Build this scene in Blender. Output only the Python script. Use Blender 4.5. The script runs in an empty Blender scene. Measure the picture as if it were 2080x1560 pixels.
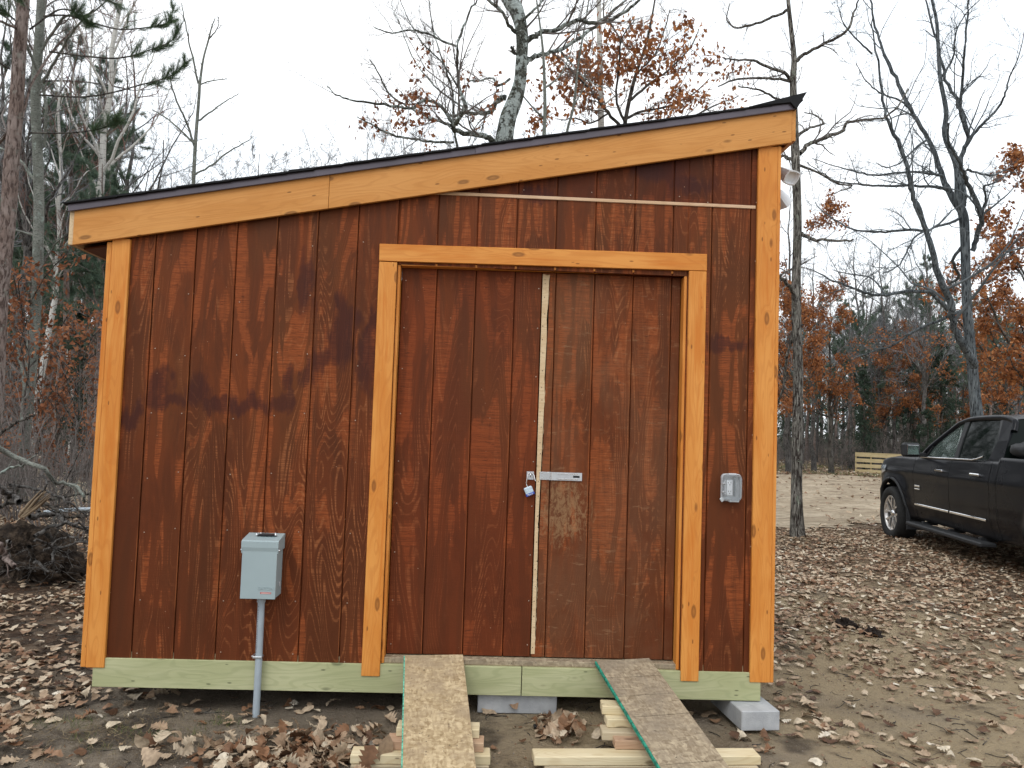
import bpy, bmesh, math, random
import numpy as np
from mathutils import Vector, Matrix, Euler
PI = math.pi
R = math.radians
SC = bpy.context.scene
COL = SC.collection
random.seed(7)
RNG = np.random.default_rng(7)

# ------------------------------------------------------------------ camera
F0 = 1560.0
CAM = np.array([1.69256, -3.91889, 1.25295])
YAW, PITCH, ROLL = 0.03503, 0.05473, 0.03383
_f = np.array([math.sin(YAW)*math.cos(PITCH), math.cos(YAW)*math.cos(PITCH), math.sin(PITCH)])
_r = np.array([math.cos(YAW), -math.sin(YAW), 0.0])
_u = np.cross(_r, _f)
RT = math.cos(ROLL)*_r + math.sin(ROLL)*_u
UP = -math.sin(ROLL)*_r + math.cos(ROLL)*_u
cd = bpy.data.cameras.new('camera')
cam = bpy.data.objects.new('camera', cd)
COL.objects.link(cam)
M4 = Matrix.Identity(4)
for i in range(3):
    M4[i][0] = RT[i]; M4[i][1] = UP[i]; M4[i][2] = -_f[i]; M4[i][3] = CAM[i]
cam.matrix_world = M4
cd.sensor_fit = 'HORIZONTAL'; cd.sensor_width = 36; cd.lens = 36*F0/2080
cd.clip_start = 0.05; cd.clip_end = 2000
SC.camera = cam

def at(u, v, y):
    """world point seen at photo pixel (u,v) on the plane of that y"""
    d = (u-1040)*RT - (v-780)*UP + F0*_f
    return CAM + (y-CAM[1])/d[1]*d

# ------------------------------------------------------------------ world, sun, exposure
SUN_EL, SUN_AZ = R(52), R(205)
w = bpy.data.worlds.new('World'); SC.world = w; w.use_nodes = True
nt = w.node_tree; nt.nodes.clear()
sky = nt.nodes.new('ShaderNodeTexSky'); sky.sky_type = 'NISHITA'; sky.sun_disc = False
sky.sun_elevation = SUN_EL; sky.sun_rotation = SUN_AZ; sky.air_density = 1.0; sky.dust_density = 3.0
hs = nt.nodes.new('ShaderNodeHueSaturation'); hs.inputs['Saturation'].default_value = 0.25
tc = nt.nodes.new('ShaderNodeTexCoord')
mpn = nt.nodes.new('ShaderNodeMapping'); mpn.inputs['Scale'].default_value = (1.6, 1.6, 5)
cn = nt.nodes.new('ShaderNodeTexNoise'); cn.inputs['Scale'].default_value = 1.3; cn.inputs['Detail'].default_value = 4
cr = nt.nodes.new('ShaderNodeValToRGB')
cr.color_ramp.elements[0].position = 0.3; cr.color_ramp.elements[0].color = (0.87, 0.935, 1.0, 1)
cr.color_ramp.elements[1].position = 0.62; cr.color_ramp.elements[1].color = (0.965, 0.985, 1.0, 1)
vm = nt.nodes.new('ShaderNodeVectorMath'); vm.operation = 'SCALE'; vm.inputs['Scale'].default_value = 11.6
mx = nt.nodes.new('ShaderNodeMixRGB'); mx.inputs['Fac'].default_value = 0.86
bg = nt.nodes.new('ShaderNodeBackground'); bg.inputs['Strength'].default_value = 0.125
ow = nt.nodes.new('ShaderNodeOutputWorld')
L = nt.links
L.new(sky.outputs[0], hs.inputs['Color']); L.new(tc.outputs['Generated'], mpn.inputs[0]); L.new(mpn.outputs[0], cn.inputs['Vector'])
L.new(cn.outputs['Fac'], cr.inputs[0]); L.new(cr.outputs[0], vm.inputs[0])
L.new(hs.outputs[0], mx.inputs['Color1']); L.new(vm.outputs[0], mx.inputs['Color2'])
L.new(mx.outputs[0], bg.inputs['Color']); L.new(bg.outputs[0], ow.inputs['Surface'])
sd = bpy.data.lights.new('sun', 'SUN'); sd.energy = 0.8; sd.angle = R(25); sd.color = (1, 0.97, 0.92)
so = bpy.data.objects.new('sun', sd); COL.objects.link(so)
# sun behind the camera, high, a little to the left
sv = Vector((math.sin(SUN_AZ)*math.cos(SUN_EL), math.cos(SUN_AZ)*math.cos(SUN_EL), math.sin(SUN_EL)))
so.rotation_euler = sv.to_track_quat('Z', 'Y').to_euler()
so.location = (0, -6, 12)
SC.view_settings.view_transform = 'Standard'; SC.view_settings.look = 'None'
SC.view_settings.gamma = 1; SC.view_settings.exposure = 0.22; SC.view_settings.use_curve_mapping = False
SC.cycles.use_denoising = True
SC.cycles.max_bounces = 6; SC.cycles.transparent_max_bounces = 8

# ------------------------------------------------------------------ node material helper
class NM:
    def __init__(s, name, rough=0.8, spec=0.3, metal=0.0):
        s.m = bpy.data.materials.new(name); s.m.use_nodes = True
        s.t = s.m.node_tree; s.b = s.t.nodes['Principled BSDF']
        s.b.inputs['Roughness'].default_value = rough
        s.b.inputs['Specular IOR Level'].default_value = spec
        s.b.inputs['Metallic'].default_value = metal
    def put(s, sock, v):
        if isinstance(v, bpy.types.NodeSocket): s.t.links.new(v, sock)
        elif v is not None:
            try: sock.default_value = v
            except Exception: sock.default_value = (*v, 1) if len(v) == 3 else v
    def node(s, typ, ins=None, **kw):
        n = s.t.nodes.new('ShaderNode'+typ)
        for k, v in kw.items(): setattr(n, k, v)
        for k, v in (ins or {}).items(): s.put(n.inputs[k], v)
        return n
    def pos(s): return s.node('NewGeometry').outputs['Position']
    def obj(s): return s.node('TexCoord').outputs['Object']
    def objr(s):
        """object coordinates shifted by the object's own random number"""
        oi = s.node('ObjectInfo').outputs['Random']
        v = s.node('CombineXYZ', {0: s.ma('MULTIPLY', oi, 31.7), 1: s.ma('MULTIPLY', oi, 17.3), 2: s.ma('MULTIPLY', oi, 53.1)}).outputs[0]
        return s.node('VectorMath', {0: s.obj(), 1: v}, operation='ADD').outputs[0]
    def map(s, v, scale=(1, 1, 1), loc=(0, 0, 0), rot=(0, 0, 0)):
        return s.node('Mapping', {'Vector': v, 'Scale': scale, 'Location': loc, 'Rotation': rot}).outputs[0]
    def noise(s, v, sc, det=3, rough=0.5, dist=0.0):
        return s.node('TexNoise', {'Vector': v, 'Scale': sc, 'Detail': det, 'Roughness': rough, 'Distortion': dist}).outputs['Fac']
    def noisec(s, v, sc, det=3):
        return s.node('TexNoise', {'Vector': v, 'Scale': sc, 'Detail': det}).outputs['Color']
    def vor(s, v, sc, out='Distance', feat='F1', rnd=1.0):
        return s.node('TexVoronoi', {'Vector': v, 'Scale': sc, 'Randomness': rnd}, feature=feat).outputs[out]
    def ma(s, op, a, b=None, c=None, clamp=False):
        n = s.t.nodes.new('ShaderNodeMath'); n.operation = op; n.use_clamp = clamp
        s.put(n.inputs[0], a)
        if b is not None: s.put(n.inputs[1], b)
        if c is not None: s.put(n.inputs[2], c)
        return n.outputs[0]
    def step(s, v, lo, hi, a=0.0, b=1.0):
        return s.node('MapRange', {0: v, 1: lo, 2: hi, 3: a, 4: b}, interpolation_type='SMOOTHSTEP').outputs[0]
    def xyz(s, v):
        return s.node('SeparateXYZ', {0: v}).outputs
    def mix(s, f, a, b, mode='MIX'):
        n = s.t.nodes.new('ShaderNodeMixRGB'); n.blend_type = mode
        s.put(n.inputs[0], f)
        for i, v in ((1, a), (2, b)):
            if isinstance(v, tuple) and len(v) == 3: v = (*v, 1)
            s.put(n.inputs[i], v)
        return n.outputs[0]
    def ramp(s, f, stops, interp='LINEAR'):
        n = s.t.nodes.new('ShaderNodeValToRGB'); n.color_ramp.interpolation = interp
        e = n.color_ramp.elements
        while len(e) < len(stops): e.new(0.5)
        for el, (p, c) in zip(e, stops): el.position = p; el.color = (*c, 1)
        s.put(n.inputs[0], f); return n.outputs[0]
    def attr(s, name='rnd'): return s.node('Attribute', attribute_name=name).outputs['Fac']
    def bump(s, h, st=0.3, d=0.01, nrm=None):
        n = s.node('Bump', {'Strength': st, 'Distance': d, 'Height': h})
        if nrm is not None: s.put(n.inputs['Normal'], nrm)
        s.t.links.new(n.outputs[0], s.b.inputs['Normal']); return n.outputs[0]
    def base(s, c):
        if isinstance(c, tuple) and len(c) == 3: c = (*c, 1)
        s.put(s.b.inputs['Base Color'], c); return s.m
    def rough(s, v): s.put(s.b.inputs['Roughness'], v)

def plain(name, c, rough=0.6, spec=0.4, metal=0.0, var=0.12, sc=30):
    k = NM(name, rough, spec, metal)
    n = k.noise(k.objr(), sc, 4)
    k.bump(k.noise(k.objr(), sc*4, 2), 0.1, 0.002)
    return k.base(k.mix(k.step(n, 0.3, 0.7), tuple(x*(1-var) for x in c), tuple(min(1, x*(1+var)) for x in c)))

# ------------------------------------------------------------------ materials
LAPS = ((264, 853, 20, 16), (286, 832, 10, 22), (322, 790, 16, 30), (350, 812, 26, 12), (405, 800, 18, 26), (442, 818, 34, 14), (510, 816, 40, 13), (566, 822, 20, 14), (586, 796, 9, 34), (628, 748, 12, 26),
        (655, 733, 22, 18), (690, 705, 22, 34), (700, 664, 20, 34), (694, 630, 10, 26), (752, 668, 12, 30), (750, 735, 16, 44), (625, 580, 9, 50), (1335, 345, 46, 22), (1395, 375, 40, 16), (1475, 700, 40, 12), (1080, 400, 30, 14))
def siding_mat(name, tint=(1, 1, 1), orange=0.5, stains=True, gx=0.0):
    k = NM(name, 0.62, 0.14)
    p = k.pos(); X = k.xyz(p)
    bd = k.ma('FLOOR', k.ma('DIVIDE', k.ma('ADD', X[0], 0.002), 0.2032))
    sh = k.ma('FLOOR', k.ma('DIVIDE', k.ma('ADD', X[0], 0.2), 0.8128))
    off = k.node('CombineXYZ', {0: 0.0, 1: k.ma('MULTIPLY', sh, 7.3), 2: 0.0}).outputs[0]
    q = k.node('VectorMath', {0: p, 1: off}, operation='ADD').outputs[0]
    # rotary-cut plywood figure: contour lines of a smooth field stretched upwards
    fld = k.noise(k.map(q, (5.2, 5.2, 0.62)), 1.0, 1.5, 0.45, 0.40)
    rings = k.ma('SINE', k.ma('MULTIPLY', fld, 290.0))
    broad = k.ma('SINE', k.ma('MULTIPLY', fld, 52.0))
    patch = k.noise(k.map(q, (8.0, 8.0, 1.7), (5, 2, 1)), 1.0, 5, 0.62, 0.7)
    # sheet rows: the roller pressed harder in some bands, with clear ends
    row = k.node('TexWhiteNoise', {'Vector': k.node('CombineXYZ', {0: k.ma('FLOOR', k.ma('ADD', k.ma('DIVIDE', X[2], 0.37), 0.3)), 1: k.ma('FLOOR', k.ma('DIVIDE', X[0], 0.4064)), 2: 0.0}).outputs[0]}, noise_dimensions='3D').outputs['Value']
    saw = k.noise(k.map(q, (4.0, 4.0, 215.0)), 1.0, 2, 0.6)
    saw2 = k.noise(k.map(q, (30.0, 30.0, 260.0)), 1.0, 2, 0.6)
    sawm = k.step(k.ma('ADD', k.ma('MULTIPLY', saw, 0.65), k.ma('MULTIPLY', saw2, 0.35)), 0.44, 0.58)
    thin = k.ma('ADD', patch, k.ma('ADD', k.ma('MULTIPLY', broad, 0.11), k.ma('MULTIPLY', k.ma('SUBTRACT', row, 0.5), 0.10)))
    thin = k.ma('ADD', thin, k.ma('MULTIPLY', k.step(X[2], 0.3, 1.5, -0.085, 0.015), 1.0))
    f1 = k.step(thin, 0.530, 0.615)
    veins = k.noise(k.map(q, (38.0, 38.0, 1.3), (1, 7, 3)), 1.0, 3, 0.6, 0.6)
    f2 = k.ma('MULTIPLY', k.step(k.ma('ADD', k.ma('MULTIPLY', rings, 0.10), veins), 0.56, 0.66), k.step(k.noise(k.map(q, (5, 5, 0.8), (2, 7, 5)), 1.0, 3), 0.47, 0.60))
    T_ = tint
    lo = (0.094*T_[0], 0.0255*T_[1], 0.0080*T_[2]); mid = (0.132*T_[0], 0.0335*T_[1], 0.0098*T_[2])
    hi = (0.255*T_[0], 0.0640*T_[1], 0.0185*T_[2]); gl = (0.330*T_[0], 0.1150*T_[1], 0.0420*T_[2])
    c = k.mix(k.step(patch, 0.38, 0.56), lo, mid)
    ol = k.step(k.noise(k.map(q, (2.6, 2.6, 0.9), (8, 1, 2)), 1.0, 3, 0.5), 0.46, 0.60)
    c = k.mix(k.ma('MULTIPLY', ol, 0.45), c, (0.100*T_[0], 0.0350*T_[1], 0.0115*T_[2]))
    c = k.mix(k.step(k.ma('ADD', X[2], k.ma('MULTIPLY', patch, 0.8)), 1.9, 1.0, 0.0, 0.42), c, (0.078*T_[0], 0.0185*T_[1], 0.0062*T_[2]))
    c = k.mix(k.ma('MULTIPLY', f1, k.ma('MULTIPLY', k.ma('ADD', 0.35, k.ma('MULTIPLY', sawm, 0.65)), orange)), c, hi)
    c = k.mix(k.ma('MULTIPLY', k.ma('MULTIPLY', f2, k.ma('ADD', 0.25, k.ma('MULTIPLY', sawm, 0.75))), orange*0.62), c, gl)
    cath = k.ma('MULTIPLY', k.step(rings, 0.70, 1.0), k.step(k.noise(k.map(q, (3.2, 3.2, 0.7), (6, 3, 1)), 1.0, 3), 0.46, 0.58))
    c = k.mix(k.ma('MULTIPLY', k.ma('MULTIPLY', cath, k.ma('ADD', 0.3, k.ma('MULTIPLY', sawm, 0.7))), orange*0.40), c, gl)
    dk = k.step(k.noise(k.map(q, (16, 16, 1.0), (3, 3, 3)), 1.0, 3, 0.55, 0.4), 0.53, 0.64)
    c = k.mix(k.ma('MULTIPLY', dk, 0.42), c, (0.072*T_[0], 0.0220*T_[1], 0.0080*T_[2]))
    c = k.mix(k.ma('MULTIPLY', k.ma('MULTIPLY', k.step(saw2, 0.40, 0.30), f1), 0.5), c, (0.04, 0.012, 0.006))
    if stains:
        # dark purple lap marks of the second coat, each at its own place on the wall
        nn = k.noisec(k.map(p, (7, 7, 4)), 1.6, 5)
        dv = k.node('VectorMath', {0: nn, 1: (0.5, 0.5, 0.5)}, operation='SUBTRACT').outputs[0]
        dv = k.node('VectorMath', {0: dv, 'Scale': 0.20}, operation='SCALE').outputs[0]
        n2 = k.noise(k.map(p, (45, 45, 2)), 1.0, 2)
        pp = k.node('VectorMath', {0: p, 1: dv}, operation='ADD').outputs[0]
        Y = k.xyz(pp); yz = k.ma('ADD', Y[2], k.ma('MULTIPLY', k.ma('SUBTRACT', n2, 0.5), 0.10))
        tot = None
        for (u, v, ru, rv) in LAPS:
            w0 = at(u, v, 0.0); cx, cz = float(w0[0]), float(w0[2]); rx, rz = ru/395*1.25, rv/395*1.25
            dx = k.ma('DIVIDE', k.ma('SUBTRACT', Y[0], cx), rx); dz = k.ma('DIVIDE', k.ma('SUBTRACT', yz, cz), rz)
            d = k.ma('ADD', k.ma('MULTIPLY', dx, dx), k.ma('MULTIPLY', dz, dz))
            g = k.step(d, 0.2, 1.9, 1.0, 0.0)
            tot = g if tot is None else k.ma('MAXIMUM', tot, g)
        c = k.mix(k.ma('MULTIPLY', tot, k.ma('ADD', 0.52, k.ma('MULTIPLY', veins, 0.35))), c, (0.040, 0.0115, 0.0100))
    br = k.node('TexWhiteNoise', {'W': bd}, noise_dimensions='1D').outputs['Value']
    c = k.mix(0.75, c, k.mix(br, (0.93, 0.93, 0.93), (1.06, 1.06, 1.06)), 'MULTIPLY')
    # stain worn thin on the arris of each groove
    fr = k.ma('FRACT', k.ma('DIVIDE', k.ma('ADD', X[0], 0.1016-gx), 0.2032)); ed = k.ma('SUBTRACT', fr, 0.5)
    arr = k.ma('MULTIPLY', k.step(ed, -0.034, -0.030), k.step(ed, -0.014, -0.018))
    arr = k.ma('MULTIPLY', arr, k.step(k.noise(k.map(p, (1, 1, 3.0), (0, 3, 0)), 1.0, 3), 0.40, 0.60))
    c = k.mix(k.ma('MULTIPLY', arr, 0.75), c, (0.30*T_[0], 0.095*T_[1], 0.032*T_[2]))
    sp = k.vor(k.map(p, (1, 0.2, 1)), 14.0); c = k.mix(k.ma('MULTIPLY', k.step(sp, 0.045, 0.03), 0.6), c, (0.36, 0.20, 0.12))
    h = k.ma('ADD', k.ma('MULTIPLY', saw2, 0.8), k.ma('MULTIPLY', veins, 0.6))
    k.bump(h, 0.35, 0.0018)
    k.rough(k.step(patch, 0.3, 0.7, 0.55, 0.7))
    return k.base(c)

def dusty_door_mat(name):
    """stained door ply with pale dusty scuffs"""
    m = siding_mat(name, (1.12, 1.14, 1.15), 0.75, False, 0.012)
    k = NM.__new__(NM); k.m = m; k.t = m.node_tree; k.b = k.t.nodes['Principled BSDF']
    old = k.b.inputs['Base Color'].links[0].from_socket
    p = k.pos(); X = k.xyz(p)
    sc = k.noise(k.map(p, (46, 46, 22), rot=(0, 0.6, 0)), 1.0, 5, 0.8, 0.9)
    dx = k.ma('DIVIDE', k.ma('SUBTRACT', X[0], 2.12), 0.16); dz = k.ma('DIVIDE', k.ma('SUBTRACT', X[2], 0.83), 0.20)
    d = k.ma('ADD', k.ma('MULTIPLY', dx, dx), k.ma('MULTIPLY', dz, dz))
    core = k.step(d, 0.0, 1.6, 1.0, 0.0)
    f = k.ma('MULTIPLY', k.step(k.ma('ADD', sc, k.ma('MULTIPLY', core, 0.16)), 0.56, 0.72), k.ma('ADD', 0.14, k.ma('MULTIPLY', core, 0.40)))
    c = k.mix(f, old, (0.33, 0.20, 0.10))
    veil = k.ma('MULTIPLY', k.step(k.noise(k.map(p, (3.2, 3.2, 1.8), (2, 2, 9)), 1.0, 4, 0.6, 0.5), 0.38, 0.65), 0.28)
    c = k.mix(veil, c, (0.165, 0.088, 0.048))
    st = k.noise(k.map(p, (9, 9, 40), rot=(0, 0.75, 0)), 1.0, 4, 0.7); c = k.mix(k.ma('MULTIPLY', k.step(st, 0.60, 0.72), 0.30), c, (0.34, 0.20, 0.11))
    return k.base(c)

def lumber_mat(name, c1, c2, cd_, knots=True, grain=1.0, rough=0.6, bumps=0.3, endc=None, stain=None):
    """grain runs along the local x axis of every board"""
    k = NM(name, rough, 0.3)
    p = k.objr()
    fld = k.noise(k.map(p, (0.9, 7, 7)), 1.0, 2, 0.5, 0.3)
    kd = k.vor(k.map(p, (4.0, 11.0, 11.0), (0.3, 0.2, 0.1)), 1.0)
    fld = k.ma('ADD', fld, k.ma('MULTIPLY', k.step(kd, 0.0, 0.34, 1.0, 0.0), 0.09))
    rings = k.ma('SINE', k.ma('MULTIPLY', fld, 130.0))
    fine = k.noise(k.map(p, (4, 170, 170)), 1.0, 2)
    blot = k.noise(k.map(p, (2.4, 9, 9), (4, 4, 4)), 1.0, 3, 0.6)
    c = k.mix(k.step(blot, 0.36, 0.66), c1, c2)
    c = k.mix(k.ma('MULTIPLY', k.step(rings, 0.2, 1.0), 0.30*grain), c, cd_)
    c = k.mix(k.ma('MULTIPLY', k.step(fine, 0.5, 0.75), 0.22*grain), c, cd_)
    if stain:
        sb = k.noise(k.map(p, (1.6, 22, 22), (8, 8, 8)), 1.0, 4, 0.6, 0.4)
        c = k.mix(k.ma('MULTIPLY', k.step(sb, 0.5, 0.68), 0.6), c, stain)
    if knots:
        kn = k.ma('MULTIPLY', k.step(kd, 0.10, 0.17, 1.0, 0.0), k.step(kd, 0.0, 0.12, 0.55, 1.0))
        c = k.mix(k.ma('MULTIPLY', kn, 0.75), c, tuple(x*0.35 for x in cd_))
        k2 = k.vor(k.map(p, (7.5, 24.0, 24.0), (3.3, 1.2, 2.1)), 1.0)
        c = k.mix(k.ma('MULTIPLY', k.step(k2, 0.06, 0.11, 1.0, 0.0), 0.75), c, tuple(x*0.3 for x in cd_))
    k.bump(k.ma('ADD', k.ma('MULTIPLY', rings, 0.2), k.ma('ADD', fine, k.step(kd, 0.05, 0.1))), bumps, 0.0015)
    return k.base(c)

MT = {}
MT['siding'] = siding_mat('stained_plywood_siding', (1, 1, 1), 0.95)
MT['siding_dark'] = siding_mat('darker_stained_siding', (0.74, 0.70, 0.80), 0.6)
MT['siding_edge'] = siding_mat('siding_rabbet', (1.2, 1.0, 0.9), 0.3, False)
MT['door_left'] = siding_mat('stained_door_plywood', (1.05, 0.95, 0.95), 0.55, False)
MT['door_right'] = dusty_door_mat('dusty_door_plywood')
MT['cedar'] = lumber_mat('orange_stained_pine', (0.58, 0.215, 0.036), (0.66, 0.282, 0.062), (0.46, 0.145, 0.022), stain=(0.52, 0.150, 0.014))
MT['cedar_fascia'] = lumber_mat('orange_stained_fascia', (0.52, 0.222, 0.050), (0.58, 0.268, 0.072), (0.42, 0.165, 0.034))
MT['treated'] = lumber_mat('green_treated_lumber', (0.36, 0.37, 0.20), (0.44, 0.44, 0.26), (0.25, 0.275, 0.14), knots=True, rough=0.8)
MT['lumber'] = lumber_mat('pale_framing_lumber', (0.60, 0.50, 0.31), (0.68, 0.59, 0.40), (0.47, 0.345, 0.185), knots=True, rough=0.8)
MT['lumber_grey'] = lumber_mat('weathered_framing_lumber', (0.42, 0.35, 0.235), (0.50, 0.42, 0.29), (0.29, 0.215, 0.135), knots=True, rough=0.85)
MT['lumber_pink'] = lumber_mat('pinkish_framing_lumber', (0.46, 0.30, 0.20), (0.52, 0.37, 0.24), (0.34, 0.20, 0.12), knots=True, rough=0.8)
MT['bare'] = lumber_mat('unpainted_wood', (0.55, 0.40, 0.24), (0.62, 0.48, 0.31), (0.42, 0.28, 0.15), rough=0.85)
MT['bare_pink'] = lumber_mat('raw_pinkish_edge', (0.55, 0.37, 0.23), (0.6, 0.42, 0.28), (0.42, 0.25, 0.14), rough=0.85, knots=False)
MT['soffit'] = lumber_mat('dark_brown_soffit', (0.13, 0.045, 0.02), (0.17, 0.06, 0.025), (0.07, 0.025, 0.012))
MT['pallet_old'] = lumber_mat('weathered_splinter', (0.20, 0.15, 0.10), (0.26, 0.20, 0.13), (0.13, 0.09, 0.06), rough=0.9, knots=False)
MT['pallet'] = lumber_mat('fence_board_pine', (0.50, 0.40, 0.22), (0.58, 0.47, 0.27), (0.38, 0.27, 0.13), rough=0.9)

def osb_mat(name, a, b, c_, dirt):
    k = NM(name, 0.85, 0.15)
    p = k.objr()
    d1 = k.vor(k.map(k.node('VectorMath', {0: p, 1: k.node('VectorMath', {0: k.noisec(p, 9, 2), 'Scale': 0.06}, operation='SCALE').outputs[0]}, operation='ADD').outputs[0], (75, 34, 40)), 1.0, 'Color')
    d2 = k.vor(k.map(p, (42, 105, 40), rot=(0, 0, 0.6)), 1.0, 'Color')
    v = k.ma('ADD', k.ma('MULTIPLY', k.xyz(d1)[0], 0.5), k.ma('MULTIPLY', k.xyz(d2)[1], 0.5))
    c = k.ramp(v, [(0.12, a), (0.5, b), (0.9, c_)])
    n = k.noise(k.map(p, (90, 30, 30), rot=(0, 0, 0.4)), 1.0, 3)
    c = k.mix(k.ma('MULTIPLY', k.step(n, 0.5, 0.7), 0.35), c, a)
    g = k.noise(p, 4.5, 5, 0.7)
    c = k.mix(k.ma('MULTIPLY', k.step(g, 0.42, 0.66), 0.72), c, dirt)
    s = k.noise(k.map(p, (1, 1, 1), (3, 3, 3)), 60, 3)
    c = k.mix(k.ma('MULTIPLY', k.step(s, 0.66, 0.74), 0.8), c, (0.05, 0.04, 0.03))
    k.bump(k.ma('ADD', v, n), 0.45, 0.003)
    return k.base(c)
MT['osb'] = osb_mat('dirty_tan_osb', (0.28, 0.20, 0.11), (0.42, 0.32, 0.19), (0.58, 0.46, 0.29), (0.31, 0.235, 0.155))
MT['osb_grey'] = osb_mat('muddy_grey_osb', (0.21, 0.16, 0.105), (0.30, 0.24, 0.165), (0.42, 0.345, 0.24), (0.22, 0.18, 0.135))
MT['green_edge'] = plain('green_edge_paint', (0.02, 0.22, 0.15), 0.7, 0.3, var=0.5, sc=60)
MT['mint_edge'] = plain('worn_green_edge_paint', (0.12, 0.42, 0.30), 0.7, 0.3, var=0.5, sc=60)

def concrete():
    k = NM('grey_concrete', 0.9, 0.2)
    p = k.objr()
    n = k.noise(p, 9, 6, 0.65); f = k.noise(p, 160, 3)
    c = k.mix(k.step(n, 0.3, 0.7), (0.30, 0.31, 0.325), (0.42, 0.43, 0.44))
    st = k.noise(k.map(p, (14, 14, 1.2)), 1.0, 3)
    c = k.mix(k.ma('MULTIPLY', k.step(st, 0.52, 0.7), 0.3), c, (0.50, 0.51, 0.53))
    c = k.mix(k.ma('MULTIPLY', k.step(k.vor(p, 55), 0.10, 0.05), 0.5), c, (0.13, 0.13, 0.13))
    k.bump(k.ma('ADD', n, f), 0.5, 0.003)
    return k.base(c)
MT['concrete'] = concrete()

def asphalt_shingle():
    k = NM('black_asphalt_shingle', 0.9, 0.2)
    p = k.pos(); n = k.noise(p, 300, 2)
    k.bump(n, 0.6, 0.002)
    return k.base(k.mix(n, (0.006, 0.007, 0.008), (0.03, 0.03, 0.033)))
MT['shingle'] = asphalt_shingle()
MT['drip'] = plain('dark_brown_drip_edge', (0.095, 0.078, 0.095), 0.30, 0.6, 0.3, sc=4)
MT['grey_box'] = plain('grey_enamel', (0.30, 0.37, 0.385), 0.45, 0.4, sc=3, var=0.05)
MT['pvc'] = plain('grey_pvc', (0.33, 0.38, 0.42), 0.42, 0.4, sc=12, var=0.08)
MT['black'] = plain('black_plastic', (0.012, 0.012, 0.014), 0.4, 0.4)
MT['zinc'] = plain('zinc_plate', (0.55, 0.57, 0.6), 0.34, 0.5, 0.85, sc=15)
MT['steel'] = plain('bright_steel', (0.75, 0.75, 0.76), 0.22, 0.5, 1.0)
MT['padlock'] = plain('laminated_steel', (0.50, 0.60, 0.68), 0.4, 0.5, 0.4)
MT['blue'] = plain('blue_bumper', (0.02, 0.07, 0.38), 0.5, 0.4)
MT['white_plastic'] = plain('white_plastic', (0.78, 0.80, 0.83), 0.4, 0.4, var=0.03)
MT['outlet_grey'] = plain('light_grey_plastic', (0.46, 0.48, 0.50), 0.35, 0.5, var=0.05)
MT['outlet_dark'] = plain('shadow_grey_plastic', (0.23, 0.26, 0.28), 0.35, 0.5, var=0.05)
MT['white_paint'] = plain('white_print', (0.8, 0.8, 0.8), 0.6, 0.3)
MT['red'] = plain('red_label', (0.42, 0.07, 0.06), 0.6, 0.3)
MT['pale_label'] = plain('pale_label_print', (0.6, 0.4, 0.38), 0.6, 0.3)
MT['nail'] = plain('nail_head', (0.35, 0.26, 0.20), 0.5, 0.4, 0.2)
k = NM('clear_polycarbonate', 0.08, 0.5)
k.b.inputs['Transmission Weight'].default_value = 0.92; k.b.inputs['IOR'].default_value = 1.3
MT['clear'] = k.base((0.86, 0.89, 0.91))

def bark(name, a, b, crack, sc=1.0, lichen=None, bumps=0.8, scale_z=0.25, lic=0.57):
    k = NM(name, 0.92, 0.12)
    p = k.objr()
    r = k.noise(k.map(p, (26*sc, 26*sc, 26*sc*scale_z)), 1.0, 4, 0.65, 0.6)
    n = k.noise(p, 3.0*sc, 4, 0.6)
    c = k.mix(k.step(n, 0.35, 0.68), a, b)
    c = k.mix(k.step(r, 0.50, 0.40), c, crack)
    if lichen:
        l = k.noise(k.map(p, (1, 1, 1), (5, 1, 2)), 5.5*sc, 5, 0.7)
        c = k.mix(k.ma('MULTIPLY', k.step(l, lic, lic+0.08), 0.75), c, lichen)
    k.bump(k.step(r, 0.35, 0.6), bumps, 0.02)
    return k.base(c)
MT['bark_grey'] = bark('grey_oak_bark', (0.17, 0.16, 0.14), (0.28, 0.265, 0.235), (0.03, 0.019, 0.017), 1.9, (0.33, 0.38, 0.30), 1.2, 0.14, 0.60)
MT['bark_dark'] = bark('dark_bark', (0.075, 0.068, 0.06), (0.125, 0.115, 0.10), (0.02, 0.018, 0.016), 1.0)
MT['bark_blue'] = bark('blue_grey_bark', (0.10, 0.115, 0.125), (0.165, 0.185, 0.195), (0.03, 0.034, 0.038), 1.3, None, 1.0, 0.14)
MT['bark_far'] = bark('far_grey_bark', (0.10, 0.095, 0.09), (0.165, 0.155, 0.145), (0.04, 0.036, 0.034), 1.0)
MT['bark_smooth'] = bark('smooth_green_grey_bark', (0.145, 0.155, 0.135), (0.21, 0.22, 0.195), (0.07, 0.072, 0.062), 1.4, (0.28, 0.33, 0.30), 0.3, 3.0)
MT['bark_pine'] = bark('red_pine_bark', (0.19, 0.14, 0.12), (0.27, 0.22, 0.20), (0.085, 0.06, 0.052), 1.1, (0.22, 0.22, 0.19))
MT['bark_mossy'] = bark('mossy_old_oak_bark', (0.10, 0.105, 0.09), (0.17, 0.18, 0.15), (0.02, 0.02, 0.017), 1.2, (0.62, 0.70, 0.68), 1.0, 1.2, 0.48)
MT['twig'] = plain('grey_twig', (0.165, 0.145, 0.135), 0.9, 0.1, var=0.25, sc=3)
MT['twig_far'] = plain('haze_tinted_far_twig', (0.20, 0.205, 0.215), 0.9, 0.1, var=0.2, sc=3)  # paler and bluer than the near twigs: distance haze put into the colour
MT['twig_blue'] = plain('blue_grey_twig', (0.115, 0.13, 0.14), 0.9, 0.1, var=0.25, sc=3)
MT['twig_red'] = plain('reddish_twig', (0.16, 0.095, 0.08), 0.9, 0.1, var=0.25, sc=3)
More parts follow.
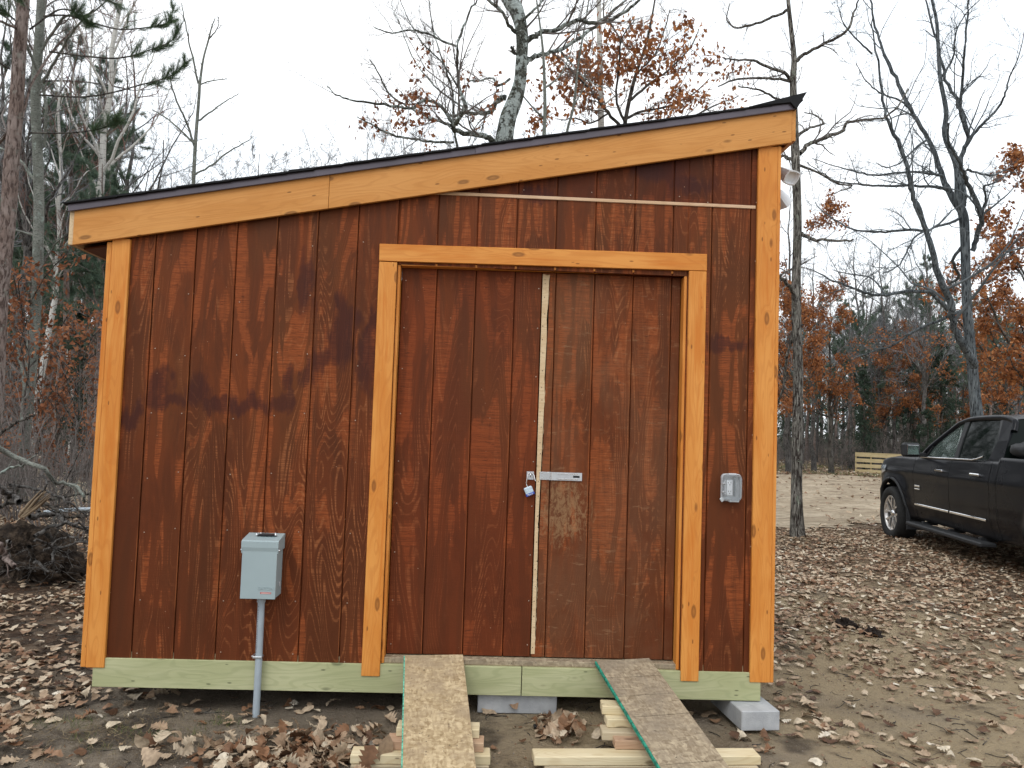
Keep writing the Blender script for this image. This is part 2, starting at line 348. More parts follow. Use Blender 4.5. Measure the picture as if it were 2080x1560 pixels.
k = NM('white_birch_bark', 0.7, 0.2)
p = k.objr()
st = k.noise(k.map(p, (4, 4, 46)), 1.0, 3, 0.6)
pt = k.noise(p, 6, 4, 0.7)
c = k.mix(k.step(st, 0.58, 0.66), (0.46, 0.45, 0.42), (0.10, 0.09, 0.085))
c = k.mix(k.step(pt, 0.6, 0.68), c, (0.07, 0.065, 0.06))
MT['birch'] = k.base(c)

def leaf_mat(name, stops, rough=0.75, trans=0.25):
    k = NM(name, rough, 0.25)
    c = k.ramp(k.attr('rnd'), stops)
    n = k.noise(k.obj(), 55, 3)
    c = k.mix(0.8, c, k.mix(k.step(n, 0.3, 0.7), (0.72, 0.70, 0.68), (1.15, 1.13, 1.1)), 'MULTIPLY')
    m = k.base(c)
    tr = k.node('BsdfTranslucent', {'Color': c})
    mx_ = k.t.nodes.new('ShaderNodeMixShader'); mx_.inputs[0].default_value = trans
    out = k.t.nodes['Material Output']
    k.t.links.new(k.b.outputs[0], mx_.inputs[1]); k.t.links.new(tr.outputs[0], mx_.inputs[2]); k.t.links.new(mx_.outputs[0], out.inputs[0])
    return m
MT['litter'] = leaf_mat('dead_oak_leaves', [(0.0, (0.06, 0.030, 0.018)), (0.18, (0.14, 0.075, 0.042)), (0.32, (0.24, 0.125, 0.068)), (0.46, (0.32, 0.22, 0.145)), (0.62, (0.39, 0.29, 0.20)), (0.78, (0.50, 0.40, 0.29)), (0.9, (0.58, 0.50, 0.38)), (1.0, (0.70, 0.65, 0.56))], 0.6, 0.1)
MT['rust'] = leaf_mat('rust_oak_leaves', [(0.0, (0.12, 0.045, 0.022)), (0.4, (0.28, 0.105, 0.040)), (0.75, (0.42, 0.175, 0.065)), (1.0, (0.54, 0.28, 0.13))], 0.7, 0.3)
MT['rust_dull'] = leaf_mat('dull_brown_leaves', [(0.0, (0.11, 0.045, 0.026)), (0.5, (0.27, 0.105, 0.050)), (1.0, (0.44, 0.21, 0.11))], 0.8, 0.3)
MT['rust_bright'] = leaf_mat('orange_oak_leaves', [(0.0, (0.19, 0.055, 0.02)), (0.5, (0.40, 0.125, 0.032)), (1.0, (0.56, 0.235, 0.065))], 0.7, 0.3)
MT['needle'] = leaf_mat('pine_needles', [(0.0, (0.035, 0.075, 0.045)), (0.6, (0.08, 0.135, 0.07)), (1.0, (0.14, 0.19, 0.09))], 0.6, 0.15)
MT['needle_dark'] = leaf_mat('spruce_needles', [(0.0, (0.022, 0.042, 0.032)), (0.6, (0.042, 0.068, 0.046)), (1.0, (0.07, 0.10, 0.06))], 0.7, 0.1)
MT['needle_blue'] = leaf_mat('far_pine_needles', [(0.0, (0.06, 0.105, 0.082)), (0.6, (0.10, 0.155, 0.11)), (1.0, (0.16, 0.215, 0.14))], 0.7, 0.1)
MT['grass'] = leaf_mat('short_grass', [(0.0, (0.06, 0.10, 0.025)), (0.6, (0.12, 0.16, 0.045)), (1.0, (0.30, 0.26, 0.12))], 0.7, 0.2)
MT['straw'] = leaf_mat('dry_straw', [(0.0, (0.12, 0.085, 0.05)), (1.0, (0.34, 0.27, 0.16))], 0.8, 0.1)

# ------------------------------------------------------------------ object helpers
WL = {}
def tag(o, label=None, cat=None, group=None, kind=None):
    if label: o['label'] = label
    if cat: o['category'] = cat
    if group: o['group'] = group
    if kind: o['kind'] = kind
    return o
def thing(name, label, cat, loc=(0, 0, 0), group=None):
    o = bpy.data.objects.new(name, None); COL.objects.link(o); o.location = loc; o.empty_display_size = 0.1
    WL[o.name] = Vector(loc)
    return tag(o, label, cat, group)
def link(name, me, mat, parent=None, wloc=None, rot=None):
    o = bpy.data.objects.new(name, me); COL.objects.link(o)
    if mat is not None and not me.materials: me.materials.append(mat)
    wl = Vector(wloc) if wloc is not None else Vector((0, 0, 0))
    if parent is not None:
        o.parent = parent
        o.location = wl - WL[parent.name]
    else: o.location = wl
    if rot is not None: o.rotation_euler = rot
    WL[o.name] = wl
    return o
def smooth(me, on=True):
    me.polygons.foreach_set('use_smooth', np.full(len(me.polygons), on)); me.update()
def bm_mesh(bm, name='m', sm=False):
    me = bpy.data.meshes.new(name); bm.to_mesh(me); bm.free()
    if sm: smooth(me)
    return me
def np_mesh(V, Fc, name='m', sm=False, rnd=None, vrnd=None):
    """V (n,3); Fc array (m,3) or (m,4) or list of arrays"""
    me = bpy.data.meshes.new(name)
    if not isinstance(Fc, list): Fc = [Fc]
    V = np.asarray(V, dtype=np.float32)
    me.vertices.add(len(V)); me.vertices.foreach_set('co', V.ravel())
    nl = sum(f.size for f in Fc); nf = sum(len(f) for f in Fc)
    me.loops.add(nl); me.loops.foreach_set('vertex_index', np.concatenate([f.ravel() for f in Fc]).astype(np.int32))
    st = []; c = 0
    for f in Fc:
        st.append(c + np.arange(len(f))*f.shape[1]); c += f.size
    me.polygons.add(nf); me.polygons.foreach_set('loop_start', np.concatenate(st).astype(np.int32))
    me.update(calc_edges=True); me.validate()
    if sm: smooth(me)
    if rnd is not None and len(rnd) == len(me.polygons):
        a = me.attributes.new('rnd', 'FLOAT', 'FACE'); a.data.foreach_set('value', np.asarray(rnd, dtype=np.float32))
    return me
def box_bm(bm, c, s, bev=0.0, rot=None):
    r = bmesh.ops.create_cube(bm, size=1.0)
    vs = r['verts']
    for v in vs: v.co = Vector((v.co.x*s[0], v.co.y*s[1], v.co.z*s[2]))
    if bev > 0:
        es = list({e for v in vs for e in v.link_edges})
        rr = bmesh.ops.bevel(bm, geom=es, offset=min(bev, min(s)*0.45), segments=1, affect='EDGES', profile=0.5)
        vs = list({v for f in rr['faces'] for v in f.verts} | {v for v in vs if v.is_valid})
    if rot is not None:
        m = rot if isinstance(rot, Matrix) else Euler(rot).to_matrix()
        for v in vs: v.co = m @ v.co
    for v in vs: v.co += Vector(c)
def boxm(s, bev=0.0, name='box'):
    bm = bmesh.new(); box_bm(bm, (0, 0, 0), s, bev); return bm_mesh(bm, name)
def box(name, mat, parent, lo, hi, bev=0.002):
    lo = Vector(lo); hi = Vector(hi)
    return link(name, boxm(hi-lo, bev, name), mat, parent, (lo+hi)/2)
def board(name, mat, parent, a, b, width, thick, wdir=(0, 0, 1), bev=0.002):
    """lumber from a to b (centre line), its width along wdir; local x = length"""
    a = Vector(a); b = Vector(b); X = (b-a); Ln = X.length; X.normalize()
    W = Vector(wdir); W = (W - X*W.dot(X)).normalized(); T = X.cross(W)
    m = Matrix((X, W, T)).transposed()
    return link(name, boxm((Ln, width, thick), bev, name), mat, parent, (a+b)/2, m.to_euler())
def poly_prism(bm, pts, y0, y1):
    """pts list of (x,z) ccw seen from -y; extruded y0..y1"""
    a = [bm.verts.new((p[0], y0, p[1])) for p in pts]; b = [bm.verts.new((p[0], y1, p[1])) for p in pts]
    n = len(pts)
    bm.faces.new(a); bm.faces.new(b[::-1])
    for i in range(n): bm.faces.new((a[i], b[i], b[(i+1) % n], a[(i+1) % n]))
def centre(me):
    n = len(me.vertices); v = np.empty(n*3, dtype=np.float32); me.vertices.foreach_get('co', v); v = v.reshape(-1, 3)
    c = (v.min(0)+v.max(0))/2; v -= c; me.vertices.foreach_set('co', v.ravel()); me.update()
    return Vector([float(x) for x in c])
def world_mesh(name, me, mat, parent):
    c = centre(me); return link(name, me, mat, parent, c)

# tubes: batches of polylines (N,P,3) with radii (N,P)
class Tubes:
    def __init__(s): s.V = []; s.F = []; s.n = 0
    def add(s, P, Rr, sides=5):
        P = np.asarray(P, float); Rr = np.asarray(Rr, float)
        if P.ndim == 2: P = P[None]; Rr = Rr[None]
        N, K, _ = P.shape
        T = np.gradient(P, axis=1); T /= np.linalg.norm(T, axis=2, keepdims=True)+1e-9
        ref = np.where(np.abs(T[:, :1, 2:3]) > 0.8, np.array([[[1.0, 0, 0]]]), np.array([[[0, 0, 1.0]]]))
        ref = np.broadcast_to(ref, T.shape)
        A = np.cross(T, ref); A /= np.linalg.norm(A, axis=2, keepdims=True)+1e-9
        B = np.cross(T, A)
        an = np.arange(sides)/sides*2*PI
        ring = P[:, :, None, :] + Rr[:, :, None, None]*(np.cos(an)[None, None, :, None]*A[:, :, None, :] + np.sin(an)[None, None, :, None]*B[:, :, None, :])
        V = ring.reshape(-1, 3)
        i, j, q = np.meshgrid(np.arange(N), np.arange(K-1), np.arange(sides), indexing='ij')
        b0 = (i*K+j)*sides; q2 = (q+1) % sides
        F = np.stack([b0+q, b0+sides+q, b0+sides+q2, b0+q2], -1).reshape(-1, 4) + s.n
        s.V.append(V); s.F.append(F); s.n += len(V)
    def mesh(s, name='tubes', sm=True):
        return np_mesh(np.concatenate(s.V), np.concatenate(s.F), name, sm)

def resample(pts, n):
    pts = np.asarray(pts, float); m = len(pts)
    t = np.linspace(0, m-1, n); i = np.clip(t.astype(int), 0, m-2); f = (t-i)[:, None]
    p0 = pts[np.clip(i-1, 0, m-1)]; p1 = pts[i]; p2 = pts[i+1]; p3 = pts[np.clip(i+2, 0, m-1)]
    return 0.5*((2*p1)+(-p0+p2)*f+(2*p0-5*p1+4*p2-p3)*f**2+(-p0+3*p1-3*p2+p3)*f**3)

def spawn(rng, P, Rr, m, lenf, K=6, ang=(0.5, 1.1), wig=0.22, up=0.05, rfac=0.6, t0=0.15, minr=0.0015, taper=0.25, lens=None):
    N, Q, _ = P.shape
    t = rng.uniform(t0, 0.98, (N, m))*(Q-1); i = np.minimum(t.astype(int), Q-2); f = (t-i)[..., None]
    ar = np.arange(N)[:, None]
    base = P[ar, i]*(1-f)+P[ar, i+1]*f
    tan = P[ar, i+1]-P[ar, i]; tan /= np.linalg.norm(tan, axis=2, keepdims=True)+1e-9
    r0 = (Rr[ar, i]*(1-f[..., 0])+Rr[ar, i+1]*f[..., 0])*rfac*rng.uniform(0.7, 1.1, (N, m))
    Lp = np.linalg.norm(np.diff(P, axis=1), axis=2).sum(1)[:, None]
    if lens is not None: Ln = lens*rng.uniform(0.5, 1.25, (N, m))*(1-0.45*t/(Q-1))
    else: Ln = Lp*lenf*rng.uniform(0.5, 1.2, (N, m))*(1-0.45*t/(Q-1))
    rv = rng.normal(size=(N, m, 3)); perp = rv-(rv*tan).sum(2, keepdims=True)*tan; perp /= np.linalg.norm(perp, axis=2, keepdims=True)+1e-9
    a = rng.uniform(*ang, (N, m))[..., None]
    d = np.cos(a)*tan+np.sin(a)*perp; d[..., 2] += up*2; d /= np.linalg.norm(d, axis=2, keepdims=True)
    pts = [base]; st = (Ln/(K-1))[..., None]
    for _ in range(K-1):
        d = d+rng.normal(size=d.shape)*wig; d[..., 2] += up; d /= np.linalg.norm(d, axis=2, keepdims=True)
        pts.append(pts[-1]+d*st)
    C = np.stack(pts, 2).reshape(N*m, K, 3)
    tp = np.linspace(1, taper, K)[None, :]
    Cr = np.maximum(r0.reshape(-1, 1)*tp, minr)
    return C, Cr

LEAFQ = np.array([[0, 0, 0], [0.42, 0.30, 0.06], [0.55, -0.34, 0.08], [1.0, 0.03, -0.02]])
def leaf_cloud(rng, pts, size, droop=0.5, var=0.4):
    """four-cornered folded leaves hanging at pts"""
    n = len(pts)
    d = rng.normal(size=(n, 3)); d[:, 2] -= droop*1.5; d /= np.linalg.norm(d, axis=1, keepdims=True)
    r = rng.normal(size=(n, 3)); s = np.cross(d, r); s /= np.linalg.norm(s, axis=1, keepdims=True)+1e-9
    u = np.cross(d, s)
    sz = size*rng.uniform(1-var, 1+var, (n, 1, 1))
    V = pts[:, None, :]+sz*(LEAFQ[None, :, 0:1]*d[:, None]+LEAFQ[None, :, 1:2]*s[:, None]*rng.uniform(0.6, 1.2, (n, 1, 1))+LEAFQ[None, :, 2:3]*u[:, None]*rng.uniform(-2.5, 2.5, (n, 1, 1)))
    b = (np.arange(n)*4)[:, None]
    F = np.concatenate([b+np.array([0, 1, 3]), b+np.array([0, 3, 2])], 1).reshape(-1, 3)
    rn = np.repeat(np.clip(rng.beta(2, 2, n), 0, 1), 2)
    return V.reshape(-1, 3), F, rn
def cloud_mesh(parts, name='foliage'):
    V = []; F = []; Rn = []; o = 0
    for v, f, r in parts: V.append(v); F.append(f+o); Rn.append(r); o += len(v)
    return np_mesh(np.concatenate(V), np.concatenate(F), name, False, np.concatenate(Rn))
def sample_on(rng, P, n, jit=0.0, tmin=0.3):
    N, K, _ = P.shape
    i = rng.integers(0, N, n); t = rng.uniform(tmin, 1, n)*(K-1); j = np.minimum(t.astype(int), K-2); f = (t-j)[:, None]
    return P[i, j]*(1-f)+P[i, j+1]*f+rng.normal(size=(n, 3))*jit
def needles(rng, pts, dirs, n, ln, wd, spread=0.8):
    """n thin needles about each point, splayed round the shoot"""
    m = len(pts)
    d = dirs[:, None, :]+rng.normal(size=(m, n, 3))*spread; d /= np.linalg.norm(d, axis=2, keepdims=True)
    b = pts[:, None, :]-dirs[:, None, :]*rng.uniform(0, 1, (m, n, 1))*ln*0.9
    s = np.cross(d, rng.normal(size=(m, n, 3))); s /= np.linalg.norm(s, axis=2, keepdims=True)+1e-9
    l_ = ln*rng.uniform(0.7, 1.1, (m, n, 1))
    V = np.stack([b+s*wd, b-s*wd, b+d*l_], 2).reshape(-1, 3)
    F = np.arange(m*n*3).reshape(-1, 3)
    return V, F, rng.uniform(0, 1, m*n)

# ------------------------------------------------------------------ terrain
def vnoise(x, y, sc, seed=0):
    x = np.asarray(x, float)*sc+seed*17.13; y = np.asarray(y, float)*sc+seed*5.71
    xi = np.floor(x); yi = np.floor(y); fx = x-xi; fy = y-yi
    fx = fx*fx*(3-2*fx); fy = fy*fy*(3-2*fy)
    def h(a, b):
        s = np.sin(a*127.1+b*311.7+seed*74.7)*43758.5453; return s-np.floor(s)
    return (h(xi, yi)*(1-fx)+h(xi+1, yi)*fx)*(1-fy)+(h(xi, yi+1)*(1-fx)+h(xi+1, yi+1)*fx)*fy
def ss(a, b, x): t = np.clip((x-a)/(b-a), 0, 1); return t*t*(3-2*t)
def gh(x, y):
    x = np.asarray(x, float); y = np.asarray(y, float)
    z = -0.195+0.0*x
    z = z-0.055*ss(2, 8, y)*ss(0, 3, x)
    z = z+0.085*ss(0.40, 0.95, y)*ss(2.9, 2.5, y)*ss(-0.15, 0.1, x)*ss(3.05, 2.8, x)  # rise under the shed, added to block light entering through the rear gap
    z = z+0.05*ss(0.3, -1.2, x)*ss(-0.2, 1.5, y)
    z = z+(vnoise(x, y, 0.45, 1)-0.5)*0.07*ss(0, 3, np.hypot(x-1.5, y-0.8))
    z = z+(vnoise(x, y, 2.3, 2)-0.5)*0.03+(vnoise(x, y, 7, 3)-0.5)*0.016+(vnoise(x, y, 21, 4)-0.5)*0.008*ss(14, 5, y)
    z = z+0.06*np.exp(-(((x-5.0)/0.35)**2+((y-3.05)/0.25)**2))
    z = z+0.10*np.exp(-(((x-6.2)/0.7)**2+((y-6.9)/0.5)**2))
    z = z+(vnoise(x, y, 0.03, 5)-0.5)*1.6*ss(40, 90, np.hypot(x, y))
    return z
def gmask(x, y):
    """0 dirt .. 1 driveway sand"""
    n = vnoise(x, y, 0.7, 8)*0.9+vnoise(x, y, 2.3, 9)*0.5
    ed = ss(8.2, 10.5, y+n*1.6-0.10*x)*ss(27.0, 25.0, y+n*1.2)
    return ed
def axis(lo, hi, fine_lo, fine_hi, st, gr=1.09):
    a = list(np.arange(fine_lo, fine_hi+1e-6, st)); s = st
    while a[-1] < hi: s *= gr; a.append(a[-1]+s)
    s = st; b = [a[0]]
    while b[-1] > lo: s *= gr; b.append(b[-1]-s)
    return np.array(b[::-1][:-1]+a)
def grid_mesh(xs, ys, zoff=0.0, keep=None, name='ground'):
    X, Y = np.meshgrid(xs, ys); Z = gh(X, Y)+zoff
    V = np.stack([X, Y, Z], -1).reshape(-1, 3); nx = len(xs); ny = len(ys)
    i, j = np.meshgrid(np.arange(nx-1), np.arange(ny-1)); b = (j*nx+i).ravel()
    F = np.stack([b, b+1, b+nx+1, b+nx], -1)
    if keep is not None:
        cx = (X[:-1, :-1]+X[1:, 1:]).ravel()/2; cy = (Y[:-1, :-1]+Y[1:, 1:]).ravel()/2
        F = F[keep(cx, cy)]
        used = np.unique(F); mp_ = -np.ones(len(V), int); mp_[used] = np.arange(len(used)); V = V[used]; F = mp_[F]
    return np_mesh(V, F, name, True)

def ground_mat(sand=False):
    k = NM('driveway_sand' if sand else 'forest_dirt', 0.95, 0.1)
    p = k.pos(); X = k.xyz(p)
    n1 = k.noise(p, 0.9, 5, 0.6); n2 = k.noise(p, 5, 5, 0.7); n3 = k.noise(p, 42, 4, 0.7); n4 = k.noise(p, 190, 3, 0.7)
    if sand:
        c = k.mix(k.step(n1, 0.35, 0.65), (0.46, 0.37, 0.265), (0.60, 0.50, 0.37))
        c = k.mix(k.ma('MULTIPLY', k.step(n2, 0.45, 0.62), 0.6), c, (0.29, 0.225, 0.155))
        ruts = k.noise(k.map(p, (0.6, 4.2, 1)), 1.0, 5, 0.75)
        c = k.mix(k.ma('MULTIPLY', k.step(ruts, 0.53, 0.62), 0.7), c, (0.19, 0.14, 0.10))
    else:
        dark = (0.15, 0.118, 0.090); tan = (0.46, 0.36, 0.23); grey = (0.33, 0.275, 0.21)
        c = k.mix(k.step(n1, 0.38, 0.62), dark, grey)
        right = k.ma('MULTIPLY', k.step(X[0], 0.9, 2.4), k.step(X[1], 12.0, 7.0))
        tanf = k.ma('MULTIPLY', right, k.step(k.noise(p, 0.8, 4, 0.55), 0.33, 0.56))
        c = k.mix(tanf, c, tan)
        c = k.mix(k.ma('MULTIPLY', k.step(n2, 0.55, 0.72), 0.55), c, (0.075, 0.055, 0.042))
        dk2 = k.step(k.ma('ADD', k.noise(k.map(p, (1, 1, 1), (4.2, 1, 0)), 1.4, 4, 0.65), k.step(X[0], 0.9, -0.6, 0.0, 0.09)), 0.57, 0.68)
        c = k.mix(k.ma('MULTIPLY', dk2, 0.75), c, (0.045, 0.035, 0.031))
        # old leaves trodden into the soil further off
        lv = k.vor(k.map(p, (1, 1, 0.2)), 13.0, 'Color'); ld = k.vor(k.map(p, (1, 1, 0.2)), 13.0)
        lc = k.ramp(k.xyz(lv)[0], [(0.0, (0.05, 0.028, 0.018)), (0.4, (0.10, 0.058, 0.036)), (0.75, (0.17, 0.11, 0.07)), (1.0, (0.28, 0.21, 0.15))])
        far = k.step(k.node('VectorMath', {0: p, 1: (1.7, -1.0, 0)}, operation='DISTANCE').outputs['Value'], 4.0, 7.5)
        leftf = k.step(X[0], -0.2, -1.2)
        c = k.mix(k.ma('MULTIPLY', k.ma('MAXIMUM', far, leftf), k.ma('MULTIPLY', k.step(ld, 0.85, 0.55), 0.85)), c, lc)
        # strip of thin grass on the far side of the drive
        gs = k.ma('MULTIPLY', k.ma('MULTIPLY', k.step(X[1], 24.5, 26.5), k.step(X[1], 46, 36)), k.step(k.noise(p, 0.35, 4, 0.6), 0.42, 0.62))
        c = k.mix(k.ma('MULTIPLY', gs, 0.75), c, (0.10, 0.125, 0.04))
    c = k.mix(k.ma('MULTIPLY', k.step(n3, 0.5, 0.68), 0.35), c, (0.30, 0.25, 0.19))
    c = k.mix(k.ma('MULTIPLY', k.step(n4, 0.58, 0.7), 0.4), c, (0.045, 0.036, 0.03))
    st = k.vor(p, 70); c = k.mix(k.ma('MULTIPLY', k.step(st, 0.22, 0.14), 0.45), c, (0.36, 0.32, 0.27))
    k.bump(k.ma('ADD', k.ma('MULTIPLY', n3, 1.0), k.ma('ADD', k.ma('MULTIPLY', n2, 1.4), k.ma('MULTIPLY', n4, 0.5))), 1.0, 0.04)
    return k.base(c)
MT['ground'] = ground_mat(); MT['sand'] = ground_mat(True)
g = link('ground', grid_mesh(axis(-500, 500, -3.2, 9, 0.05, 1.06), axis(-60, 500, -1.6, 9, 0.05, 1.06)), MT['ground'])
tag(g, 'brown dirt and forest floor around the shed', kind='structure')
GROUND = g; WL['ground'] = Vector((0, 0, 0))
dv = link('driveway', grid_mesh(axis(-60, 70, -8, 22, 0.16, 1.08), np.arange(6.5, 27.5, 0.14), 0.014, lambda x, y: gmask(x, y) > 0.5, 'driveway'), MT['sand'])
tag(dv, 'pale sandy driveway crossing behind the shed', kind='structure')

# ------------------------------------------------------------------ shed
XL, XR = -0.235, 3.197          # outer corners of the trim
SL = 0.1912                     # roof slope
def zf(x): return 2.082+(x+0.393)*SL      # underside of the fascia
DEPTH = 2.50
shed = thing('garden_shed', 'brown stained lean-to shed with orange wood trim and double doors', 'shed', (1.5, 0.0, -0.09))
wall = link('front_wall', boxm((3.36, 0.012, 0.05)), MT['siding_edge'], shed, (1.48, 0.03, -0.03))
# the backing sheet of the wall (seen only in the grooves), with the door opening
def backing():
    bm = bmesh.new()
    for pts in ([(-0.20, -0.004), (1.23, -0.004), (1.23, zf(1.23)+0.05), (-0.20, zf(-0.20)+0.05)],
                [(2.72, -0.004), (3.17, -0.004), (3.17, zf(3.17)+0.05), (2.72, zf(2.72)+0.05)],
                [(1.23, 2.06), (2.72, 2.06), (2.72, zf(2.72)+0.05), (1.23, zf(1.23)+0.05)]):
        poly_prism(bm, pts, 0.0062, 0.017)
    return bm_mesh(bm)
wall.data = backing(); wall.data.materials.append(MT['siding_edge']); wall.location = Vector((0, 0, 0))-Vector((1.5, 0, -0.09)); WL[wall.name] = Vector((0, 0, 0))
GV = 0.0027   # half groove
rs = random.Random(3)
def siding_piece(x0, x1, z0, z1a, z1b, mat, dy=0.0):
    """one board between two grooves, with eased vertical edges"""
    bm = bmesh.new(); e = 0.003; T = 0.006
    prof = [(x0, T), (x0, -T+e), (x0+e, -T), (x1-e, -T), (x1, -T+e), (x1, T)]
    lo = []; hi = []
    for (x, y) in prof:
        zt = z1a+(z1b-z1a)*(x-x0)/(x1-x0)
        lo.append(bm.verts.new((x, y+dy, z0))); hi.append(bm.verts.new((x, y+dy, zt)))
    n = len(prof)
    for i in range(n): bm.faces.new((lo[i], lo[(i+1) % n], hi[(i+1) % n], hi[i]))
    bm.faces.new(lo[::-1]); bm.faces.new(hi)
    bmesh.ops.recalc_face_normals(bm, faces=bm.faces[:])
    return bm_mesh(bm)
SEAM = 2.438
edges = [-0.2]+[i*0.2032 for i in range(0, 16)]+[3.17]
for i in range(len(edges)-1):
    x0 = edges[i]+(GV if i > 0 else 0); x1 = edges[i+1]-(GV if i < len(edges)-2 else 0)
    dy = rs.uniform(-0.0006, 0.0006)
    segs = []
    if x1 < 1.225 or x0 > 2.722: segs.append((x0, x1, 0.0))
    elif x0 < 1.2275 < x1: segs += [(x0, 1.2275, 0.0), (1.2275, x1, 2.06)]
    elif x0 < 2.7205 < x1: segs += [(x0, 2.7205, 2.06), (2.7205, x1, 0.0)]
    else: segs.append((x0, x1, 2.06))
    for (a, b, z0) in segs:
        za, zb = zf(a)+0.05, zf(b)+0.05
        if b-a < 0.004: continue
        top = SEAM-0.007
        xs_ = -0.393+(SEAM-0.05-2.082)/SL      # where the seam meets the slope
        if max(za, zb) > SEAM+0.02 and a > xs_-0.1:
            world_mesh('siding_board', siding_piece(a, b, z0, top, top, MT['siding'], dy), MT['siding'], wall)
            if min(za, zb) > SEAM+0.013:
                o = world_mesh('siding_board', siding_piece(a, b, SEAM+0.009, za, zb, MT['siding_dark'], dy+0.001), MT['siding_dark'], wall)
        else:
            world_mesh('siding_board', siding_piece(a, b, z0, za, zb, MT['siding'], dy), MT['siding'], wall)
# raw wood flashing strip at the sheet joint
board('joint_strip', MT['bare_pink'], shed, (1.36, -0.008, SEAM+0.001), (3.072, -0.008, SEAM-0.001), 0.017, 0.009)
# nails
bm = bmesh.new()
for i in range(0, 16):
    x = i*0.2032+rs.choice((-0.025, 0.028))
    for j in range(9):
        z = 0.06+j*0.30+rs.uniform(-0.03, 0.03)
        if z > zf(x)-0.03 or rs.random() < 0.25: continue
        if 1.11 < x < 2.84 and z < 2.20: continue
        m_ = Matrix.Translation((x, -0.0072, z)) @ Matrix.Rotation(PI/2, 4, 'X')
        bmesh.ops.create_cone(bm, cap_ends=True, segments=6, radius1=0.0034, radius2=0.0028, depth=0.002, matrix=m_)
o = world_mesh('nail_heads', bm_mesh(bm), MT['nail'], wall); o['kind'] = 'stuff'
# other walls and floor of the shed
bm = bmesh.new()
def zr(x): return zf(x)+0.19
poly_prism(bm, [(-0.20, 0.0), (3.17, 0.0), (3.17, zf(3.17)+0.1), (-0.20, zf(-0.2)+0.1)], DEPTH-0.02, DEPTH)
world_mesh('rear_wall', bm_mesh(bm), MT['siding'], shed)
for nm, x0, x1 in (('left_wall', -0.212, -0.200), ('right_wall', 3.170, 3.180)):
    bm = bmesh.new(); poly_prism(bm, [(x0, 0.0), (x1, 0.0), (x1, zf(x1)+0.12), (x0, zf(x0)+0.12)], 0.020, DEPTH-0.022)
    world_mesh('side_wall', bm_mesh(bm), MT['siding'], shed)
box('floor_deck', MT['osb'], shed, (-0.17, 0.002, 0.052), (3.13, DEPTH-0.03, 0.078), 0)
# treated skid / rim joists
board('rim_joist', MT['treated'], shed, (-0.176, 0.0, -0.0185), (1.925, 0.0, -0.0185), 0.139, 0.036)
board('rim_joist', MT['treated'], shed, (1.929, 0.0, -0.0185), (3.135, 0.0, -0.0185), 0.139, 0.036)
for ob in list(shed.children)[-2:]: ob.location.y += 0.0248
board('rim_joist', MT['treated'], shed, (-0.157, 0.045, -0.0185), (-0.157, DEPTH-0.03, -0.0185), 0.139, 0.036)
board('rim_joist', MT['treated'], shed, (3.116, 0.045, -0.0185), (3.116, DEPTH-0.03, -0.0185), 0.139, 0.036)
board('rim_joist', MT['treated'], shed, (-0.17, DEPTH-0.045, -0.0185), (3.13, DEPTH-0.045, -0.0185), 0.139, 0.036)
for i in range(1, 8):
    x = -0.157+i*0.409
    if abs(x-1.927) < 0.06: x += 0.08
    board('floor_joist', MT['treated'], shed, (x, 0.045, -0.0185), (x, DEPTH-0.065, -0.0185), 0.138, 0.036)
# door sill: edge of the floor sheet showing under the doors
board('door_sill', MT['osb_grey'], shed, (1.24, 0.0275, 0.067), (2.703, 0.0275, 0.067), 0.026, 0.055)
# corner boards: face board and side board
board('corner_board', MT['cedar'], shed, (-0.1635, -0.016, 0.006), (-0.1635, -0.016, zf(-0.166)+0.004), 0.089, 0.019, (1, 0, 0))
board('corner_board', MT['cedar'], shed, (-0.2235, 0.025, 0.006), (-0.2235, 0.025, zf(-0.22)-0.004), 0.088, 0.025, (0, 1, 0))
board('corner_board', MT['cedar'], shed, (3.1285, -0.016, 0.006), (3.1285, -0.016, zf(3.128)+0.004), 0.102, 0.019, (1, 0, 0))
board('corner_board', MT['cedar'], shed, (3.1895, 0.021, 0.006), (3.1895, 0.021, zf(3.19)-0.004), 0.088, 0.018, (0, 1, 0))
# door trim
dt = 'door_trim'
board(dt, MT['cedar'], shed, (1.177, -0.016, -0.006), (1.177, -0.016, 2.066), 0.091, 0.019, (1, 0, 0))
board(dt, MT['cedar'], shed, (2.771, -0.016, 0.004), (2.771, -0.016, 2.085), 0.090, 0.019, (1, 0, 0))
board(dt, MT['cedar'], shed, (1.130, -0.016, 2.1145), (2.817, -0.016, 2.1320), 0.088, 0.019)
# jambs and head lining inside the opening
board('door_jamb', MT['cedar'], shed, (1.2315, 0.030, 0.054), (1.2315, 0.030, 2.058), 0.070, 0.0145, (0, 1, 0))
board('door_jamb', MT['cedar'], shed, (2.7130, 0.030, 0.054), (2.7130, 0.030, 2.060), 0.070, 0.0145, (0, 1, 0))
board('door_jamb', MT['cedar'], shed, (1.240, 0.030, 2.062), (2.704, 0.030, 2.078), 0.070, 0.0145, (0, 1, 0))

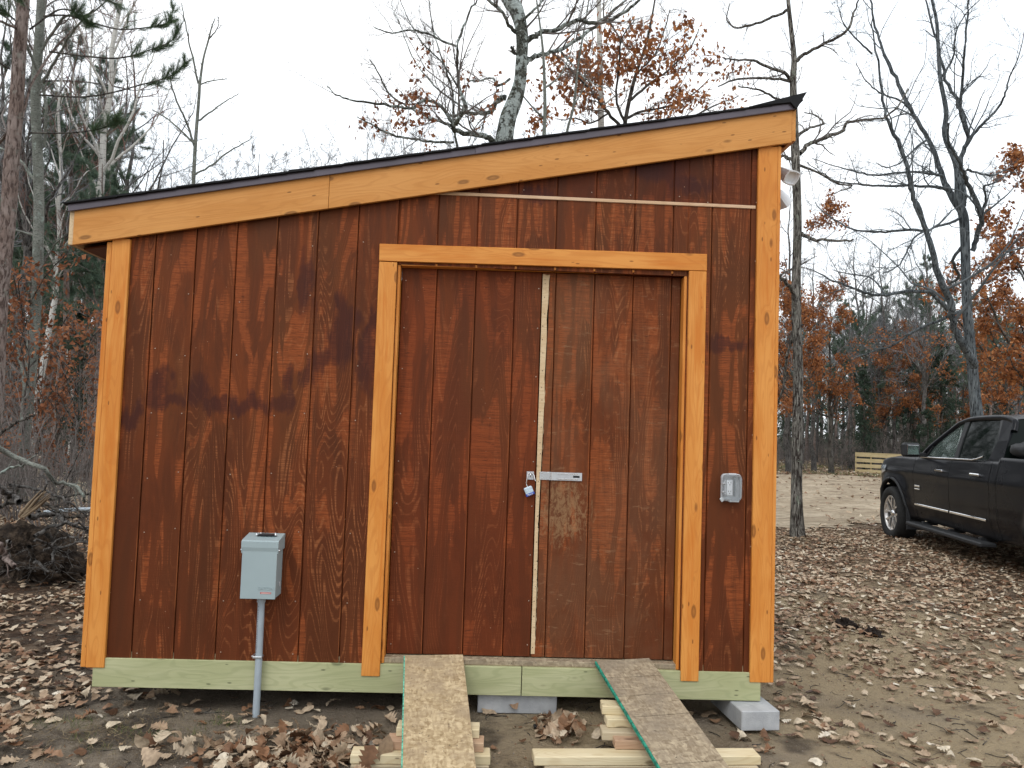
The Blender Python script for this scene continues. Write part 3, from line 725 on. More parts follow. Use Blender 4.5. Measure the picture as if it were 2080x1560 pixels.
# doors
DY = 0.060
def door(x0, x1, gr, mat, lab):
    d = link('door', boxm((x1-x0, 0.018, 2.03)), MT['siding_edge'], shed, ((x0+x1)/2, DY+0.0155, 0.088+2.03/2))
    d['label'] = lab
    e = [x0]+gr+[x1]
    for i in range(len(e)-1):
        a = e[i]+(GV if i else 0); b = e[i+1]-(GV if i < len(e)-2 else 0)
        world_mesh('siding_board', siding_piece(a, b, 0.086, 2.058, 2.062, mat, DY-0.002+rs.uniform(-0.0005, 0.0005)), mat, d)
    return d
gl = [1.423, 1.6262, 1.8294]
d1 = door(1.242, 1.9690, gl, MT['door_left'], 'left shed door, reddish brown')
d2 = door(1.9735, 2.702, [2.044, 2.2472, 2.4504, 2.6536], MT['door_right'], 'right shed door, dustier, with a bare wood edge')
# bare wood edge with a ragged paint line
rr = random.Random(11); bm = bmesh.new()
Lp = []; z = 0.100; ph = rr.uniform(0, 6)
right = []
prof_z = [0.1, 0.3, 0.42, 0.6, 0.8, 0.95, 1.05, 1.25, 1.5, 1.8, 2.06]; prof_w = [0.018, 0.021, 0.028, 0.020, 0.018, 0.017, 0.022, 0.031, 0.026, 0.030, 0.034]
while z < 2.05:
    wv = float(np.interp(z, prof_z, prof_w))+0.009*(float(vnoise(z*9, 0, 1, 3))-0.5)+0.005*(float(vnoise(z*45, 0, 1, 5))-0.5)+rr.uniform(-0.0012, 0.0012)
    right.append((1.9738+max(0.010, wv), z)); z += rr.uniform(0.005, 0.013)
left = [(1.9736, 0.100), (1.9736, 2.052)]
pts = [(1.9736, 0.1)]+right+[(1.9736, 2.052)]
poly_prism(bm, pts, DY-0.0102, DY-0.0070)
bmesh.ops.triangulate(bm, faces=bm.faces[:])
bmesh.ops.recalc_face_normals(bm, faces=bm.faces[:])
world_mesh('bare_wood_strip', bm_mesh(bm), MT['bare'], d2)
bm = bmesh.new()
for j in range(26):
    z = 0.14+j*0.074+rs.uniform(-0.02, 0.02)
    bmesh.ops.create_cone(bm, cap_ends=True, segments=6, radius1=0.0024, radius2=0.0022, depth=0.002, matrix=Matrix.Translation((1.9845+rs.uniform(-0.004, 0.006), DY-0.0108, z)) @ Matrix.Rotation(PI/2, 4, 'X'))
o = world_mesh('nail_holes', bm_mesh(bm), MT['black'], d2); o['kind'] = 'stuff'
bm = bmesh.new()
for x in (1.955, 1.263): 
    for j in range(9):
        bmesh.ops.create_cone(bm, cap_ends=True, segments=6, radius1=0.0034, radius2=0.003, depth=0.002, matrix=Matrix.Translation((x, DY-0.0092, 0.13+j*0.232+rs.uniform(-.02, .02))) @ Matrix.Rotation(PI/2, 4, 'X'))
o = world_mesh('nail_heads', bm_mesh(bm), MT['nail'], d1); o['kind'] = 'stuff'

# hasp (leaf on the right door) and staple plate (left door)
hy = DY-0.0105
h0 = at(1096, 965, hy); h1 = at(1182, 965, hy)
hz = float(h0[2])-0.003; hx0 = float(h0[0]); hx1 = float(h1[0])
HR = (0, 0.0, 0)
hp = link('hasp', boxm((0.056, 0.003, 0.042), 0.001), MT['zinc'], d2, (hx0+0.028, hy, hz))
def hasp_leaf():
    bm = bmesh.new()
    x0 = hx0+0.061; x1 = hx1; zc = hz; hh = 0.0205
    sx0, sx1, sh = x1-0.046, x1-0.012, 0.0055
    y0, y1 = hy-0.0058, hy-0.0034
    for (a, b, c, d) in ((x0, sx0, -hh, hh), (sx1, x1, -hh, hh), (sx0, sx1, sh, hh), (sx0, sx1, -hh, -sh)):
        box_bm(bm, ((a+b)/2, (y0+y1)/2, zc+(c+d)/2), (b-a, y1-y0, d-c), 0)
    return bm_mesh(bm)
world_mesh('hasp_leaf', hasp_leaf(), MT['zinc'], d2)
bm = bmesh.new()
for s_ in (-1, 1): box_bm(bm, ((hx0+hx1)/2+0.035, hy-0.0075, hz+s_*0.0135), (0.105, 0.0032, 0.0045), 0.001)
world_mesh('hasp_rib', bm_mesh(bm), MT['steel'], d2)
bm = bmesh.new(); bmesh.ops.create_cone(bm, cap_ends=True, segments=10, radius1=0.0042, radius2=0.0042, depth=0.042, matrix=Matrix.Translation((hx0+0.059, hy-0.003, hz)))
world_mesh('hasp_hinge_pin', bm_mesh(bm), MT['steel'], d2)
for (a, b) in ((0.012, 0.014), (0.044, 0.014), (0.012, -0.014), (0.044, -0.014)):
    bm = bmesh.new()
    bmesh.ops.create_cone(bm, cap_ends=True, segments=8, radius1=0.0035, radius2=0.0025, depth=0.002, matrix=Matrix.Translation((hx0+a, hy-0.0024, hz+b)) @ Matrix.Rotation(PI/2, 4, 'X'))
    world_mesh('hasp_screw', bm_mesh(bm), MT['steel'], d2)
box('hasp_slot_shade', MT['black'], d2, (hx1-0.047, hy-0.0030, hz-0.007), (hx1-0.011, hy-0.0015, hz+0.007), 0)  # black plate standing in for the shade inside the slot
s0 = at(1077, 966, hy)
stx, stz = float(s0[0]), float(s0[2])
link('staple_plate', boxm((0.038, 0.003, 0.042), 0.001), MT['zinc'], d1, (stx, hy, stz))
T_ = Tubes(); an = np.linspace(0, PI, 9)
T_.add(np.stack([np.full(9, stx), hy-0.002-0.018*np.sin(an), stz+0.004+0.010*np.cos(an)], 1), np.full(9, 0.0028), 8)
world_mesh('staple', T_.mesh(), MT['steel'], d1)
# padlock hanging open from the staple
pl0 = at(1074, 996, hy-0.02)
plx, plz = float(pl0[0]), float(pl0[2])
pad = thing('padlock', 'small open padlock with blue base hanging from the door staple', 'padlock', (plx, hy-0.012, plz))
RP = Euler((0, R(-24), 0))
body = link('lock_body', boxm((0.042, 0.020, 0.036), 0.003), MT['padlock'], pad, (plx, hy-0.014, plz), RP)
bm = bmesh.new()
for j in range(5): box_bm(bm, (0, 0, -0.012+j*0.006), (0.0435, 0.0215, 0.0042), 0.001)
link('lock_laminations', bm_mesh(bm), MT['padlock'], pad, (plx, hy-0.014, plz+0.001), RP)
bmp = RP.to_matrix() @ Vector((0, 0, -0.021))
link('blue_bumper', boxm((0.046, 0.0235, 0.013), 0.002), MT['blue'], pad, Vector((plx, hy-0.014, plz))+bmp, RP)
top = Vector((plx, hy-0.014, plz))+RP.to_matrix() @ Vector((-0.0, 0, 0.018))
T_ = Tubes()
pa = [top+Vector((0.002, 0, -0.004)), top+Vector((-0.006, 0, 0.016)), Vector((stx-0.014, hy-0.015, stz-0.006)), Vector((stx-0.012, hy-0.014, stz+0.010)), Vector((stx+0.002, hy-0.013, stz+0.016)), Vector((stx+0.016, hy-0.013, stz+0.006)), Vector((stx+0.021, hy-0.014, stz-0.012)), Vector((stx+0.026, hy-0.014, stz-0.026))]
pa = resample([tuple(x) for x in pa], 24)
T_.add(pa, np.full(24, 0.0033), 8)
world_mesh('shackle', T_.mesh(), MT['steel'], pad)
def text_mesh(s, size, ext=0.0006, sp=1.0):
    cu = bpy.data.curves.new('txt', 'FONT'); cu.body = s; cu.size = size; cu.extrude = ext; cu.align_x = 'CENTER'; cu.align_y = 'CENTER'; cu.space_character = sp
    o = bpy.data.objects.new('txt', cu); COL.objects.link(o)
    dg = bpy.context.evaluated_depsgraph_get(); me = bpy.data.meshes.new_from_object(o.evaluated_get(dg))
    bpy.data.objects.remove(o); me.materials.clear(); return me
def text(name, s, size, mat, parent, wloc, rot=(PI/2, 0, 0), sp=1.0, ext=0.0006):
    return link(name, text_mesh(s, size, ext, sp), mat, parent, wloc, rot)
rm = (RP.to_matrix() @ Euler((PI/2, 0, 0)).to_matrix()).to_euler()
text('lettering', 'Master', 0.0115, MT['white_paint'], pad, Vector((plx, hy-0.0265, plz))+bmp, rm)

# roof ------------------------------------------------------------
fx0, fx1 = -0.393, 3.243
ang = math.atan(SL)
def fpt(x, dz): return (x, 0, zf(x)+dz)
FH = 0.178
jx = 0.866
for a, b in ((fx0, jx-0.0008), (jx+0.0008, fx1)):
    A = Vector((a, -0.0360, zf(a)+FH/2)); B = Vector((b, -0.0360, zf(b)+FH/2))
    bm = bmesh.new()   # plumb-cut ends
    Ln = (b-a)/math.cos(ang)
    o = board('fascia', MT['cedar_fascia'], shed, A, B, FH*math.cos(ang), 0.020)
    # shear the ends plumb
    for v in o.data.vertices:
        if abs(abs(v.co.x)-Ln/2) < 0.004: v.co.x += v.co.y*math.tan(ang)*(-1)*(-1)
# rough-cut ends of the eave fascias
board('eave_fascia', MT['bare'], shed, (-0.406, -0.040, 2.1725), (-0.406, DEPTH+0.05, 2.1725), 0.176, 0.022, (0, 0, 1), 0.001)
board('eave_fascia', MT['cedar_fascia'], shed, (3.2555, -0.040, 2.876), (3.2555, DEPTH+0.05, 2.876), 0.176, 0.022, (0, 0, 1), 0.001)
# soffits (dark) under both eaves
board('soffit', MT['soffit'], shed, (-0.305, 0.066, 2.104), (-0.305, DEPTH+0.03, 2.104), 0.178, 0.010, (1, 0, 0.19), 0)
board('soffit', MT['cedar'], shed, (3.2215, 0.066, 2.785), (3.2215, DEPTH+0.03, 2.785), 0.042, 0.010, (1, 0, 0.19), 0)
# roof sheathing
rx0, rx1 = -0.395, 3.245
A = Vector((rx0, DEPTH/2, zf(rx0)+FH+0.010)); B = Vector((rx1, DEPTH/2, zf(rx1)+FH+0.010))
board('roof_sheathing', MT['soffit'], shed, A, B, DEPTH+0.085, 0.012, (0, 1, 0), 0)
# drip edge along the rake: face + small lip
def strip(name, mat, x0, x1, zc0, h, y, t):
    A = Vector((x0, y, zf(x0)+zc0)); B = Vector((x1, y, zf(x1)+zc0)); return board(name, mat, shed, A, B, h, t)
strip('drip_edge', MT['drip'], -0.423, 1.62, FH+0.014, 0.036, -0.0500, 0.004)
strip('drip_edge', MT['drip'], 1.60, 3.262, FH+0.0145, 0.036, -0.0545, 0.004)
strip('drip_edge_lip', MT['drip'], -0.421, 3.260, FH-0.006, 0.005, -0.0560, 0.012)
# shingle courses stepping up the slope: each its own overlapping course
rs2 = random.Random(5); nco = 27; cx = -0.440; step = (3.285+0.440)/nco
for i in range(nco):
    x0 = cx+i*step; x1 = x0+step*1.9 if i < nco-1 else x0+step+0.005
    y0 = -0.068-rs2.uniform(0, 0.006); yb = DEPTH+0.07
    lift = rs2.uniform(0.0, 0.0015) + (0.010 if i in (8,) else 0)
    bm = bmesh.new()
    def zz(x): return zf(x)+FH+0.030
    a0, a1 = zz(x0)+0.0025+lift*0.5, zz(x1)+0.001
    vs = [(x0, y0, a0+0.006), (x1, y0, a1+0.003), (x1, yb, a1+0.003), (x0, yb, a0+0.006), (x0, y0, a0-0.001), (x1, y0, a1-0.004), (x1, yb, a1-0.004), (x0, yb, a0-0.001)]
    V = [bm.verts.new(v) for v in vs]
    for f in ((0, 1, 2, 3), (7, 6, 5, 4), (0, 4, 5, 1), (1, 5, 6, 2), (2, 6, 7, 3), (3, 7, 4, 0)): bm.faces.new([V[j] for j in f])
    bmesh.ops.recalc_face_normals(bm, faces=bm.faces[:])
    world_mesh('shingle_course', bm_mesh(bm), MT['shingle'], shed)
# turned-up shingle corner at the high side
bm = bmesh.new()
tx = 3.245
vs = [(tx-0.22, -0.074, zz(tx-0.22)+0.008), (tx+0.064, -0.076, zz(tx)+0.052), (tx+0.012, -0.074, zz(tx)-0.040), (tx-0.02, -0.074, zz(tx)-0.006),
      (tx-0.22, 0.25, zz(tx-0.22)+0.012), (tx+0.050, 0.25, zz(tx)+0.016), (tx+0.012, 0.25, zz(tx)-0.020), (tx-0.02, 0.25, zz(tx)-0.001)]
V = [bm.verts.new(v) for v in vs]
for f in ((0, 1, 2, 3), (7, 6, 5, 4), (0, 4, 5, 1), (1, 5, 6, 2), (2, 6, 7, 3), (3, 7, 4, 0)): bm.faces.new([V[j] for j in f])
bmesh.ops.recalc_face_normals(bm, faces=bm.faces[:])
world_mesh('ridge_shingle', bm_mesh(bm), MT['shingle'], shed)

# floodlight on the right side wall -----------------------------------
fl = thing('security_light', 'white twin-head security light high on the right side wall', 'light', (3.20, 0.28, 2.62))
bm = bmesh.new(); bmesh.ops.create_cone(bm, cap_ends=True, segments=20, radius1=0.052, radius2=0.046, depth=0.03, matrix=Matrix.Translation((3.196, 0.28, 2.63)) @ Matrix.Rotation(PI/2, 4, 'Y'))
world_mesh('mounting_base', bm_mesh(bm), MT['white_plastic'], fl)
def lamp_head(c, rot):
    bm = bmesh.new(); Q = Euler(rot).to_matrix()
    prof = [(-0.05, 0.022), (-0.035, 0.036), (0.03, 0.050), (0.05, 0.056), (0.052, 0.047), (0.030, 0.040)]
    rings = []
    for (d, r) in prof:
        ring = []
        for i in range(16):
            a = i/16*2*PI; cx_, cy_ = math.cos(a), math.sin(a)
            s_ = 1/max(abs(cx_), abs(cy_))**0.55
            ring.append(bm.verts.new(Q @ Vector((d, cx_*r*s_*0.95, cy_*r*s_*0.75))+Vector(c)))
        rings.append(ring)
    for a_, b_ in zip(rings[:-1], rings[1:]):
        for i in range(16): bm.faces.new((a_[i], a_[(i+1) % 16], b_[(i+1) % 16], b_[i]))
    bm.faces.new(rings[0][::-1]); bm.faces.new(rings[-1])
    bmesh.ops.recalc_face_normals(bm, faces=bm.faces[:])
    return bm_mesh(bm, sm=False)
c1 = at(1597, 354, 0.20); c2 = at(1585, 404, 0.34)
world_mesh('lamp_head', lamp_head(c1, (0, R(38), R(-62))), MT['white_plastic'], fl)
c2 = at(1583, 403, 0.36); world_mesh('lamp_head', lamp_head(c2, (0, R(40), R(30))), MT['white_plastic'], fl)
T_ = Tubes(); T_.add(resample([(3.205, 0.28, 2.64), (3.24, 0.25, 2.66), tuple(c1)], 8), np.full(8, 0.013), 8); T_.add(resample([(3.205, 0.28, 2.62), (3.225, 0.32, 2.61), tuple(c2)], 8), np.full(8, 0.013), 8)
world_mesh('swivel_arm', T_.mesh(), MT['white_plastic'], fl)

# electrical box --------------------------------------------------
b0 = at(489, 1160, -0.125); b1 = at(562, 1160, -0.125)
ex0, ex1 = float(b0[0]), float(b1[0]); ez1 = float(at(530, 1098, -0.125)[2]); ez0 = float(at(520, 1217, -0.125)[2])
eb = thing('electrical_box', 'grey metal electrical disconnect box on the lower left of the shed wall', 'electrical box', ((ex0+ex1)/2, -0.01, ez0))
ecx = (ex0+ex1)/2
box('enclosure', MT['grey_box'], eb, (ex0+0.004, -0.118, ez0+0.002), (ex1-0.004, -0.007, ez1-0.008), 0.003)
box('front_panel', MT['grey_box'], eb, (ex0+0.002, -0.124, ez0), (ex1-0.002, -0.1185, ez1-0.036), 0.0015)
bm = bmesh.new(); poly_ = [(-0.128, ez1-0.034), (-0.128, ez1-0.006), (-0.120, ez1), (-0.007, ez1+0.020), (-0.007, ez1-0.052), (-0.110, ez1-0.052), (-0.122, ez1-0.062)]
a_ = [bm.verts.new((ex0-0.003, y, z)) for y, z in poly_]; b_ = [bm.verts.new((ex1+0.003, y, z)) for y, z in poly_]
bm.faces.new(a_); bm.faces.new(b_[::-1])
for i in range(len(poly_)): bm.faces.new((a_[i], b_[i], b_[(i+1) % len(poly_)], a_[(i+1) % len(poly_)]))
bmesh.ops.triangulate(bm, faces=bm.faces[:]); bmesh.ops.recalc_face_normals(bm, faces=bm.faces[:])
world_mesh('rain_hood', bm_mesh(bm), MT['grey_box'], eb)
bm = bmesh.new(); box_bm(bm, (ecx+0.012, -0.055, ez1+0.019), (0.078, 0.034, 0.008), 0.002); box_bm(bm, (ecx+0.012, -0.055, ez1+0.013), (0.095, 0.010, 0.008), 0.002)
world_mesh('hub_plate', bm_mesh(bm), MT['black'], eb)
for (dx, dy) in ((-0.034, -0.014), (0.058, -0.014), (-0.022, 0.014), (0.050, 0.014)):
    bm = bmesh.new(); bmesh.ops.create_cone(bm, cap_ends=True, segments=8, radius1=0.0055, radius2=0.004, depth=0.007, matrix=Matrix.Translation((ecx+dx, -0.055+dy, ez1+0.023)))
    world_mesh('screw', bm_mesh(bm), MT['steel'], eb)
for x in (ex1+0.005, ex0-0.005):
    bm = bmesh.new(); bmesh.ops.create_cone(bm, cap_ends=True, segments=8, radius1=0.006, radius2=0.005, depth=0.006, matrix=Matrix.Translation((x, -0.112, ez1-0.048)) @ Matrix.Rotation(PI/2, 4, 'Y'))
    world_mesh('screw', bm_mesh(bm), MT['steel'], eb)
bm = bmesh.new(); bmesh.ops.create_cone(bm, cap_ends=True, segments=16, radius1=0.013, radius2=0.013, depth=0.002, matrix=Matrix.Translation((ex1-0.002, -0.05, ez0+0.06)) @ Matrix.Rotation(PI/2, 4, 'Y'))
world_mesh('knockout', bm_mesh(bm), MT['outlet_grey'], eb)
lx = float(at(540, 1196, -0.125)[0]); lz = float(at(540, 1196, -0.125)[2])
text('embossed_lettering', 'EATON', 0.021, MT['grey_box'], eb, (lx, -0.1242, lz), ext=0.0016, sp=1.1)
lz2 = float(at(540, 1204.5, -0.125)[2])
box('warning_label', MT['red'], eb, (lx-0.026, -0.1248, lz2-0.005), (lx+0.026, -0.1238, lz2+0.003), 0)
box('warning_label', MT['pale_label'], eb, (lx-0.022, -0.1252, lz2-0.003), (lx+0.024, -0.1240, lz2+0.001), 0)
T_ = Tubes(); cxx = float(at(530, 1217, -0.06)[0]); ft = at(522, 1440, -0.06)
zz0 = ez0+0.01
pc = resample([(cxx, -0.052, zz0), (cxx+0.001, -0.048, 0.1), (cxx+0.003, -0.055, -0.24)], 10)
cod = thing('conduit', 'grey plastic pipe running from the electrical box down into the soil', 'pipe', (cxx, -0.055, -0.18))
T_.add(pc, np.full(10, 0.0168), 14); world_mesh('pipe', T_.mesh(), MT['pvc'], cod)
T_ = Tubes(); T_.add(np.array([(cxx, -0.052, ez0+0.004), (cxx, -0.052, ez0-0.010), (cxx, -0.052, ez0-0.030)]), np.array([0.021, 0.021, 0.0205]), 14); world_mesh('pipe_collar', T_.mesh(), MT['pvc'], cod)
zs = float(at(522, 1335, -0.06)[2])
bm = bmesh.new(); box_bm(bm, (cxx-0.002, -0.049, zs), (0.046, 0.038, 0.010), 0.002); box_bm(bm, (cxx-0.026, -0.03, zs), (0.018, 0.040, 0.006), 0.001)
world_mesh('pipe_strap', bm_mesh(bm), MT['zinc'], cod)
bm = bmesh.new(); rs3 = random.Random(2); z = ez0-0.05
while z > zs+0.01:
    h = rs3.uniform(0.002, 0.006); box_bm(bm, (cxx-0.009, -0.0655, z), (0.0016, 0.0012, h), 0); z -= h+rs3.uniform(0.003, 0.006)
o = world_mesh('printed_marks', bm_mesh(bm), MT['black'], cod); o['kind'] = 'stuff'

# outlet with clear in-use cover ------------------------------------
o0 = at(1467, 962, -0.03); o1 = at(1506, 1019, -0.03)
ox0, ox1, oz0, oz1 = float(o0[0]), float(o1[0]), float(o1[2]), float(o0[2]); ocx = (ox0+ox1)/2; ocz = (oz0+oz1)/2; ow_, oh_ = ox1-ox0, oz1-oz0
ou = thing('outdoor_outlet', 'grey weatherproof outlet with clear bubble cover beside the right door trim', 'outlet', (ocx, -0.006, ocz))
def rrect(wd, ht, r, n=5):
    pts = []
    for cx_, cz_, a0 in ((wd/2-r, ht/2-r, 0), (-wd/2+r, ht/2-r, PI/2), (-wd/2+r, -ht/2+r, PI), (wd/2-r, -ht/2+r, 1.5*PI)):
        for i in range(n+1): a = a0+PI/2*i/n; pts.append((cx_+r*math.cos(a), cz_+r*math.sin(a)))
    return pts
def ringmesh(levels, cap_front=True, cap_back=True):
    bm = bmesh.new(); rings = []
    for (wd, ht, r, y) in levels: rings.append([bm.verts.new((ocx+x, y, ocz+z)) for x, z in rrect(wd, ht, r)])
    n = len(rings[0])
    for a_, b_ in zip(rings[:-1], rings[1:]):
        for i in range(n): bm.faces.new((a_[i], a_[(i+1) % n], b_[(i+1) % n], b_[i]))
    if cap_back: bm.faces.new(rings[0])
    if cap_front: bm.faces.new(rings[-1][::-1])
    bmesh.ops.recalc_face_normals(bm, faces=bm.faces[:]); return bm_mesh(bm)
world_mesh('back_plate', ringmesh([(ow_, oh_, 0.02, -0.0065), (ow_, oh_, 0.02, -0.024), (ow_-0.006, oh_-0.006, 0.018, -0.027), (ow_-0.018, oh_-0.02, 0.014, -0.027), (ow_-0.020, oh_-0.022, 0.013, -0.012)], True), MT['outlet_grey'], ou)
box('receptacle', MT['white_plastic'], ou, (ocx-0.026, -0.024, ocz-0.040), (ocx+0.004, -0.0125, ocz+0.038), 0.002)
bm = bmesh.new()
for dz in (0.020, -0.024):
    for dx in (-0.018, -0.006): box_bm(bm, (ocx+dx, -0.0243, ocz+dz+0.005), (0.0022, 0.001, 0.007), 0)
    box_bm(bm, (ocx-0.011, -0.0243, ocz+dz-0.006), (0.004, 0.001, 0.004), 0)
o = world_mesh('socket_slots', bm_mesh(bm), MT['black'], ou); o['kind'] = 'stuff'
box('inner_divider', MT['outlet_dark'], ou, (ocx+0.012, -0.034, ocz-0.045), (ocx+0.016, -0.0125, ocz+0.045), 0)
world_mesh('clear_cover', ringmesh([(ow_-0.004, oh_-0.006, 0.019, -0.0275), (ow_-0.010, oh_-0.014, 0.018, -0.050), (ow_-0.022, oh_-0.026, 0.014, -0.058)], True, False), MT['clear'], ou)
box('cover_hinge', MT['outlet_grey'], ou, (ocx-0.022, -0.043, ocz+oh_/2-0.008), (ocx+0.022, -0.021, ocz+oh_/2+0.003), 0.003)
for dz in (0.02, -0.022): box('side_clip', MT['outlet_grey'], ou, (ocx-ow_/2-0.001, -0.050, ocz+dz-0.004), (ocx-ow_/2+0.016, -0.030, ocz+dz+0.004), 0.002)
bm = bmesh.new(); box_bm(bm, (ocx-ow_/2+0.0, -0.034, ocz-oh_/2+0.008), (0.018, 0.006, 0.022), 0.003, Euler((0, -0.6, 0)))
world_mesh('lock_tab', bm_mesh(bm), MT['outlet_grey'], ou)
box('bottom_latch', MT['outlet_grey'], ou, (ocx-0.015, -0.044, ocz-oh_/2-0.003), (ocx+0.035, -0.024, ocz-oh_/2+0.005), 0.002)

# ramps -----------------------------------------------------------
def ramp(name, label, x0t, x1t, zt, dxdy, dz, ln, mat, edge, edgew, scored):
    """plank of the given width; top edge on the sill, running towards the camera"""
    wd = x1t-x0t; top = Vector(((x0t+x1t)/2, 0.004, zt)); d = Vector((dxdy, -1.0, dz)).normalized()
    W = Vector((1, dxdy*0.55, 0)).normalized(); W = (W-d*W.dot(d)).normalized(); N = W.cross(d); 
    if N.z < 0: N = -N
    t = thing(name, label, 'ramp board', top+d*ln/2)
    ths = 0.0185
    cuts = [0.0]+scored+[ln]
    m = Matrix((d, W, d.cross(W))).transposed(); e = m.to_euler()
    sg = 1 if d.cross(W).z > 0 else -1
    me = None; bm = bmesh.new()
    box_bm(bm, (0, 0, -sg*0.0015), (ln, wd-0.004, ths-0.003), 0.0)
    for a, b in zip(cuts[:-1], cuts[1:]): box_bm(bm, ((a+b)/2-ln/2, 0, sg*(ths/2-0.0010)), (b-a-(0.003 if scored else 0), wd-0.004, 0.0022), 0.0006)
    o = link('osb_sheet', bm_mesh(bm), mat, t, top+d*ln/2-N*ths/2, e)
    for s in (-1,):
        o = link('painted_edge', boxm((ln-0.002, edgew, ths-0.0025), 0.0005), edge, t, top+d*ln/2-N*ths/2+W*s*(wd/2-0.002+edgew/2)-N*0.001, e)
    return top, d, N
ramp('ramp_board', 'left ramp board, tan chipboard lying straight down from the door sill', 1.340, 1.632, 0.097, 0.10, -0.245, 1.22, MT['osb'], MT['mint_edge'], 0.006, [])
ramp('ramp_board', 'right ramp board, grey muddy chipboard slanting to the right with a green edge', 2.294, 2.580, 0.097, 0.19, -0.232, 1.25, MT['osb_grey'], MT['green_edge'], 0.007, [0.16, 0.315, 0.475, 0.80])

# lumber piles ----------------------------------------------------
G2 = 'short framing offcuts stacked under the ramps'
def offcut(label, x0, x1, yf, zt, mat, w=0.088, h=0.038, tilt=0.0):
    a = Vector((x0, yf+w/2+tilt*(x1-x0)/2*-1, zt-h/2)); b = Vector((x1, yf+w/2+tilt*(x1-x0)/2, zt-h/2))
    o = board('lumber_offcut', mat, None, a, b, w, h, (0, 1, 0), 0.003)
    tag(o, label, 'lumber', G2)
z0 = -0.212
offcut('pale offcut lowest at the left ramp, poking out farthest left at ground level', 1.190, 1.765, -0.625, z0+0.038, MT['lumber_grey'], tilt=0.03)
offcut('pale offcut on the lowest one, farthest left of the left ramp', 1.186, 1.770, -0.615, z0+0.077, MT['lumber'], tilt=0.02)
offcut('pinkish offcut in the middle of the stack under the left ramp', 1.33, 1.742, -0.575, z0+0.116, MT['lumber_pink'], tilt=-0.02)
offcut('topmost offcut directly touching the underside of the left ramp', 1.365, 1.722, -0.53, z0+0.155, MT['lumber'], tilt=-0.02)
offcut('long pale board on the ground crossing under the right ramp, lower of two', 2.00, 2.93, -0.575, z0+0.032, MT['lumber_grey'], tilt=0.03)
offcut('long pale board crossing under the right ramp, resting on its twin', 1.955, 2.945, -0.570, z0+0.071, MT['lumber'], tilt=0.05)
offcut('pinkish offcut just above the long board at the right ramp', 2.315, 2.62, -0.505, z0+0.110, MT['lumber_pink'], tilt=0.02)
offcut('weathered offcut third from the top at the right ramp', 2.268, 2.62, -0.455, z0+0.124, MT['lumber_grey'], tilt=-0.03)
offcut('second offcut from the top of the stack at the right ramp', 2.295, 2.64, -0.400, z0+0.1625, MT['lumber'], tilt=0.02)
offcut('topmost pale offcut of the stack poking left of the right ramp', 2.282, 2.62, -0.360, z0+0.201, MT['lumber'], tilt=-0.05)

# concrete blocks -------------------------------------------------
def cblock(label, c, s, rz):
    bm = bmesh.new(); box_bm(bm, (0, 0, 0), s, 0.004)
    bmesh.ops.subdivide_edges(bm, edges=bm.edges[:], cuts=3, use_grid_fill=True)
    for v in bm.verts:
        n = vnoise(v.co.x*30+c[0]*9, v.co.y*30+v.co.z*17, 1.0, 5)-0.5; v.co += v.co.normalized()*float(n)*0.0025
    o = link('concrete_block', bm_mesh(bm), MT['concrete'], None, c, (0, 0, rz)); tag(o, label, 'concrete block', 'grey concrete blocks carrying the shed')
cblock('grey concrete block flush under the middle of the rim, between the ramps', (1.911, 0.112, -0.140), (0.398, 0.194, 0.094), 0.0)
cblock('grey concrete block sticking out at the right front corner of the shed', (3.075, 0.055, -0.140), (0.196, 0.398, 0.094), R(5))

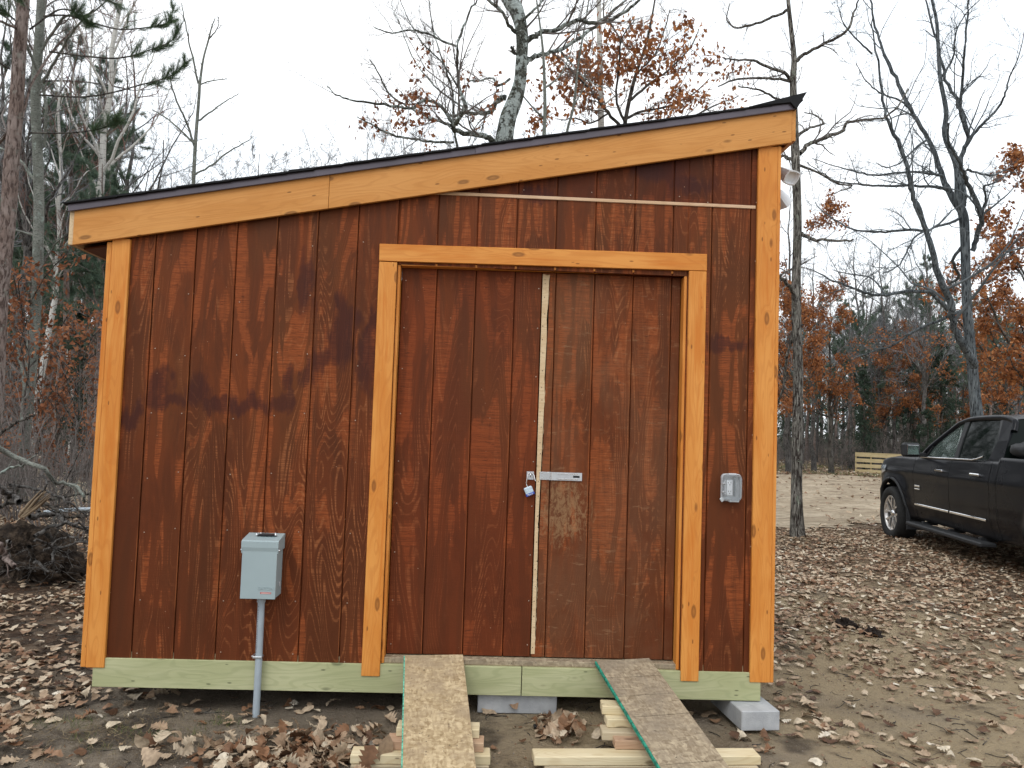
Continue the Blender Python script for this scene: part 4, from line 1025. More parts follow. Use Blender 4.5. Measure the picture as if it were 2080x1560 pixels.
# ================================================================== pickup truck
# truck frame: X back from the front bumper, Y to the side (left side = +Y), Z up from the ground
def truck():
    gy = 7.7; gz = float(gh(8.1, gy))
    rt_ = np.random.default_rng(4)
    k = NM('charcoal_car_paint', 0.28, 0.08, 0.0); k.b.inputs['Coat Weight'].default_value = 0.16; k.b.inputs['Coat Roughness'].default_value = 0.05
    k.rough(k.step(k.noise(k.obj(), 2.5, 4), 0.3, 0.8, 0.26, 0.42))
    dust = k.step(k.ma('ADD', k.xyz(k.obj())[2], k.ma('MULTIPLY', k.noise(k.obj(), 3, 4), 0.5)), 1.0, 0.45, 0.0, 0.22)
    PAINT = k.base(k.mix(dust, (0.006, 0.0065, 0.009), (0.05, 0.043, 0.035)))
    k = NM('tinted_glass', 0.03, 0.12)
    GLASS = k.base((0.006, 0.009, 0.008))
    k = NM('clear_side_glass', 0.02, 0.5); k.b.inputs['Transmission Weight'].default_value = 0.95; k.b.inputs['IOR'].default_value = 1.18
    CLEAR = k.base((0.55, 0.68, 0.62))
    CHROME = plain('chrome_trim', (0.75, 0.76, 0.78), 0.12, 0.5, 1.0)
    RUB = plain('tyre_rubber', (0.022, 0.022, 0.022), 0.85, 0.2); DKP = plain('textured_black_plastic', (0.02, 0.021, 0.023), 0.6, 0.3)
    ALLOY = plain('machined_alloy', (0.62, 0.60, 0.58), 0.32, 0.5, 0.8); DARKM = plain('wheel_pocket', (0.02, 0.02, 0.022), 0.5, 0.4)
    LENS = plain('headlight_lens', (0.30, 0.34, 0.38), 0.08, 0.7, 0.4, var=0.6, sc=14); INT = plain('dark_cabin', (0.02, 0.022, 0.022), 0.8, 0.2)
    SEAT = plain('grey_seat', (0.30, 0.34, 0.33), 0.7, 0.3)
    root = thing('pickup_truck', 'black crew cab pickup truck parked at the right edge of the clearing', 'pickup truck', (0, 0, 0))
    def P(name, me, mat, parent=None, loc=(0, 0, 0), rot=None):
        o = bpy.data.objects.new(name, me)
        COL.objects.link(o)
        if mat and not me.materials: me.materials.append(mat)
        o.parent = parent or root; o.location = loc
        if rot: o.rotation_euler = rot
        return o
    FA, RA, WR = 0.97, 5.12, 0.405
    AR = 0.50   # arch radius
    def hy(x, z):
        """half width of the body side"""
        v = 0.985-0.10*ss(1.0, 1.40, z)**1.5*0.55-0.075*ss(0.72, 0.38, z)
        v = v+0.012*math.exp(-((z-1.06)/0.035)**2)-0.014*math.exp(-((z-0.70)/0.05)**2)
        v -= 0.16*ss(0.75, 0.0, x)**1.6
        v -= 0.03*ss(5.9, 6.34, x)
        for c in (FA, RA):
            d = math.hypot(x-c, z-WR-0.02)
            v += 0.034*ss(AR+0.20, AR+0.01, d)
        return v
    def topz(x):     # top edge of the body side
        if x < 1.75: return 1.13+0.125*ss(0.05, 0.9, x)+0.02*ss(0.9, 1.75, x)
        if x < 3.97: return 1.285+0.012*(x-1.75)
        return 1.36
    def botz(x):
        z = 0.40
        if x < FA: z = 0.44
        for c in (FA, RA):
            d = abs(x-c)
            if d < AR: z = max(z, WR+0.02+math.sqrt(AR*AR-d*d))
        return z
    def side(x0, x1, s):
        nx = max(3, int((x1-x0)/0.03)); nz = 22
        xs = np.linspace(x0, x1, nx)
        # snap columns to arch ends
        V = []; F = []
        for x in xs:
            zb, zt = botz(x), topz(x)
            for j in range(nz):
                t = j/(nz-1); z = zb+(zt-zb)*t
                V.append((x, s*hy(x, z), z))
        # inner returns for thickness
        n0 = len(V)
        for x in xs:
            for z in (botz(x), topz(x)): V.append((x, s*(hy(x, z)-0.05), z))
        for i in range(nx-1):
            for j in range(nz-1):
                a = i*nz+j; F.append((a, a+nz, a+nz+1, a+1) if s < 0 else (a, a+1, a+nz+1, a+nz))
            a = i*nz; b = n0+2*i
            F.append((a, b, b+2, a+nz)); F.append((a+nz-1, a+2*nz-1, b+3, b+1))
        for i in (0, nx-1):
            b = n0+2*i
            for j in range(nz-1):
                pass
        return np_mesh(V, np.array(F), 'body_side', True)
    gp = 0.004
    for s in (1, -1):
        P('front_fender', side(0.05, 1.70-gp, s), PAINT)
        fd = P('front_door', side(1.70+gp, 2.80-gp, s), PAINT)
        rd = P('rear_door', side(2.80+gp, 3.82-gp, s), PAINT)
        P('cab_corner', side(3.82+gp, 3.98-gp, s), PAINT)
        P('bed_side', side(3.98+gp, 6.30, s), PAINT)
        # handles, trim strip, belt line
        for d_, hx in ((fd, 2.56), (rd, 3.52)):
            bm = bmesh.new(); box_bm(bm, (hx, s*(hy(hx, 1.13)+0.028), 1.135), (0.23, 0.022, 0.034), 0.009)
            box_bm(bm, (hx-0.09, s*(hy(hx, 1.13)+0.012), 1.135), (0.03, 0.03, 0.026), 0.004); box_bm(bm, (hx+0.09, s*(hy(hx, 1.13)+0.012), 1.135), (0.03, 0.03, 0.026), 0.004)
            P('door_handle', bm_mesh(bm), CHROME, d_)
        for (a, b, d_) in ((1.74, 2.78, fd), (2.82, 3.74, rd)):
            bm = bmesh.new(); box_bm(bm, ((a+b)/2, s*(hy((a+b)/2, 0.615)+0.010), 0.615), (b-a, 0.014, 0.030), 0.005); P('trim_strip', bm_mesh(bm), CHROME, d_)
        T_ = Tubes()
        xs = np.linspace(1.86, 3.62, 14); T_.add(np.stack([xs, s*(np.array([hy(x, 1.29) for x in xs])+0.004), np.array([topz(x)+0.006 for x in xs])+np.where(xs > 3.4, (xs-3.4)*0.22, 0)], 1), np.full(14, 0.011), 6)
        P('belt_moulding', T_.mesh(), CHROME)
        if s < 0:
            bm = bmesh.new(); box_bm(bm, (1.845, s*(hy(1.84, 0.86)+0.006), 0.875), (0.17, 0.008, 0.026), 0.003); box_bm(bm, (1.845, s*(hy(1.84, 0.8)+0.006), 0.835), (0.17, 0.008, 0.016), 0.003)
            P('badge', bm_mesh(bm), CHROME, fd)
        # flares
        for c in (FA, RA):
            T_ = Tubes(); a = np.linspace(-0.18, PI+0.18, 26)
            xx = c+np.cos(a)*(AR+0.012); zz_ = WR+0.02+np.sin(a)*(AR+0.012)
            T_.add(np.stack([xx, s*(np.array([hy(x, z) for x, z in zip(xx, zz_)])+0.002), zz_], 1), np.full(26, 0.022), 6)
            P('wheel_arch_flare', T_.mesh(), DKP)
        # running board
        bm = bmesh.new(); box_bm(bm, (2.75, s*0.985, 0.335), (2.15, 0.19, 0.055), 0.015)
        rb = P('running_board', bm_mesh(bm), DKP)
        for bx in (1.95, 2.75, 3.55):
            bm = bmesh.new(); box_bm(bm, (bx, s*0.86, 0.37), (0.06, 0.20, 0.045), 0.004); P('bracket', bm_mesh(bm), DKP, rb)
        # mirror
        bm = bmesh.new(); box_bm(bm, (0, 0, 0), (0.12, 0.24, 0.20), 0.03)
        mir = P('door_mirror', bm_mesh(bm), DKP, None, (1.97, s*1.13, 1.39), (0, 0, s*-0.18))
        mg = P('mirror_glass', boxm((0.006, 0.17, 0.135), 0.01), CHROME, mir, (0.0615, 0, 0))
        bm = bmesh.new(); box_bm(bm, (0, 0, 0), (0.07, 0.16, 0.06), 0.01); P('mirror_arm', bm_mesh(bm), DKP, mir, (0.0, -s*0.14, -0.065))
        # headlight
        V = []; F = []
        for i in range(12):
            t = i/11; x = 0.075+t*0.62; z0_ = 0.945+0.09*t**1.6; z1_ = 1.095+0.03*t
            for j in range(4): z = z0_+(z1_-z0_)*j/3; V.append((x, s*(hy(x, z)+0.009), z))
        for i in range(11):
            for j in range(3): a = i*4+j; F.append((a, a+4, a+5, a+1))
        P('headlight', np_mesh(V, np.array(F), 'h', True), LENS)
        bm = bmesh.new(); pts = [(0.07, 0.93), (0.42, 0.965), (0.70, 1.045), (0.72, 1.125), (0.10, 1.10)]
        V = [bm.verts.new((x, s*(hy(x, z)+0.008), z)) for x, z in pts]; W_ = [bm.verts.new((x, s*(hy(x, z)-0.03), z)) for x, z in pts]
        bm.faces.new(V); bm.faces.new(W_[::-1])
        for i in range(5): bm.faces.new((V[i], W_[i], W_[(i+1) % 5], V[(i+1) % 5]))
        bm.free()
        P('tail_lamp', boxm((0.05, 0.10, 0.36), 0.01), MT['red'], None, (6.285, s*0.885, 1.12))
        # mud flap behind the front wheel
        P('mud_flap', boxm((0.02, 0.26, 0.34), 0.004), DKP, None, (FA+0.50, s*0.86, 0.39), (0, -0.12, 0))
    # hood, front end, bed
    nx = 24; ny = 15; V = []; F = []
    for i in range(nx):
        x = 0.03+(1.74-0.03)*i/(nx-1)
        for j in range(ny):
            t = -1+2*j/(ny-1); e = topz(x)
            V.append((x, t*(hy(x, e)-0.012), e+0.075*(1-abs(t)**3.2)*ss(0.0, 0.5, x)+0.018*math.exp(-((abs(t)-0.55)/0.12)**2)))
    for i in range(nx-1):
        for j in range(ny-1): a = i*ny+j; F.append((a, a+ny, a+ny+1, a+1))
    P('hood', np_mesh(V, np.array(F), 'hood', True), PAINT)
    bm = bmesh.new(); box_bm(bm, (0.07, 0, 0.97), (0.10, 1.50, 0.34), 0.04); P('front_end', bm_mesh(bm), PAINT)
    bm = bmesh.new(); box_bm(bm, (0.015, 0, 0.965), (0.03, 1.20, 0.28), 0.01); gr = P('grille', bm_mesh(bm), CHROME)
    for j in range(4): P('grille_bar', boxm((0.015, 1.08, 0.03), 0.004), DKP, gr, (-0.005, 0, 0.865+j*0.063))
    V = []; F = []; nb = 21
    for i in range(nb):
        t = -1+2*i/(nb-1); y = t*0.99; x = -0.05+0.50*abs(t)**4
        for z, dx in ((0.46, 0.05), (0.56, 0.0), (0.74, -0.01), (0.80, 0.05), (0.80, 0.16), (0.46, 0.16)): V.append((x+dx, y, z))
    for i in range(nb-1):
        for j in range(6): a = i*6; F.append((a+j, a+(j+1) % 6, a+6+(j+1) % 6, a+6+j))
    P('front_bumper', np_mesh(V, np.array(F), 'b', True), CHROME)
    for (nm, lo, hi) in (('bed_floor', (3.95, -0.90, 0.72), (6.26, 0.90, 0.78)), ('bed_front_panel', (3.94, -0.92, 0.60), (3.98, 0.92, 1.36)), ('tailgate', (6.24, -0.86, 0.60), (6.30, 0.86, 1.37)), ('rear_bumper', (6.28, -0.95, 0.50), (6.42, 0.95, 0.70)), ('underbody', (0.5, -0.62, 0.36), (5.5, 0.62, 0.50)), ('cab_floor', (1.60, -0.88, 0.40), (3.9, 0.88, 0.62)), ('firewall', (1.62, -0.88, 0.5), (1.70, 0.88, 1.24))):
        lo = Vector(lo); hi = Vector(hi); P(nm, boxm(hi-lo, 0.008), PAINT if nm in ('tailgate', 'bed_front_panel') else DKP, None, (lo+hi)/2)
    # wheel wells
    for c in (FA, RA):
        for s in (1, -1):
            V = []; F = []; n = 18
            for i in range(n):
                a = -0.1+(PI+0.2)*i/(n-1)
                for y in (0.93, 0.55): V.append((c+math.cos(a)*(AR+0.004), s*y, WR+0.02+math.sin(a)*(AR+0.004)))
            for i in range(n-1): F.append((2*i, 2*i+1, 2*i+3, 2*i+2))
            V += [(c-AR, s*0.55, 0.4), (c+AR, s*0.55, 0.4), (c+AR, s*0.55, 0.95), (c-AR, s*0.55, 0.95)]; b = len(V)-4; F.append((b, b+1, b+2, b+3))
            P('wheel_well', np_mesh(V, np.array(F), 'w', True), DKP)
    # greenhouse: pillars, roof and panes
    def gy_(z): return 0.925-0.20*ss(1.27, 1.86, z)*1.0
    prof = [(1.76, 1.27), (2.10, 1.52), (2.44, 1.735), (2.62, 1.805), (2.95, 1.845), (3.58, 1.85), (3.82, 1.815), (3.89, 1.76), (3.95, 1.55), (4.00, 1.30)]
    pr = resample([(a, 0, b) for a, b in prof], 46)
    def band(pts, w, s, inset=0.0, mat=PAINT, name='pillar', rad=0.0):
        T_ = Tubes(); pts = np.array(pts); q = np.stack([pts[:, 0], [s*(gy_(z)+inset) for z in pts[:, 1]], pts[:, 1]], 1)
        T_.add(q, np.full(len(q), w), 8); return P(name, T_.mesh(), mat)
    for s in (1, -1):
        band([(p_[0]+0.015, p_[2]-0.02) for p_ in pr[:38]], 0.036, s, -0.012, PAINT, 'roof_rail')
        V = []; F = []
        def panel(nm, pts, mat, off=0.0, th=0.03):
            bm = bmesh.new(); V = [bm.verts.new((x, s*(gy_(z)+off), z)) for x, z in pts]; W_ = [bm.verts.new((x, s*(gy_(z)+off-th), z)) for x, z in pts]
            n = len(pts); bm.faces.new(V); bm.faces.new(W_[::-1])
            for i in range(n): bm.faces.new((V[i], W_[i], W_[(i+1) % n], V[(i+1) % n]))
            bmesh.ops.triangulate(bm, faces=bm.faces[:]); bmesh.ops.recalc_face_normals(bm, faces=bm.faces[:])
            return P(nm, bm_mesh(bm), mat)
        panel('centre_pillar', [(2.80, 1.28), (2.90, 1.28), (2.86, 1.56), (2.84, 1.80), (2.72, 1.80), (2.77, 1.56)], DKP, 0.006)
        panel('rear_pillar', [(3.64, 1.28), (4.00, 1.28), (3.94, 1.56), (3.86, 1.80), (3.64, 1.83), (3.58, 1.80), (3.68, 1.70), (3.73, 1.55)], PAINT, 0.004)
        panel('side_pane', [(1.92, 1.285), (2.80, 1.29), (2.76, 1.56), (2.73, 1.79), (2.60, 1.775), (2.45, 1.71), (2.16, 1.53)], CLEAR, -0.012, 0.006)
        panel('side_pane', [(2.88, 1.29), (3.66, 1.295), (3.75, 1.50), (3.70, 1.70), (3.58, 1.81), (2.84, 1.81), (2.85, 1.56)], GLASS, -0.010, 0.006)
        panel('quarter_panel', [(1.70, 1.26), (1.97, 1.275), (2.10, 1.45), (2.05, 1.50)], DKP, 0.004)
    def sheet(nm, prof_, mat, inner=1.0, th=0):
        V = []; F = []; nj = 13
        for (x, z) in prof_:
            for j in range(nj):
                t = -1+2*j/(nj-1); V.append((x-0.03*(1-t*t) if z < 1.8 and x < 2.7 else x+(0.02*(1-t*t) if x > 3.8 else 0), t*gy_(z)*inner, z+(0.035*(1-t**4) if z > 1.79 else 0)))
        for i in range(len(prof_)-1):
            for j in range(nj-1): a = i*nj+j; F.append((a, a+nj, a+nj+1, a+1))
        return P(nm, np_mesh(V, np.array(F), nm, True), mat)
    q = [(p_[0], p_[2]) for p_ in pr]
    sheet('windshield', q[1:15], CLEAR, 0.985); sheet('roof', [(2.55, 1.79)]+q[15:33], PAINT, 1.0); sheet('rear_window', q[33:], GLASS, 0.985)
    # cabin
    for s in (1, -1):
        for x in (2.65, 3.5):
            bm = bmesh.new(); box_bm(bm, (x, s*0.42, 1.08), (0.16, 0.50, 0.62), 0.05, None); box_bm(bm, (x+0.03, s*0.42, 1.50), (0.11, 0.26, 0.20), 0.05)
            box_bm(bm, (x-0.25, s*0.42, 0.82), (0.5, 0.5, 0.16), 0.05)
            P('seat', bm_mesh(bm), SEAT if x < 3 else INT)
    bm = bmesh.new(); box_bm(bm, (1.95, 0, 1.12), (0.42, 1.66, 0.26), 0.06); P('dashboard', bm_mesh(bm), INT)
    T_ = Tubes(); a = np.linspace(0, 2*PI, 21); T_.add(np.stack([2.22+0.05*np.sin(a), -0.42+0.19*np.cos(a), 1.20+0.18*np.sin(a)], 1), np.full(21, 0.014), 6); P('steering_wheel', T_.mesh(), INT)
    # bundled black tarp lying on the bed rail
    tb = bmesh.new(); bmesh.ops.create_icosphere(tb, subdivisions=3, radius=1.0)
    for v in tb.verts:
        n = float(vnoise(v.co.x*3+v.co.z*2, v.co.y*3, 1.0, 3))-0.5
        v.co = Vector((v.co.x*0.30, v.co.y*0.17, v.co.z*0.11))*(1+0.5*n)
    # wheels
    def lathe(prof_, n=40, yoff=0.0):
        V = []; F = []
        for (r, y) in prof_:
            for i in range(n): a = i/n*2*PI; V.append((r*math.cos(a), y, r*math.sin(a)))
        m = len(prof_)
        for k_ in range(m-1):
            for i in range(n): F.append((k_*n+i, k_*n+(i+1) % n, (k_+1)*n+(i+1) % n, (k_+1)*n+i))
        return np_mesh(V, np.array(F), 'lathe', True)
    for c in (FA, RA):
        for s in (1, -1):
            hub = P('wheel', lathe([(0.0, 0.02), (0.20, 0.03), (0.235, 0.0), (0.24, -0.10)], 32), DARKM, None, (c, s*0.915, WR), (0, 0, 0 if s > 0 else PI))
            # +Y of the hub points outwards
            P('tyre', lathe([(0.262, -0.13), (0.285, -0.15), (0.36, -0.155), (0.39, -0.14), (0.403, -0.10), (0.405, 0.0), (0.403, 0.08), (0.39, 0.12), (0.36, 0.135), (0.31, 0.13), (0.272, 0.115), (0.262, 0.10), (0.262, -0.1)], 48), RUB, hub)
            bm = bmesh.new()
            for i in range(56):
                a = i/56*2*PI
                box_bm(bm, (0, 0, 0), (0.012, 0.10, 0.020), 0, None)
            bm.free()
            P('rim', lathe([(0.262, 0.085), (0.266, 0.105), (0.258, 0.110), (0.245, 0.095), (0.240, 0.04), (0.238, -0.08)], 48), ALLOY, hub)
            bm = bmesh.new()
            for i in range(6):
                a = i/6*2*PI+0.26
                def pt(r, da, y): return (r*math.cos(a+da), y, r*math.sin(a+da))
                # Y-shaped spoke: stem then two arms
                for sg in (-1, 1):
                    A_ = [pt(0.045, sg*0.02, 0.075), pt(0.045, sg*0.30, 0.075), pt(0.115, sg*0.17, 0.088), pt(0.25, sg*0.36, 0.098), pt(0.25, sg*0.25, 0.098), pt(0.155, sg*0.02, 0.088)]
                    B_ = [(x, y-0.03, z) for x, y, z in A_]
                    va = [bm.verts.new(v) for v in A_]; vb = [bm.verts.new(v) for v in B_]
                    bm.faces.new(va); bm.faces.new(vb[::-1])
                    for q_ in range(6): bm.faces.new((va[q_], vb[q_], vb[(q_+1) % 6], va[(q_+1) % 6]))
            bmesh.ops.recalc_face_normals(bm, faces=bm.faces[:])
            P('spokes', bm_mesh(bm), ALLOY, hub)
            P('hub_cap', lathe([(0.0, 0.098), (0.03, 0.097), (0.044, 0.088), (0.048, 0.06)], 20), CHROME, hub)
    bm = tb; me = bm_mesh(bm, sm=True)
    th = -0.14
    fx, fy = 8.0, 7.7                       # front left wheel on the ground
    ax = Vector((math.sin(th), -math.cos(th), 0)); ay = Vector((math.cos(th), math.sin(th), 0))
    o_ = Vector((fx, fy, 0))-ax*FA+ay*0.985
    root.location = (o_.x, o_.y, -0.280); root.rotation_euler = (0, 0, math.atan2(ax.y, ax.x))
    WL[root.name] = Vector(root.location)
    # dark bundle lying on the bed rail
    b_ = o_+ax*4.22-ay*0.74
    tp = link('bundle', me, DKP, None, (b_.x, b_.y, -0.280+1.36+0.09), (0, 0, root.rotation_euler.z)); tag(tp, 'black rolled bundle lying on the bed rail of the pickup truck', 'bundle')
truck()

# ================================================================== slatted fence panel beyond the drive
def pallet_fence():
    A = at(1737, 935, 29.5); B = at(1905, 940, 27.0)
    z0 = float(gh(A[0], A[1]))-0.02
    x0, y0 = float(A[0]), 29.5; x1, y1 = float(B[0]), 27.6
    H = 0.92
    t = thing('slatted_fence', 'low pale wooden slatted fence panel behind the truck hood', 'fence', ((x0+x1)/2, (y0+y1)/2, z0))
    d = Vector((x1-x0, y1-y0, 0)); Ln = d.length; d.normalize(); n = Vector((-d.y, d.x, 0))
    rf = random.Random(8)
    for z in (0.10, 0.34, 0.58, 0.80):
        a = Vector((x0, y0, z0+z+rf.uniform(-0.01, 0.01))); b = Vector((x1, y1, z0+z+rf.uniform(-0.01, 0.01)))
        board('slat', MT['pallet'], t, a, b, 0.155, 0.022, (0, 0, 1), 0)
    a = Vector((x0, y0, z0+0.90))+n*0.06; b = Vector((x1, y1, z0+0.90))+n*0.06
    board('top_rail', MT['pallet'], t, a, b, 0.15, 0.025, n, 0)
    k_ = 0
    while k_*0.62 < Ln:
        p_ = Vector((x0, y0, 0))+d*min(Ln-0.03, k_*0.62+0.02)+n*0.055
        board('post', MT['pallet'], t, (p_.x, p_.y, z0-0.1), (p_.x, p_.y, z0+0.88), 0.045, 0.08, d, 0); k_ += 1
pallet_fence()

# ================================================================== trees
def limb(px, Y, n=None, W=None):
    """photo polyline [(u,v,diameter px[,dy])] -> world points and radii at the tree's own distance"""
    pts = []; rad = []
    for q in px:
        dy = q[3] if len(q) > 3 else 0.0
        p_ = at(q[0], q[1], Y+dy); dep = (p_-CAM) @ (_f); pts.append(p_); rad.append(q[2]*dep/F0/2)
    n = n or max(6, 3*len(px))
    return resample(pts, n), np.maximum(resample(np.array(rad)[:, None].repeat(3, 1), n)[:, 0], 0.002)
def wav(P, rng, amp):
    n = len(P); w_ = rng.normal(size=(n, 3))*amp; w_[0] = 0; return P+w_

def stack_rs(items, K=12):
    """resample a list of (P,R) to a common length"""
    P = np.stack([resample(p, K) for p, r in items]); Rr = np.stack([np.interp(np.linspace(0, 1, K), np.linspace(0, 1, len(r)), r) for p, r in items])
    return P, Rr

def skeleton_tree(name, label, cat, trunk_px, limbs_px, Y, bark_m, twig_m, seed, twigs=((9, 0.38), (5, 0.5), (4, 0.5)), leaves=None, extra=None, group=None, dyr=1.2, up=0.02, wig=0.22, tmin=0.0018, flare=0.35, base_z=None, wf=1.0):
    """a tree traced as a skeleton and then given depth: limbs lean towards and away from the viewer"""
    rng = np.random.default_rng(seed)
    P, Rr = limb(trunk_px, Y, 4*len(trunk_px)); Rr = Rr*wf
    # carry the trunk down to the ground
    g0 = float(gh(P[0][0], P[0][1]))-0.08
    if P[0][2] > g0+0.15:
        n = 6; z = np.linspace(g0, P[0][2], n+1)[:-1]
        lo = np.stack([np.full(n, P[0][0])+(P[0][0]-P[1][0])*0, np.full(n, P[0][1]), z], 1)
        P = np.concatenate([lo, P]); Rr = np.concatenate([np.full(n, Rr[0])*np.linspace(1.15, 1.02, n), Rr])
    h = P[:, 2]-P[0, 2]; Rr = Rr*(1+flare*np.exp(-h/0.25))
    t = thing(name, label, cat, (float(P[0][0]), float(P[0][1]), g0+0.08), group)
    T = Tubes(); T.add(P, Rr, 14)
    items = []
    for lp in limbs_px:
        q = []
        sgn = rng.choice((-1, 1)); m = len(lp)
        for i, z in enumerate(lp):
            q.append((z[0], z[1], z[2], sgn*dyr*rng.uniform(0.5, 1)*(i/(m-1))**1.2 if len(z) < 4 else z[3]))
        p, r = limb(q, Y, 4*len(q)); r = r*wf; p = wav(p, rng, float(r.mean())*0.35); items.append((p, r)); T.add(p, r, 8)
    trunk = world_mesh('trunk', T.mesh('trunk'), bark_m, t)
    C = Tubes()
    src = items+[(P[len(P)//2:], Rr[len(P)//2:]*0.4)]
    SP, SR = stack_rs(src, 14)
    lens = np.linalg.norm(np.diff(SP, axis=1), axis=2).sum(1)
    lev = []
    P1, R1 = spawn(rng, SP, SR, twigs[0][0], twigs[0][1], 7, (0.4, 1.15), wig, up, 0.5, 0.12, tmin*1.6)
    C.add(P1, R1, 5)
    P2, R2 = spawn(rng, P1, R1, twigs[1][0], twigs[1][1], 6, (0.4, 1.1), wig, up, 0.6, 0.15, tmin*1.1); C.add(P2, R2, 4)
    P3, R3 = spawn(rng, P2, R2, twigs[2][0], twigs[2][1], 5, (0.4, 1.1), wig, up, 0.65, 0.1, tmin*0.8); C.add(P3, R3, 3)
    world_mesh('twigs', C.mesh('twigs'), twig_m, t)
    if leaves:
        n, sz, m = leaves
        pts = sample_on(rng, P3, n//2, 0.03); pts2 = sample_on(rng, P2, n//2, 0.03)
        world_mesh('foliage', cloud_mesh([leaf_cloud(rng, np.concatenate([pts, pts2]), sz)]), m, t)
    return t, (P1, P2, P3), rng

def leaf_clusters(t, rng, spots, Y, size, mat, n_per=90, spread=0.35, dys=0.8, name='foliage'):
    parts = []
    T = Tubes()
    for (u, v, rpx, dens) in spots:
        c = at(u, v, Y+rng.uniform(-dys, dys)); r = rpx*(Y-CAM[1])/F0
        n = int(n_per*dens)
        # bunches of leaves at twig ends
        nb = max(3, n//7); cc = c+rng.normal(size=(nb, 3))*r*0.55
        pts = np.repeat(cc, 7, 0)+rng.normal(size=(nb*7, 3))*size*0.75
        parts.append(leaf_cloud(rng, pts, size, 0.7))
        S = np.repeat(c[None], nb, 0)+rng.normal(size=(nb, 3))*r*0.18
        mid = (S+cc)/2+rng.normal(size=(nb, 3))*r*0.10
        T.add(np.stack([S, mid, cc], 1), np.tile(np.array([[0.006, 0.004, 0.0025]]), (nb, 1)), 3)
    world_mesh(name, cloud_mesh(parts), mat, t)
    world_mesh('leafy_twigs', T.mesh(), MT['twig'], t)['kind'] = 'stuff'

# --- near oak by the right corner of the shed
tr = [(1620, 1096, 31), (1618, 1000, 26), (1620, 860, 25), (1621, 740, 23), (1617, 600, 22), (1620, 450, 20), (1615, 300, 20), (1611, 170, 16), (1613, 120, 13), (1607, 60, 11), (1601, 0, 9), (1597, -80, 7), (1606, -200, 5)]
lb = [[(1615, 130, 10), (1630, 112, 9), (1644, 105, 8), (1684, 83, 7.5), (1721, 62, 6.5), (1731, 36, 5.5), (1741, 10, 4), (1758, -30, 3)],
      [(1602, 18, 8), (1590, 26, 7), (1563, 38, 6.5), (1523, 52, 5.5), (1494, 56, 4.5), (1476, 38, 3.5), (1484, 6, 2.2)],
      [(1609, 168, 9), (1595, 149, 8), (1559, 137, 7), (1531, 123, 6), (1490, 121, 4.5), (1470, 118, 3)],
      [(1608, 166, 8), (1563, 159, 6), (1498, 161, 5), (1458, 176, 3)],
      [(1608, 210, 7), (1575, 200, 5.5), (1550, 186, 5), (1500, 175, 3)],
      [(1624, 312, 12), (1640, 296, 10), (1664, 285, 9), (1712, 266, 8), (1721, 250, 7), (1769, 242, 6), (1805, 234, 5), (1846, 182, 3.5)],
      [(1619, 278, 9), (1644, 260, 6), (1672, 252, 5), (1660, 236, 4), (1633, 228, 2.5)],
      [(1620, 334, 9), (1604, 322, 8), (1590, 318, 6), (1572, 322, 4)],
      [(1625, 474, 10), (1645, 484, 8), (1664, 487, 7), (1720, 489, 5), (1735, 486, 2)],
      [(1618, 650, 12), (1612, 600, 10), (1596, 574, 9), (1575, 560, 7), (1540, 556, 4)],
      [(1620, 640, 8), (1600, 720, 7), (1590, 790, 6), (1575, 830, 4)],
      [(1577, 563, 5), (1610, 545, 4), (1640, 530, 3), (1660, 520, 2)],
      [(1622, 335, 7), (1660, 350, 5), (1700, 372, 4.5), (1730, 378, 4), (1690, 395, 2)]]
skeleton_tree('oak_tree', 'slim rough-barked oak with crooked branches standing just right of the shed corner', 'tree', tr, lb, 6.9, MT['bark_grey'], MT['twig'], 21, ((8, 0.34), (5, 0.55), (4, 0.55)), dyr=0.9, wig=0.22, tmin=0.0014, wf=0.84)

